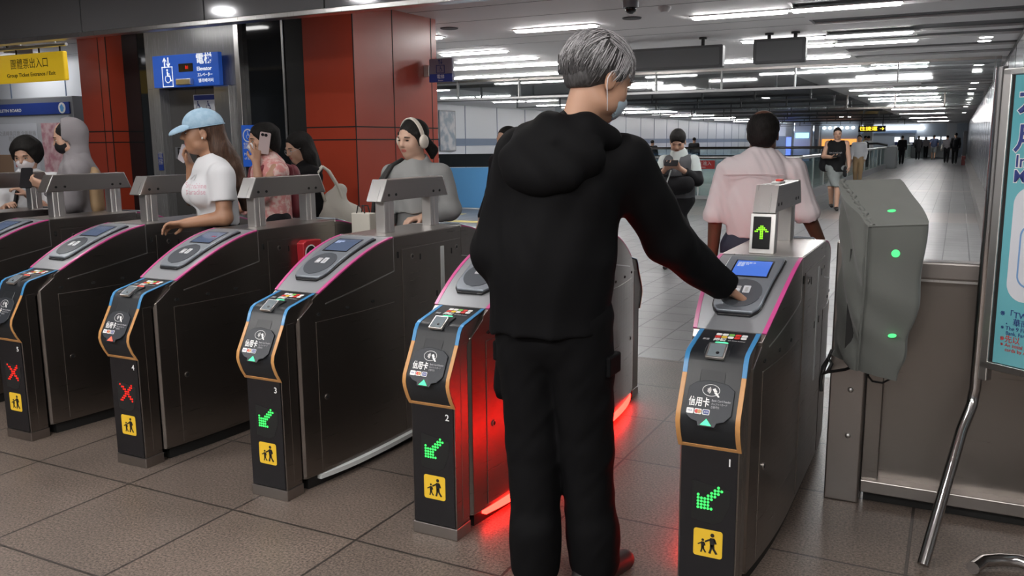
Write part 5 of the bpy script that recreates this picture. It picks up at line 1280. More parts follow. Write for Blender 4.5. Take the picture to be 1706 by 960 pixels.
# ---- the grey-haired person in black at gate 1
def grey_haired():
    t = thing('person', 'grey-haired person in black hooded jacket and trousers, hand on the gate 1 reader', 'person', (-1.02, -.1, 0))
    f = yawdir(-3); r = N3(np.cross(f, UPV))
    hd = Head(A3(.045, .026, 1.636), 33, -22, 1.05)
    neck = A3(-.005, -.015, 1.475)
    shL, shR = A3(-.185, -.035, 1.405), A3(.125, .045, 1.385); elL, wrL = A3(-.275, -.04, 1.11), A3(-.24, .17, .96)
    elR, wrR = A3(.222, .205, 1.135), A3(.352, .425, .962)
    hip = A3(-.088, -.01, .90); knL, knR = A3(-.150, -.02, .48), A3(.010, .03, .47); anL, anR = A3(-.122, -.075, .085), A3(.045, .020, .085)
    B = SDF((-.5, -.36, -.01), (.56, .66, 1.80), .0055)
    add_head(B, hd, neck, .055)
    B.cone(hip + A3(0, 0, .03), A3(-.07, -.02, 1.28), .14, .15, .04, flat=(f, .66)); B.cone(shL, shR, .05, .05, .04)
    legs(B, hip, r, (knL, knR), (anL, anR), (.082, .055, .042)); fL, fR = yawdir(-10), yawdir(16)
    for A, ff in ((anL, fL), (anR, fR)): B.cone(A + A3(0, 0, -.03) - ff * .03, A + ff * .15 + A3(0, 0, -.05), .034, .026, .02)
    B.chain([shL, elL, wrL], [.048, .038, .028]); B.chain([shR, elR, wrR], [.048, .038, .029])
    dR = N3(A3(.045, .055, -.045)); add_hand(B, wrR - N3(wrR - elR) * .005, dR, A3(-.35, -.1, -1.0), -1, (22, 42, 30), .98, .06)
    add_hand(B, wrL, N3(wrL - elL), A3(.8, 0, -.4), 1, (40, 50, 30), .98)
    B.mesh('body', ['skin_b', 'lips2'], t, lips_paint(hd))
    # hair: base cap and combed strands
    cap = SDF(hd.c - .2, hd.c + .2, .005); k = hd.k
    cap.ell(hd.P(0, -.015, .040), (.083 * k, .104 * k, .088 * k), hd.R, .01); cap.ell(hd.P(0, -.058, -.005), (.064 * k, .044 * k, .060 * k), hd.R, .03)
    cap.cut(hd.P(0, .060, .045), N3(hd.f * .9 - hd.u * .45)); cap.cut(hd.P(0, -.05, -.050), N3(-hd.u + hd.f * .35))
    for s in (-1, 1): cap.ell(hd.P(s * .086, .008, -.030), (.022, .040, .040), hd.R, .006, True)
    hc = cap.mesh('hair', 'hair_grey_cap', t)
    mb = MB(); rnd = random.Random(3); ec = hd.P(0, -.015, .040); er = np.array((.085, .106, .090)) * k
    def surf(v, off):
        v = v / np.linalg.norm(v); q = v * er; return ec + (hd.r * q[0] + hd.f * q[1] + hd.u * q[2]) * (1 + off)
    for _ in range(3600):
        v = A3(rnd.gauss(0, 1), rnd.gauss(0, 1), rnd.gauss(0, 1)); v /= np.linalg.norm(v)
        if v[2] < (-.62 if v[1] < -.3 else -.35) or (v[1] > .55 and v[2] < .45) or (abs(v[0]) > .62 and v[1] > -.20 and v[2] < .02): continue
        crown = A3(.15, -.25, 1.0); pts = []; rr = []; L = rnd.uniform(.35, .8) if v[2] > .1 else rnd.uniform(.22, .5); p = v.copy()
        sw = rnd.uniform(-.25, .25); off0 = rnd.uniform(.0, .05)
        for j in range(6):
            pts.append(tuple(surf(p, off0 * (1 if v[2] > -.2 else .3) + (.13 * max(0, .12 - p[2]) if p[1] < .05 else 0) + (.065 if v[2] > -.1 else .02) * (j / 5) ** 1.5 * rnd.uniform(.4, 1.0)))); rr.append(.0012 * (1 - j / 6.5) + .0003)
            g = A3(-.1 + sw, .10 if v[2] > .5 else -.16, -1.0)
            if v[2] > .45: g = A3(.55 + sw, .75, -.25) if v[1] > -.3 else A3(.25 * np.sign(v[0]) + sw, -.7, -.6)
            g = g - p * (g @ p); g /= np.linalg.norm(g) + 1e-6; p = p + g * L / 5; p /= np.linalg.norm(p)
        mb.tube(pts, rr, 'hair_grey' if v[2] > .12 + rnd.uniform(-.25, .25) else 'hair_salt', 4, caps=False)
    mb.build('hair_strands', hc, smooth=80)
    face_bits(hd, t, 'hair_grey_cap')
    # face mask with ear loops
    mk = SDF(hd.c - .2, hd.c + .2, .004); mk.ell(hd.P(0, .034, -.048), (.064 * k, .072 * k, .064 * k), hd.R, .01); mk.cone(hd.P(0, .08, -.01), hd.P(0, .10, -.03), .014, .018, .02)
    i2 = mk.new(); i2.ell(hd.P(0, .026, -.046), (.061 * k, .066 * k, .075 * k), hd.R, .01); mk.minus(i2)
    mk.cut(hd.P(0, .018, 0), -hd.f); mk.cut(hd.P(0, 0, -.001), hd.u); mk.cut(hd.P(0, 0, -.108), -hd.u); mk.folds(.0018, 90, 2, (0.2, .2, 1))
    mo = mk.mesh('face_mask', 'maskblue', t)
    for s in (-1, 1):
        mb = MB(); mb.tube([tuple(hd.P(s * a, b, c)) for a, b, c in ((.060, .030, -.010), (.073, .012, .012), (.080, -.004, .020), (.084, -.018, .008), (.084, -.024, -.014), (.080, -.016, -.032), (.071, .004, -.060), (.060, .024, -.088))], .0017, 'maskwhite', 6); mb.build('ear_loop', mo, smooth=80)
    # jacket: torso with slack folds, sleeves, hood
    J = SDF((-.52, -.34, .76), (.50, .56, 1.62), .0065); fl = (f, .70)
    J.cone(A3(-.100, -.02, .80), A3(-.092, -.025, 1.08), .198, .192, .04, flat=fl); J.cone(A3(-.092, -.025, 1.08), A3(-.05, -.02, 1.30), .190, .190, .05, flat=fl)
    J.cone(shL + A3(.03, 0, -.02), shR + A3(-.03, 0, -.02), .082, .082, .05); J.cone(A3(-.03, -.02, 1.36), neck + A3(0, 0, .0), .125, .075, .05, flat=(f, .85))
    J.cut((0, 0, .865), (0.05, 0, -1))
    Z = J.new(); Z.chain([shL, elL, wrL + N3(wrL - elL) * -.01], [.085, .074, .058], .03); Z.cut(wrL - N3(wrL - elL) * .01, N3(wrL - elL)); J.union(Z, .045)
    Z = J.new(); cuff = wrR - N3(wrR - elR) * .008; Z.chain([shR, elR, cuff], [.088, .077, .054], .03); Z.cut(cuff, N3(wrR - elR)); J.union(Z, .045)
    J.folds(.0055, 24, 5, (1.2, .6, .45)); J.folds(.0016, 60, 9)
    jo = J.mesh('jacket', 'jacket', t)
    Hd = SDF((-.36, -.34, 1.20), (.32, .26, 1.64), .006)
    # hood lying on the shoulders: collar roll, deep pouch behind and a lip
    Hd.chain([A3(.095, .070, 1.435), A3(.098, -.02, 1.455), A3(.045, -.085, 1.485), A3(-.05, -.105, 1.488), A3(-.135, -.065, 1.462), A3(-.175, .02, 1.430)], [.016, .026, .040, .044, .042, .026], .05)
    Hd.ell(A3(-.045, -.118, 1.400), (.172, .066, .092), np.stack([N3((1, .05, .06)), N3((-.05, 1, .25)), N3((-.05, -.25, 1))]), .05)
    Hd.ell(A3(-.06, -.150, 1.352), (.125, .045, .060), None, .04)
    Hd.chain([A3(-.20, -.055, 1.420), A3(-.13, -.135, 1.440), A3(-.01, -.160, 1.455), A3(.09, -.120, 1.452)], [.014, .018, .018, .014], .012)
    Hd.cone(neck + A3(.01, .02, -.05), neck + A3(.04, .03, .14), .066, .080, .02, True)
    Hd.folds(.0055, 30, 4, (.8, .6, 1.4)); Hd.mesh('hood', 'jacket', jo)
    # trousers with cargo pockets
    L = SDF((-.36, -.34, .0), (.26, .28, 1.02), .0065)
    legs(L, hip, r, (knL, knR), (anL, anR), (.112, .090, .078), .02); L.cone(hip, hip + A3(0, 0, .10), .165, .17, .04, flat=(f, .72)); L.cone(hip + A3(.02, -.02, -.05), hip + A3(.02, -.02, .05), .1, .11, .03)
    for A in (anL, anR): L.cone(A + A3(0, 0, .02), A + A3(0, 0, .12), .082, .080, .02)
    L.cone(hip + A3(-.175, 0, -.10), hip + A3(-.185, 0, -.24), .045, .042, .015, flat=(r, .5)); L.cone(hip + A3(.165, .02, -.13), hip + A3(.170, .03, -.28), .050, .046, .015, flat=(r, .5))
    L.cut((0, 0, .030), (0, 0, -1)); L.folds(.0035, 26, 8, (.8, .5, 1.0)); L.folds(.0016, 70, 2)
    lo = L.mesh('trousers', 'trousers', t)
    for dx, yy, z0 in ((-.262, -.02, .80), (.100, .02, .775)):
        mb = MB(); mb.prism([(-.05, -.045), (.05, -.045), (.05, .02), (-.05, .02)], 'x', -.014, .014, 'trousers'); o = mb.build('pocket_flap', lo, .006, loc=(dx, yy, z0))
    for A, ff in ((anL, fL), (anR, fR)):
        S = SDF(A - .22, A + .24, .005); S.cone(A + A3(0, 0, -.045) - ff * .045, A + ff * .17 + A3(0, 0, -.055), .047, .036, .02); S.cone(A - ff * .03, A - ff * .02 + A3(0, 0, -.03), .044, .047, .02); S.cut((0, 0, .001), (0, 0, -1)); S.mesh('shoe', 'shoe', t)
    return t
grey_haired()

# ---- person in the pale blue cap
def blue_cap():
    t = thing('person', 'person in pale blue cap and white tee, long brown hair, reaching over a gate', 'person', (-3.69, .9, 0))
    f = yawdir(-152); r = N3(np.cross(f, UPV))      # faces left in the photo
    hd = Head(A3(.012, .012, 1.518), -142, -3, .98)
    neck = A3(.048, .045, 1.372); shN, shF = A3(.190, -.030, 1.295), A3(-.100, .122, 1.305)
    elN, wrN = A3(.212, -.050, 1.066), A3(.045, -.165, 1.040); elF, wrF = A3(-.185, .105, 1.16), A3(-.105, .035, 1.335)
    hip = A3(.06, .06, .90); kn = (A3(-.04, .08, .48), A3(.12, .0, .48)); an = (A3(-.03, .12, .08), A3(.15, .05, .08))
    B = SDF((-.4, -.36, -.01), (.36, .36, 1.68), .0055)
    add_head(B, hd, neck, .047)
    B.cone(hip, A3(.060, .055, 1.10), .13, .105, .04, flat=(f, .72)); B.cone(A3(.060, .055, 1.10), A3(.052, .048, 1.26), .105, .125, .04, flat=(f, .72)); B.cone(shN, shF, .045, .045, .04)
    legs(B, hip, r, kn, an, (.085, .052, .04)); feet(B, an, f, .034)
    B.chain([shN, elN, wrN], [.047, .041, .027]); B.chain([shF, elF, wrF], [.045, .036, .026])
    add_hand(B, wrN, N3((-.80, -.52, -.10)), A3(.3, -.45, -1), 1, (18, 30, 25), .92, .06); add_hand(B, wrF, N3((-.25, -.25, 1)), A3(1, .4, .2), 1, (35, 45, 30), .9)
    B.mesh('body', ['skin_tan', 'lips'], t, lips_paint(hd)); face_bits(hd, t, 'hair_brown')
    T = SDF((-.3, -.36, .95), (.4, .38, 1.45), .0055)
    T.cone(A3(.060, .06, .96), A3(.060, .055, 1.10), .130, .122, .04, flat=(f, .78)); T.cone(A3(.060, .055, 1.10), A3(.050, .046, 1.27), .125, .142, .05, flat=(f, .78)); T.cone(shN + A3(-.02, .01, -.02), shF + A3(.02, -.01, -.02), .063, .060, .05); T.cone(A3(.048, .045, 1.32), neck, .085, .055, .04)
    for q in (A3(.072, -.062, 1.192), A3(-.050, .008, 1.192)): T.ell(q, (.076, .076, .076), None, .045)
    T.cut((0, 0, 1.015), (0, 0, -1)); T.cone(neck + A3(-.02, 0, .03), neck + A3(-.02, 0, .15), .066, .075, .008, True)
    for a, b in ((shN, elN), (shF, elF)):
        Z = T.new(); e = a + (b - a) * .62; Z.cone(a, e, .066, .064); Z.cut(e, N3(b - a)); T.union(Z, .03)
    T.folds(.0028, 42, 3, (1, 1, .6)); tee = T.mesh('tee_shirt', 'tee_white', t)
    M['tee_print'] = mat('pink_shirt_print', (.55, .30, .36), .7)
    mb = MB()
    fm = frame((-.012 + .11, -.02 - .10, 1.200), (.73, .68, 0), (0, 0, 1))
    drape(text('Sunshine\nparadise', .040, fm @ Matrix.Translation((-.06, .02, 0)), 'tee_print', tee, 'print', width=.105, ext=0, space=.8), tee, (-.73, .68, 0))
    L = SDF((-.3, -.3, 0), (.4, .4, 1.06), .008); legs(L, hip, r, kn, an, (.105, .075, .062)); L.cone(hip, A3(.060, .06, 1.0), .145, .132, .04, flat=(f, .78)); L.cut((0, 0, .05), (0, 0, -1)); L.mesh('trousers', 'darkcloth', t)
    shoes(t, an, f, .042)
    Hh = SDF((-.26, -.28, 1.05), (.38, .34, 1.68), .005); k = hd.k
    Hh.ell(hd.P(0, -.025, .035), (.080 * k, .098 * k, .084 * k), hd.R, .01); Hh.cut(hd.P(0, .012, .02), N3(hd.f * .97 - hd.u * .2))
    Z = Hh.new(); Z.chain([hd.P(-.020, -.065, .01), hd.P(-.030, -.085, -.10), A3(.115, .120, 1.32), A3(.150, .150, 1.22), A3(.160, .155, 1.10)], [.056, .052, .052, .044, .018], .03); Z.chain([hd.P(.02, -.06, .01), A3(.085, .125, 1.36), A3(.12, .15, 1.2)], [.06, .06, .04], .03)
    Z.chain([hd.P(.050, -.015, -.02), hd.P(.072, -.005, -.10), A3(-.050, .075, 1.31), A3(-.085, .025, 1.21), A3(-.105, .0, 1.13)], [.030, .032, .034, .030, .014], .025)
    Hh.union(Z, .02); Hh.folds(.0022, 170, 5, (1, 1, .15)); Hh.mesh('hair', 'hair_brown', t)
    C_ = SDF(hd.c - .26, hd.c + .26, .005); C_.ell(hd.P(0, -.018, .040), (.091 * k, .112 * k, .094 * k), hd.R, .01); C_.cut(hd.P(0, 0, .030), N3(-hd.u - hd.f * .12))
    cp = C_.mesh('cap', 'cap_blue', t)
    V = SDF(hd.c - .28, hd.c + .28, .0045); Rv = np.stack([hd.r, N3(hd.f - .30 * hd.u), N3(hd.u + .30 * hd.f)]); V.ell(hd.P(0, .092, .014), (.080, .078, .032), Rv, .01); i3 = V.new(); i3.ell(hd.P(0, .086, .002), (.082, .084, .031), Rv, .01); V.minus(i3); V.cut(hd.P(0, .062, 0), -hd.f); V.mesh('peak', 'cap_blue', cp)
    mb = MB(); mb.ell(tuple(hd.P(0, -.018, .134)), (.006, .006, .005), 'cap_blue'); mb.tube([tuple(hd.P(.093 * math.cos(a), -.018 + .114 * math.sin(a), .033 - .012 * math.sin(a))) for a in np.linspace(.3, math.pi * 2 - .3 - 0, 30)], .0025, 'cap_blue', 5); mb.build('button_and_stitching', cp)
    mb = MB(); mb.ell(tuple(hd.P(-.081, .004, -.030)), (.004, .0045, .007), 'white'); mb.build('earbud', t)
    mb = MB(); mb.tube([tuple(neck + A3(.02, -.062, .0)), (.045, -.055, 1.32), (.040, -.085, 1.26)], .0022, 'greyprint', 5); mb.tube([tuple(neck + A3(.055, -.035, .012)), tuple(neck + A3(.015, -.068, -.03)), (.015, -.085, 1.27)], .0022, 'greyprint', 5); mb.build('cord', t)
    c = thing('card_case', 'clear card case held up by the person in the pale blue cap', 'card case', (-3.69 - .155, .9 + .035, 1.405))
    mb = MB(); mb.prism(rrect(-.028, -.047, .028, .047, .006), 'y', -.005, .005, 'card')
    bmesh.ops.transform(mb.bm, matrix=Matrix.Rotation(math.radians(28), 4, 'Y'), verts=mb.bm.verts); mb.build('shell', c); return t
blue_cap()

# ---- person in a pink print shirt on the phone
def on_phone():
    t = thing('person', 'masked person in pink print shirt holding a phone to the ear', 'person', (-4.55, 2.3, 0))
    f = yawdir(-150); r = N3(np.cross(f, UPV)); hd = Head(A3(.008, .008, 1.482), -150, -8, 1.04)
    neck = A3(.034, .032, 1.345); shN, shF = A3(.170, -.045, 1.27), A3(-.11, .115, 1.27); elN, wrN = A3(.12, -.165, 1.10), A3(.045, -.115, 1.325); elF, wrF = A3(-.17, .12, 1.02), A3(-.19, -.06, .98)
    hip = A3(.04, .04, .90); kn = (A3(-.05, .07, .48), A3(.11, -.02, .48)); an = (A3(-.05, .1, .08), A3(.12, .02, .08))
    B = SDF((-.4, -.36, -.01), (.36, .4, 1.66), .0065); add_head(B, hd, neck, .05)
    B.cone(hip, A3(.035, .035, 1.24), .13, .14, .04, flat=(f, .7)); B.cone(shN, shF, .05, .05, .04); legs(B, hip, r, kn, an); feet(B, an, f)
    B.chain([shN, elN, wrN], [.047, .038, .027]); B.chain([shF, elF, wrF], [.047, .038, .027]); add_hand(B, wrN, N3((.02, .10, 1)), A3(-.75, .5, 0), -1, (16, 22, 16), .95, .14); add_hand(B, wrF, N3((-1, 0, -.2)), A3(0, 0, -1), 1)
    B.mesh('body', ['skin_b', 'lips'], t, lips_paint(hd)); face_bits(hd, t)
    T = SDF((-.35, -.36, .70), (.4, .42, 1.45), .0065); T.cone(A3(.04, .04, .74), A3(.036, .036, 1.22), .175, .168, .05, flat=(f, .8)); T.cone(shN + A3(0, .02, -.02), shF + A3(0, -.02, -.02), .075, .072, .05); T.cone(A3(.035, .034, 1.3), neck, .09, .07, .04)
    T.cut((0, 0, .74), (0, 0, -1)); T.cone(neck + A3(-.02, 0, .04), neck + A3(-.02, 0, .16), .062, .07, .008, True)
    for a, b, c in ((shN, elN, wrN), (shF, elF, wrF)):
        Z = T.new(); e = b + (c - b) * (.25 if c is wrN else .9); Z.chain([a, b, e], [.072, .066, .055]); Z.cut(e, N3(c - b)); T.union(Z, .03)
    T.folds(.004, 40, 6); sh = T.mesh('shirt', 'pink_shirt', t)
    L = SDF((-.3, -.3, 0), (.4, .42, .96), .012); legs(L, hip, r, kn, an, (.105, .075, .062)); L.cut((0, 0, .05), (0, 0, -1)); L.mesh('trousers', 'darkcloth', t)
    shoes(t, an, f, .042)
    def loc(a, b, c): return A3(.036, .036, c) + r * a + f * b
    for sd in (-1, 1):
        q = [loc(sd * .10, .125, 1.02), loc(sd * .105, .14, 1.15), loc(sd * .10, .105, 1.27), loc(sd * .095, .0, 1.335), loc(sd * .09, -.12, 1.28), loc(sd * .085, -.15, 1.12)]
        G = SDF(np.min(np.array(q), 0) - .05, np.max(np.array(q), 0) + .05, .006); G.chain(q, [.021] * len(q), .01); G.mesh('bag_strap', 'maroon', t)
    G = SDF(loc(0, -.2, 1.1) - .25, loc(0, -.2, 1.1) + .25, .01); G.cone(loc(0, -.18, 1.0), loc(0, -.17, 1.22), .10, .085, .02, flat=(f, .6)); G.mesh('backpack', 'maroon', t)
    Hh = SDF(hd.c - .2, hd.c + .2, .006); k = hd.k; Hh.ell(hd.P(0, -.022, .038), (.088 * k, .108 * k, .088 * k), hd.R, .01); Hh.ell(hd.P(0, -.06, -.03), (.075 * k, .06 * k, .08 * k), hd.R, .03); Hh.cut(hd.P(0, .068, .042), N3(hd.f * .92 - hd.u * .4)); Hh.folds(.003, 110, 3); Hh.mesh('hair', 'hair_black', t)
    mk = SDF(hd.c - .18, hd.c + .18, .0045); mk.ell(hd.P(0, .034, -.046), (.066 * k, .074 * k, .060 * k), hd.R, .01); mk.cone(hd.P(0, .08, -.01), hd.P(0, .10, -.03), .014, .018, .02); mk.cut(hd.P(0, .025, 0), -hd.f); mk.cut(hd.P(0, 0, .0), hd.u); mk.mesh('face_mask', 'maskwhite', t)
    p = thing('phone', 'pale pink phone held at the ear of the masked person', 'phone', (-4.55 + .082, 2.3 - .058, 1.462)); mb = MB(); mb.prism(rrect(-.038, -.078, .038, .078, .01), 'y', -.004, .004, 'phone_pink'); mb.prism(disc((-.02, .058), .011, 14), 'y', -.0065, -.004, 'black'); mb.prism(disc((.004, .058), .011, 14), 'y', -.0065, -.004, 'black'); bmesh.ops.transform(mb.bm, matrix=Matrix.Rotation(math.radians(52), 4, 'Z') @ Matrix.Rotation(math.radians(10), 4, 'Y'), verts=mb.bm.verts); mb.build('case', p)
on_phone()

# ---- person in black with glasses and a cream tote
def tote():
    t = thing('person', 'person with glasses in a black top, long black hair, cream tote on the shoulder', 'person', (-4.74, 2.92, 0))
    f = yawdir(-152); r = N3(np.cross(f, UPV)); hd = Head(A3(-.005, .0, 1.425), -158, -20, 1.04)
    neck = A3(.030, .035, 1.295); shR, shL = A3(-.115, .105, 1.215), A3(.165, -.030, 1.21); elL, wrL = A3(.20, -.02, .95), A3(.10, -.12, .78); elR, wrR = A3(-.16, .11, .95), A3(-.17, -.05, .80)
    hip = A3(.04, .05, .84); kn = (A3(-.05, .09, .45), A3(.12, .0, .45)); an = (A3(-.05, .13, .08), A3(.12, .04, .08))
    B = SDF((-.4, -.4, -.01), (.42, .4, 1.6), .0065); add_head(B, hd, neck, .047); B.cone(hip, A3(.03, .04, 1.18), .125, .13, .04, flat=(f, .7)); B.cone(shL, shR, .047, .047, .04); legs(B, hip, r, kn, an); feet(B, an, f)
    B.chain([shL, elL, wrL], [.045, .036, .026]); B.chain([shR, elR, wrR], [.045, .036, .026]); add_hand(B, wrL, N3(wrL - elL), A3(-.6, .6, 0), 1); add_hand(B, wrR, N3(wrR - elR), A3(.6, -.6, 0), -1)
    B.mesh('body', ['skin_a', 'lips'], t, lips_paint(hd)); face_bits(hd, t)
    T = SDF((-.35, -.36, .80), (.42, .4, 1.38), .0065); T.cone(A3(.035, .045, .84), A3(.03, .04, 1.17), .155, .152, .05, flat=(f, .78)); T.cone(shL, shR, .064, .064, .05); T.cone(A3(.03, .038, 1.22), neck, .08, .06, .04); T.cut((0, 0, .875), (0, 0, -1)); T.cone(neck + A3(-.01, -.01, .03), neck + A3(-.01, -.01, .15), .056, .07, .008, True)
    for a, b, c in ((shL, elL, wrL), (shR, elR, wrR)):
        Z = T.new(); e = b + (c - b) * .5; Z.chain([a, b, e], [.062, .056, .05]); Z.cut(e, N3(c - b)); T.union(Z, .03)
    T.folds(.004, 40, 2); T.mesh('top', 'tee_black', t)
    L = SDF((-.35, -.35, 0), (.42, .42, .96), .011); legs(L, hip, r, kn, an, (.10, .075, .062)); L.cone(hip, hip + A3(0, 0, .06), .14, .135, .04, flat=(f, .78)); L.cut((0, 0, .05), (0, 0, -1)); L.mesh('trousers', 'denim', t)
    shoes(t, an, f, .042)
    Hh = SDF(hd.c - A3(.24, .24, .36), hd.c + .2, .006); k = hd.k; Hh.ell(hd.P(0, -.02, .036), (.086 * k, .106 * k, .086 * k), hd.R, .01); Hh.cut(hd.P(0, .066, .05), N3(hd.f * .95 - hd.u * .3)); Z = Hh.new()
    Z.chain([hd.P(-.050, -.03, .02), hd.P(-.072, -.03, -.08), A3(.125, .035, 1.25)], [.048, .052, .035], .03); Z.chain([hd.P(.050, -.02, .02), hd.P(.074, .0, -.08), A3(-.075, .105, 1.24)], [.044, .046, .03], .03); Z.chain([hd.P(0, -.06, 0), A3(.065, .10, 1.25)], [.08, .07], .03); Hh.union(Z, .02); Hh.folds(.002, 150, 3, (1, 1, .2)); Hh.mesh('hair', 'hair_black', t)
    mb = MB()
    for s in (-1, 1):
        mb.tube([tuple(hd.P(s * .032 + .020 * math.cos(a), .100 - .006 * abs(math.cos(a)), -.004 + .017 * math.sin(a))) for a in np.linspace(0, 2 * math.pi, 19)], .0014, 'greyprint', 5); mb.tube([tuple(hd.P(s * .052, .096, -.002)), tuple(hd.P(s * .078, .02, .004))], .0014, 'greyprint', 5)
    mb.tube([tuple(hd.P(-.012, .101, -.002)), tuple(hd.P(.012, .101, -.002))], .0014, 'greyprint', 5); mb.build('glasses', t)
    b = thing('tote_bag', 'cream canvas tote bag hung on the shoulder of the person with glasses', 'bag', (-4.74 + .30, 2.92 + .08, 0.80), None, math.radians(50))
    G = SDF((-.22, -.22, -.1), (.24, .22, .38), .008); G.cone(A3(-.04, 0, .05), A3(.08, 0, .05), .13, .13, .03, flat=(A3(0, 1, 0), .5)); G.cone(A3(-.03, 0, .15), A3(.03, 0, .28), .13, .06, .04, flat=(A3(0, 1, 0), .45)); G.folds(.006, 26, 4); G.mesh('body', 'canvas', b)
    for dy in (-.035, .03):
        mb = MB(); mb.tube([(-.10, dy, .20), (-.135, dy, .32), (-.145, dy + .01, .43), (-.10, dy + .02, .475), (-.055, dy + .01, .44), (.0, dy, .34), (.04, dy, .22)], .011, 'canvas', 8); mb.build('handle', b, smooth=70)
tote()

# ---- person with cream headphones
def headphones():
    t = thing('person', 'person in grey sweatshirt wearing cream over-ear headphones', 'person', (-2.87, 1.79, 0))
    yaw = -163; f = yawdir(yaw); r = N3(np.cross(f, UPV)); hd = Head(A3(-.012, -.006, 1.478), -170, -10, .98, 2)
    neck = A3(.005, .015, 1.345); shR, shL = A3(-.135, -.05, 1.265), A3(.140, .065, 1.265); elR, wrR = A3(-.17, -.08, 1.02), A3(-.10, -.22, .96); elL, wrL = A3(.185, .075, 1.06), A3(.10, -.09, 1.02)
    hip = A3(.0, .0, .88); kn = (A3(-.08, -.08, .47), A3(.09, .06, .47)); an = (A3(-.09, -.05, .08), A3(.09, .11, .08))
    B = SDF((-.4, -.4, -.01), (.4, .36, 1.64), .0055); add_head(B, hd, neck, .044); B.cone(hip, A3(0, 0, 1.22), .125, .13, .04, flat=(f, .68)); B.cone(shR, shL, .045, .045, .04); legs(B, hip, r, kn, an); feet(B, an, f)
    B.chain([shR, elR, wrR], [.044, .036, .026]); B.chain([shL, elL, wrL], [.044, .036, .026]); add_hand(B, wrR, N3((.2, -1, -.2)), A3(0, 0, -1), 1); add_hand(B, wrL, N3((-.6, -1, -.1)), A3(0, 0, -1), -1)
    B.mesh('body', ['skin_c', 'lips'], t, lips_paint(hd)); face_bits(hd, t, closed=True)
    T = SDF((-.36, -.36, .86), (.4, .34, 1.42), .006); T.cone(A3(0, 0, .98), A3(0, 0, 1.20), .158, .155, .05, flat=(f, .8)); T.cone(shR + A3(.02, 0, -.01), shL + A3(-.02, 0, -.01), .066, .066, .05); T.cone(A3(0, 0, 1.28), neck, .09, .07, .04); T.cut((0, 0, 1.045), (0, 0, -1)); T.cone(neck + A3(0, -.02, .03), neck + A3(0, -.03, .14), .058, .07, .008, True)
    for a, b, c in ((shR, elR, wrR), (shL, elL, wrL)):
        Z = T.new(); e = b + (c - b) * .85; Z.chain([a, b, e], [.066, .066, .046]); Z.cut(e, N3(c - b)); T.union(Z, .03)
    T.folds(.0045, 34, 7, (1, 1, .8)); T.mesh('sweatshirt', 'grey_top', t)
    L = SDF((-.3, -.35, 0), (.34, .35, 1.12), .009); legs(L, hip, r, kn, an, (.11, .09, .08)); L.cone(hip, A3(0, 0, 1.07), .15, .135, .04, flat=(f, .78)); L.cut((0, 0, .05), (0, 0, -1)); L.folds(.004, 40, 1, (1, 1, .1)); L.mesh('trousers', 'grey_skirt', t)
    shoes(t, an, f, .042)
    Hh = SDF(hd.c - .24, hd.c + .2, .005); k = hd.k; Hh.ell(hd.P(0, -.020, .034), (.080 * k, .102 * k, .085 * k), hd.R, .01); Hh.cut(hd.P(0, .070, .055), N3(hd.f * .9 - hd.u * .42))
    for s in (-1, 1): Hh.cone(hd.P(s * .074, .030, .035), hd.P(s * .076, .020, -.030), .014, .010, .01)
    Z = Hh.new(); Z.chain([hd.P(-.0, -.09, -.01), hd.P(-.045, -.115, -.09), hd.P(-.05, -.10, -.13)], [.034, .030, .014], .02); Hh.union(Z, .02); Hh.folds(.0015, 170, 3, (1, 1, .2)); Hh.mesh('hair', 'hair_black', t)
    ph = thing('headphones', 'cream over-ear headphones on the person in the grey sweatshirt', 'headphones', (-2.87 + hd.c[0], 1.79 + hd.c[1], hd.c[2])); o = hd.c.copy(); hd.c = A3(0, 0, 0)
    mb = MB(); pts = [hd.P(.090 * math.cos(a), .002, -.005 + .128 * math.sin(a)) for a in np.linspace(.12, math.pi - .12, 24)]
    rings = []
    for i, p in enumerate(pts):
        rad = N3(p - hd.P(0, .002, -.005)); rings.append([tuple(p + hd.f * a + rad * b) for a, b in ((-.014, -.004), (.014, -.004), (.014, .005), (-.014, .005))])
    mb.loft(rings, 'headset'); mb.build('headband', ph, .003, smooth=50)
    for s in (-1, 1):
        G = SDF(hd.P(s * .095, 0, -.012) - .06, hd.P(s * .095, 0, -.012) + .06, .0045); G.ell(hd.P(s * .094, .004, -.014), (.019, .036, .042), hd.R, .01); G.mesh('ear_cup', 'headset', ph)
    hd.c = o
    for q in ([(-.215, -.165, .98), (-.185, -.170, 1.12), (-.150, -.150, 1.24), (-.115, -.105, 1.315), (-.085, -.02, 1.355), (-.06, .08, 1.30)], [(-.10, -.195, 1.02), (-.115, -.190, 1.14), (-.118, -.155, 1.25), (-.105, -.09, 1.325)]):
        mb = MB(); mb.tube(q, .013, 'cord', 8); mb.build('bag_strap', t, smooth=70)
    b = thing('paper_bag', 'cream paper bag hanging below the person wearing headphones', 'bag', (-2.87 - .15, 1.79 - .33, 0.93)); mb = MB(); mb.loft([[(-.065, -.03, z), (.065, -.03, z), (.07 , .03, z), (-.06, .03, z)] for z in (-.13, 0.03, .13)], 'canvas'); mb.build('body', b, .006)
    for s in (-1, 1):
        mb = MB(); mb.tube([(-.03, s * .025, .12), (-.02, s * .02, .17), (.02, s * .02, .17), (.03, s * .025, .12)], .004, 'cord', 6); mb.build('handle', b)
headphones()

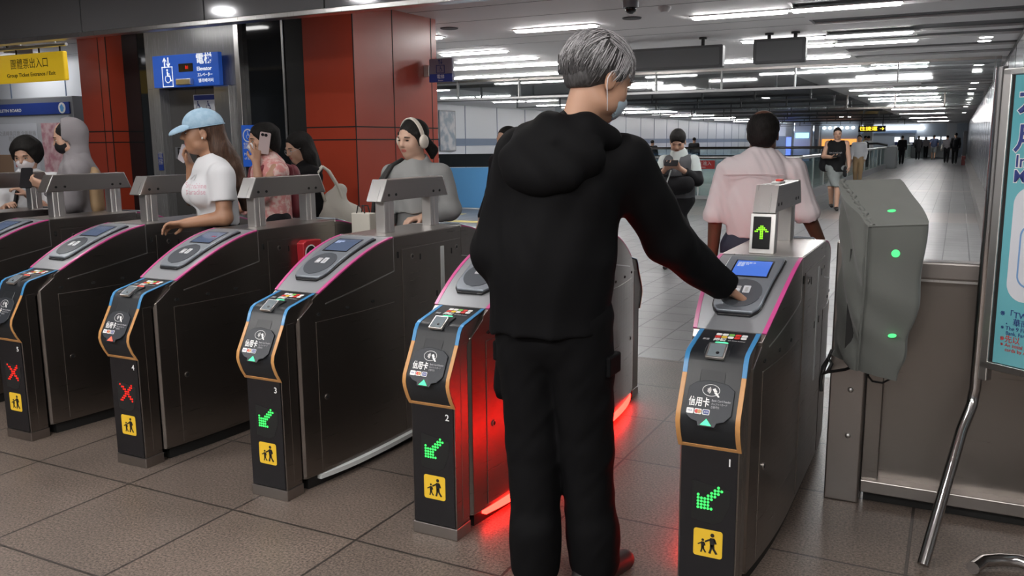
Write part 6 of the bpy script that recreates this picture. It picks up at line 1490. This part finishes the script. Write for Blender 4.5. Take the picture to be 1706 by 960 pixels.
# ---- hooded person and the person with round black hair on the far left
def hooded():
    t = thing('person', 'person in a grey hooded top looking down at a phone, far left', 'person', (-5.36, 1.34, 0))
    f = yawdir(-138); r = N3(np.cross(f, UPV)); hd = Head(A3(-.005, .0, 1.510), -140, -16, .97); neck = A3(.02, .028, 1.375)
    shF, shN = A3(-.095, .125, 1.30), A3(.130, -.070, 1.295); elN, wrN = A3(.125, -.115, 1.08), A3(-.045, -.175, 1.19); elF, wrF = A3(-.155, .09, 1.08), A3(-.165, -.085, 1.19); hip = A3(.03, .035, .9); kn = (A3(0, .1, .48), A3(.1, -.04, .48)); an = (A3(-.02, .11, .08), A3(.12, -.03, .08))
    B = SDF((-.4, -.4, -.01), (.4, .4, 1.66), .0075); add_head(B, hd, neck, .047); B.cone(hip, A3(.022, .03, 1.25), .13, .13, .04, flat=(f, .7)); B.cone(shN, shF, .047, .047, .04); legs(B, hip, r, kn, an); feet(B, an, f)
    B.chain([shN, elN, wrN], [.045, .036, .027]); B.chain([shF, elF, wrF], [.045, .036, .027]); add_hand(B, wrN, N3((-.75, -.5, .35)), A3(-.4, .6, .5), -1, (30, 40, 30), .95); add_hand(B, wrF, N3((-.35, -.9, .3)), A3(.6, -.4, .5), 1, (30, 40, 30), .95); B.mesh('body', ['skin_a', 'lips'], t, lips_paint(hd)); face_bits(hd, t)
    T = SDF((-.36, -.36, .82), (.44, .4, 1.48), .0075); T.cone(A3(.03, .035, .86), A3(.025, .03, 1.22), .165, .168, .05, flat=(f, .85)); T.cone(shN, shF, .075, .075, .05); T.cone(A3(.022, .03, 1.3), neck, .09, .085, .04); T.cut((0, 0, .84), (0, 0, -1))
    for a, b, c in ((shN, elN, wrN), (shF, elF, wrF)):
        Z = T.new(); e = b + (c - b) * .85; Z.chain([a, b, e], [.074, .07, .056]); Z.cut(e, N3(c - b)); T.union(Z, .03)
    T.folds(.005, 36, 4); tp = T.mesh('hooded_top', 'hoodie', t)
    G = SDF(hd.c - .26, hd.c + .22, .006); G.ell(hd.P(0, -.022, .025), (.088, .112, .110), hd.R, .01); G.cone(hd.P(0, -.03, -.06), neck, .072, .085, .03); i2 = G.new(); i2.ell(hd.P(0, .03, .0), (.072, .110, .098), hd.R, .01); G.minus(i2); G.cut(hd.P(0, .040, 0), N3(hd.f + hd.u * .25)); G.folds(.003, 50, 3); G.mesh('hood', 'hoodie', tp)
    Hh = SDF(hd.c - .2, hd.c + .2, .007); Hh.ell(hd.P(0, -.02, .034), (.078, .098, .08), hd.R, .01); Hh.cut(hd.P(0, .066, .04), N3(hd.f * .9 - hd.u * .4)); Hh.mesh('hair', 'hair_black', t)
    mk = SDF(hd.c - .18, hd.c + .18, .006); mk.ell(hd.P(0, .034, -.046), (.066, .074, .060), hd.R, .01); mk.cut(hd.P(0, .025, 0), -hd.f); mk.cut(hd.P(0, 0, .0), hd.u); mk.mesh('face_mask', 'darkcloth', t)
    L = SDF((-.3, -.3, 0), (.4, .4, 1.0), .012); legs(L, hip, r, kn, an, (.105, .075, .062)); L.cone(hip, hip + A3(0, 0, .05), .14, .14, .04, flat=(f, .8)); L.cut((0, 0, .05), (0, 0, -1)); L.mesh('trousers', 'darkcloth', t); shoes(t, an, f, .042)
    G = SDF(A3(.22, .05, 1.2) - .25, A3(.22, .05, 1.2) + .25, .01); G.cone(A3(.17, .04, 1.06), A3(.16, .04, 1.24), .08, .075, .02, flat=(f, .6)); G.mesh('backpack', 'khaki', t)
    p = thing('phone', 'dark phone in the hands of the hooded person', 'phone', (-5.36 - .165, 1.34 - .225, 1.245)); mb = MB(); mb.prism(rrect(-.036, -.075, .036, .075, .01), 'y', -.004, .004, 'phone'); bmesh.ops.transform(mb.bm, matrix=Matrix.Rotation(math.radians(40), 4, 'Z') @ Matrix.Rotation(math.radians(-30), 4, 'X'), verts=mb.bm.verts); mb.build('case', p)
hooded()
def round_hair():
    t = thing('person', 'masked person with round black hair and white top, leftmost of the crowd', 'person', (-6.2, 1.6, 0))
    f = yawdir(148); r = N3(np.cross(f, UPV)); hd = Head(A3(0, -.02, 1.395), 150, -22, 1.0); neck = A3(-.02, -.01, 1.27)
    shA, shB = A3(-.12, -.12, 1.19), A3(.13, .09, 1.19); elA, wrA = A3(-.15, -.17, .96), A3(.02, -.22, 1.02); elB, wrB = A3(.20, .02, .96), A3(.12, -.12, 1.10); hip = A3(0, 0, .82); kn = (A3(-.06, -.06, .44), A3(.07, .05, .44)); an = (A3(-.06, -.05, .08), A3(.07, .06, .08))
    B = SDF((-.36, -.4, -.01), (.36, .34, 1.54), .008); add_head(B, hd, neck, .047); B.cone(hip, A3(0, 0, 1.15), .125, .125, .04, flat=(f, .7)); B.cone(shA, shB, .045, .045, .04); legs(B, hip, r, kn, an); feet(B, an, f)
    for a, b, c, s in ((shA, elA, wrA, 1), (shB, elB, wrB, -1)): B.chain([a, b, c], [.044, .035, .026]); add_hand(B, c, N3(c - b), A3(0, .3, -1), s, (30, 40, 30), .9)
    B.mesh('body', ['skin_a', 'lips'], t, lips_paint(hd)); face_bits(hd, t)
    T = SDF((-.36, -.36, .78), (.36, .36, 1.34), .008); T.cone(A3(0, 0, .82), A3(0, 0, 1.12), .15, .15, .05, flat=(f, .82)); T.cone(shA, shB, .066, .066, .05); T.cone(A3(0, 0, 1.2), neck, .08, .065, .04); T.cut((0, 0, .82), (0, 0, -1))
    for a, b in ((shA, elA), (shB, elB)): Z = T.new(); e = a + (b - a) * .8; Z.cone(a, e, .066, .066); Z.cut(e, N3(b - a)); T.union(Z, .03)
    T.folds(.004, 40, 5); T.mesh('top', 'tee_white', t)
    mb = MB(); mb.tube([(-.02, -.15, .98), (.02, -.135, 1.12), (.05, -.07, 1.225), (.05, .03, 1.25)], .014, 'cord', 8); mb.build('bag_strap', t, smooth=70)
    Hh = SDF(hd.c - .24, hd.c + .24, .007); Hh.ell(hd.P(0, -.025, .02), (.112, .118, .118), hd.R, .01); Hh.cut(hd.P(0, .064, .03), N3(hd.f * .95 - hd.u * .3)); Hh.folds(.004, 90, 3); Hh.mesh('hair', 'hair_black', t)
    mk = SDF(hd.c - .18, hd.c + .18, .006); mk.ell(hd.P(0, .034, -.046), (.066, .074, .060), hd.R, .01); mk.cut(hd.P(0, .025, 0), -hd.f); mk.cut(hd.P(0, 0, .0), hd.u); mk.mesh('face_mask', 'maskwhite', t)
    L = SDF((-.3, -.3, 0), (.3, .3, .92), .012); legs(L, hip, r, kn, an, (.105, .075, .062)); L.cone(hip, hip + A3(0, 0, .05), .14, .14, .04, flat=(f, .8)); L.cut((0, 0, .05), (0, 0, -1)); L.mesh('trousers', 'darkcloth', t); shoes(t, an, f, .042)
round_hair()

# ---- balding person in the pale shirt walking away
def pale_shirt():
    t = thing('person', 'balding person in a pale pink shirt with rolled sleeves, walking away beyond gate 1', 'person', (-.95, 2.3, 0))
    f = yawdir(-10); r = N3(np.cross(f, UPV)); hd = Head(A3(-.004, .02, 1.490), -6, -6, 1.04); neck = A3(-.010, .0, 1.365)
    shL, shR = A3(-.172, -.035, 1.285), A3(.165, .025, 1.285); elL, wrL = A3(-.232, -.05, 1.04), A3(-.250, -.02, .82); elR, wrR = A3(.245, .03, 1.055), A3(.315, .12, .88)
    hip = A3(-.015, 0, .86); kn = (A3(-.11, .08, .47), A3(.08, -.04, .47)); an = (A3(-.11, .10, .085), A3(.08, -.16, .09))
    B = SDF((-.42, -.36, -.01), (.46, .36, 1.66), .006); add_head(B, hd, neck, .054); B.cone(hip, A3(-.01, 0, 1.22), .14, .15, .04, flat=(f, .7)); B.cone(shL, shR, .052, .052, .04); legs(B, hip, r, kn, an); feet(B, an, f)
    B.chain([shL, elL, wrL], [.052, .042, .030]); B.chain([shR, elR, wrR], [.052, .042, .030]); add_hand(B, wrL, N3(wrL - elL), A3(1, 0, 0), 1, (25, 35, 25), 1.0); add_hand(B, wrR, N3(wrR - elR), A3(-1, .3, 0), -1, (25, 35, 25), 1.0)
    B.mesh('body', ['skin_dark', 'lips2'], t, lips_paint(hd)); face_bits(hd, t)
    T = SDF((-.42, -.3, .84), (.44, .34, 1.47), .0055); T.cone(A3(-.012, 0, .92), A3(-.010, 0, 1.10), .162, .168, .05, flat=(f, .78)); T.cone(A3(-.010, 0, 1.10), A3(-.008, 0, 1.24), .168, .178, .05, flat=(f, .76)); T.cone(shL + A3(.02, 0, -.01), shR + A3(-.02, 0, -.01), .068, .068, .05); T.cone(A3(-.01, 0, 1.30), neck + A3(0, 0, .035), .10, .064, .04); T.cut((0, 0, .925), (0, 0, -1)); T.cut(neck + A3(0, 0, .038), N3((0, .25, 1)))
    for a, b, c in ((shL, elL, wrL), (shR, elR, wrR)):
        Z = T.new(); e = b + (c - b) * .12; Z.chain([a, b, e], [.072, .066, .062], .02); Z.cone(b + (e - b) * .2 + (a - b) * .12, e, .067, .067, .006); Z.cut(e, N3(c - b)); T.union(Z, .03)
    T.folds(.0065, 34, 11, (1.4, .8, .45)); T.folds(.003, 75, 4, (1, 1, .6)); sh = T.mesh('shirt', 'shirt', t)
    Cc = SDF(neck - .14, neck + .14, .0045); Cc.cone(neck + A3(0, -.004, -.005), neck + A3(0, .01, .035), .075, .067, .01); Cc.cut(neck + A3(0, 0, .042), N3((0, .25, 1))); Cc.cut(neck + A3(0, 0, -.006), (0, -.3, -1)); i2 = Cc.new(); i2.cone(neck, neck + A3(0, .01, .08), .058, .060, .01); Cc.minus(i2); Cc.mesh('collar', 'shirt', sh)
    mb = MB(); mb.tube([tuple(A3(-.175 + .04 * k, -.136 - .012 * math.sin(math.pi * k / 8.5), 1.268 + .004 * math.sin(math.pi * k / 8.5))) for k in range(9)], .0028, 'shirt', 5); mb.build('yoke_seam', sh)
    L = SDF((-.3, -.34, 0), (.3, .34, 1.02), .009); legs(L, hip, r, kn, an, (.11, .082, .07)); L.cone(hip, A3(-.012, 0, .94), .155, .150, .04, flat=(f, .78)); L.cut((0, 0, .05), (0, 0, -1)); L.mesh('trousers', 'navy', t)
    shoes(t, an, f, .045)
    k = hd.k; Hh = SDF(hd.c - .2, hd.c + .2, .005); Hh.ell(hd.P(0, -.018, .025), (.084 * k, .104 * k, .088 * k), hd.R, .01); Hh.ell(hd.P(0, -.055, -.03), (.07 * k, .06 * k, .06 * k), hd.R, .03); Hh.cut(hd.P(0, .05, .03), N3(hd.f * .95 - hd.u * .2)); Hh.ell(hd.P(-.008, -.020, .125), (.058, .075, .050), hd.R, .012, True); Hh.cut(hd.P(0, -.05, -.078), -hd.u); Hh.folds(.002, 150, 3); Hh.mesh('hair', 'hair_black', t)
pale_shirt()

# ---- person in the charcoal vest looking at a phone
def vest():
    t = thing('person', 'person in a charcoal vest with pale sleeves looking down at a phone', 'person', (-2.79, 6.97, 0))
    f = yawdir(175); r = N3(np.cross(f, UPV)); hd = Head(A3(0, -.02, 1.448), 170, -28, 1.10); neck = A3(.006, .03, 1.315)
    shR, shL = A3(-.155, -.0, 1.235), A3(.170, .03, 1.235); elR, wrR = A3(-.215, -.06, 1.02), A3(-.070, -.225, 1.155); elL, wrL = A3(.235, -.03, 1.02), A3(.090, -.215, 1.155); hip = A3(.01, .02, .80); kn = (A3(-.09, -.02, .43), A3(.10, .02, .43)); an = (A3(-.1, .02, .08), A3(.11, .04, .08))
    B = SDF((-.4, -.44, -.01), (.44, .32, 1.62), .0065); add_head(B, hd, neck, .047); B.cone(hip, A3(.01, .02, 1.2), .13, .14, .04, flat=(f, .7)); B.cone(shR, shL, .047, .047, .04); legs(B, hip, r, kn, an); feet(B, an, f)
    B.chain([shR, elR, wrR], [.045, .037, .027]); B.chain([shL, elL, wrL], [.045, .037, .027]); add_hand(B, wrR, N3((.75, -.45, .35)), A3(.3, .5, .8), -1, (35, 45, 30), .98); add_hand(B, wrL, N3((-.75, -.45, .35)), A3(-.3, .5, .8), 1, (35, 45, 30), .98)
    B.mesh('body', ['skin_a', 'lips2'], t, lips_paint(hd)); face_bits(hd, t, closed=True)
    T = SDF((-.4, -.4, .74), (.44, .34, 1.42), .0075); T.cone(A3(.01, .02, .84), A3(.01, .02, 1.14), .185, .185, .05, flat=(f, .8)); T.cone(shR + A3(.03, 0, -.01), shL + A3(-.03, 0, -.01), .066, .066, .05); T.cone(A3(.01, .02, 1.22), neck, .085, .066, .04); T.cut((0, 0, .82), (0, 0, -1)); T.cone(A3(.01, -.17, 1.06), neck + A3(0, -.10, .04), .018, .055, .008, True); T.folds(.003, 40, 2); T.mesh('vest', 'vest', t)
    T = SDF((-.44, -.4, .90), (.44, .34, 1.42), .0065); T.cone(shR, shL, .05, .05, .02); T.cone(A3(.01, -.02, 1.0), A3(.01, .0, 1.30), .11, .10, .03, flat=(f, .8)); 
    for a, b in ((shR, elR), (shL, elL)): Z = T.new(); e = a + (b - a) * .72; Z.cone(a, e, .068, .066); Z.cut(e, N3(b - a)); T.union(Z, .02)
    T.mesh('shirt', 'sleeve', t)
    T = SDF((-.44, -.4, .90), (.44, .34, 1.42), .0065)
    for a, b, c in ((shR, elR, wrR), (shL, elL, wrL)): Z = T.new(); s0 = a + (b - a) * .7; e = b + (c - b) * .72; Z.chain([s0, b, e], [.069, .066, .052]); Z.cut(e, N3(c - b)); Z.mesh('sleeve', 'darkcloth', t)
    G = SDF(A3(.03, -.17, .97) - .25, A3(.03, -.17, .97) + .25, .008); G.cone(A3(-.06, -.175, .96), A3(.14, -.165, .98), .11, .10, .03, flat=(f, .6)); G.mesh('chest_bag', 'darkcloth', t)
    mb = MB(); mb.tube([(.0, -.255, 1.14), (-.015, -.275, 1.07), (-.035, -.28, 1.01), (-.045, -.28, .98)], .008, 'sleeve', 7); mb.build('wrist_strap', t, smooth=70)
    Hh = SDF(hd.c - .2, hd.c + .2, .006); Hh.ell(hd.P(0, -.012, .040), (.090, .115, .095), hd.R, .01); Hh.cut(hd.P(0, .078, .040), N3(hd.f * .9 - hd.u * .5)); Hh.folds(.002, 130, 3); Hh.mesh('hair', 'hair_black', t)
    L = SDF((-.3, -.3, 0), (.32, .3, 1.0), .012); legs(L, hip, r, kn, an, (.105, .078, .066)); L.cone(hip, hip + A3(0, 0, .07), .14, .145, .04, flat=(f, .8)); L.cut((0, 0, .05), (0, 0, -1)); L.mesh('trousers', 'darkcloth', t); shoes(t, an, f, .042)
    p = thing('phone', 'dark phone held by the person in the charcoal vest', 'phone', (-2.79 + .01, 6.97 - .285, 1.215)); mb = MB(); mb.prism(rrect(-.075, -.036, .075, .036, .01), 'y', -.004, .004, 'phone'); bmesh.ops.transform(mb.bm, matrix=Matrix.Rotation(math.radians(-35), 4, 'X'), verts=mb.bm.verts); mb.build('case', p)
vest()

# ---- walker in the sleeveless top and grey shorts
def sleeveless():
    t = thing('person', 'person in a black sleeveless top and grey shorts walking with a phone', 'person', (-2.26, 16.5, 0))
    f = yawdir(168); r = N3(np.cross(f, UPV)); hd = Head(A3(.03, -.02, 1.575), 170, -8, 1.04); neck = A3(.03, .01, 1.435)
    shR, shL = A3(-.145, -.02, 1.375), A3(.205, .03, 1.375); elR, wrR = A3(-.215, -.05, 1.115), A3(-.04, -.21, 1.10); elL, wrL = A3(.265, .03, 1.10), A3(.285, -.03, .90); hip = A3(.02, 0, .88); kn = (A3(-.05, .02, .48), A3(.10, -.13, .47)); an = (A3(-.05, .22, .12), A3(.10, -.18, .085))
    B = SDF((-.4, -.42, -.01), (.46, .42, 1.74), .009); add_head(B, hd, neck, .054); B.cone(hip, A3(.03, 0, 1.28), .145, .16, .04, flat=(f, .7)); B.cone(shR, shL, .058, .058, .04); legs(B, hip, r, kn, an, (.09, .062, .042)); feet(B, an, f)
    B.chain([shR, elR, wrR], [.058, .046, .032]); B.chain([shL, elL, wrL], [.058, .046, .032]); add_hand(B, wrR, N3((1, -.3, .1)), A3(0, .3, 1), -1, (30, 40, 30), 1.05); add_hand(B, wrL, N3((0, -.2, -1)), A3(-1, 0, 0), 1, (30, 40, 30), 1.05); B.mesh('body', ['skin_a', 'lips2'], t, lips_paint(hd)); face_bits(hd, t)
    T = SDF((-.3, -.34, .74), (.4, .34, 1.5), .008); T.cone(A3(.02, 0, .80), A3(.03, 0, 1.24), .185, .185, .05, flat=(f, .75)); T.cone(shR + A3(.03, 0, -.01), shL + A3(-.03, 0, -.01), .070, .070, .05); T.cut((0, 0, .80), (0, 0, -1)); T.cone(neck + A3(0, -.02, .02), neck + A3(0, -.03, .12), .062, .07, .008, True)
    for q in (shR + A3(-.035, 0, -.03), shL + A3(.035, 0, -.03)): T.cone(q, q + A3(0, 0, -.12), .050, .045, .01, True)
    T.folds(.005, 30, 3); tp = T.mesh('sleeveless_top', 'tee_black', t)
    fm = frame((.03, -.152, 1.19), (1, .1, 0), (0, 0, 1)); text('Live Love Laugh', .045, fm, 'greyprint', tp, 'print', 'CENTER', width=.24)
    L = SDF((-.3, -.34, .3), (.36, .3, 1.0), .009); legs(L, hip, r, kn, an, (.115, .10, .09)); L.cone(hip, hip + A3(0, 0, .07), .155, .155, .04, flat=(f, .78)); L.cut((0, 0, .50), (0, 0, -1)); L.folds(.004, 40, 2); L.mesh('shorts', 'shorts', t); shoes(t, an, f, .048)
    Hh = SDF(hd.c - .2, hd.c + .2, .008); Hh.ell(hd.P(0, -.018, .042), (.080, .102, .086), hd.R, .01); Hh.cut(hd.P(0, .06, .055), N3(hd.f * .75 - hd.u * .65)); Hh.mesh('hair', 'hair_black', t)
    G = SDF(A3(-.2, .14, 1.05) - .32, A3(-.2, .14, 1.05) + .32, .012); G.cone(A3(-.20, .14, .92), A3(-.16, .14, 1.22), .13, .12, .03, flat=(f, .7)); G.mesh('backpack', 'darkcloth', t); mb = MB(); mb.tube([(-.13, -.12, 1.15), (-.115, -.10, 1.3), (-.09, 0, 1.44), (-.09, .1, 1.38)], .018, 'darkcloth', 8); mb.build('bag_strap', t)
    G = SDF(A3(.25, -.05, .82) - .2, A3(.25, -.05, .82) + .2, .01); G.cone(A3(.22, -.06, .75), A3(.22, -.06, .86), .06, .055, .02, flat=(r, .6)); G.mesh('hip_pouch', 'darkcloth', t)
    p = thing('phone', 'dark phone in the hand of the walker in grey shorts', 'phone', (-2.26 + .065, 16.5 - .265, 1.135)); mb = MB(); mb.prism(rrect(-.075, -.038, .075, .038, .01), 'y', -.005, .005, 'phone'); bmesh.ops.transform(mb.bm, matrix=Matrix.Rotation(math.radians(-50), 4, 'X'), verts=mb.bm.verts); mb.build('case', p)
sleeveless()

# ---- people farther off
simple_person('dark-haired masked person half hidden behind the grey-haired person', 'person', -3.38, 3.98, 205, 1.58, 'darkcloth', 'darkcloth', 'skin_a', longhair=True, res=.011)
simple_person('walker in a black jacket with backpack near the right wall, seen from behind', 'person', -.16, 54, 2, 1.78, 'darkcloth', 'darkcloth', bag='backpack', res=.025)
simple_person('walker with a cream shoulder bag beside the black jacketed one', 'person', -.62, 57, 0, 1.66, 'hoodie', 'darkcloth', bag='tote', res=.025)
simple_person('walker in a navy tee and grey shorts in mid corridor', 'person', -1.55, 66, 0, 1.72, 'navy_cloth', 'shorts', shorts=True, res=.03, width=1.1)
simple_person('walker all in black with long hair, left of the navy tee walker', 'person', -2.55, 66, -5, 1.68, 'darkcloth', 'darkcloth', longhair=True, dress=True, res=.03)
simple_person('walker in a grey top and black trousers beside the long-haired one in black', 'person', -2.2, 71, 178, 1.6, 'hoodie', 'darkcloth', longhair=True, res=.03)
simple_person('dark walker partly hidden by the steel end cabinet of the walkway', 'person', -2.92, 53, 0, 1.66, 'darkcloth', 'darkcloth', res=.03)
simple_person('person in a yellow top far off behind the walkway glass', 'person', -4.85, 52, 100, 1.66, 'yellow_cloth', 'grey_skirt', res=.03)
simple_person('person in a white top with dark bag near the yellow topped one', 'person', -4.25, 47, 20, 1.64, 'tee_white', 'darkcloth', bag='backpack', res=.03)
simple_person('person in a pale top directly behind the walker in grey shorts', 'person', -2.85, 27.6, 180, 1.6, 'tee_white', 'khaki', longhair=True, res=.025)
simple_person('dark silhouette standing at the left wall above the walkway rail', 'person', -10.3, 35, 0, 1.60, 'darkcloth', 'grey_skirt', res=.025)
simple_person('small dark person at the left wall beside the vest wearer', 'person', -10.9, 31, 10, 1.5, 'darkcloth', 'darkcloth', res=.025)
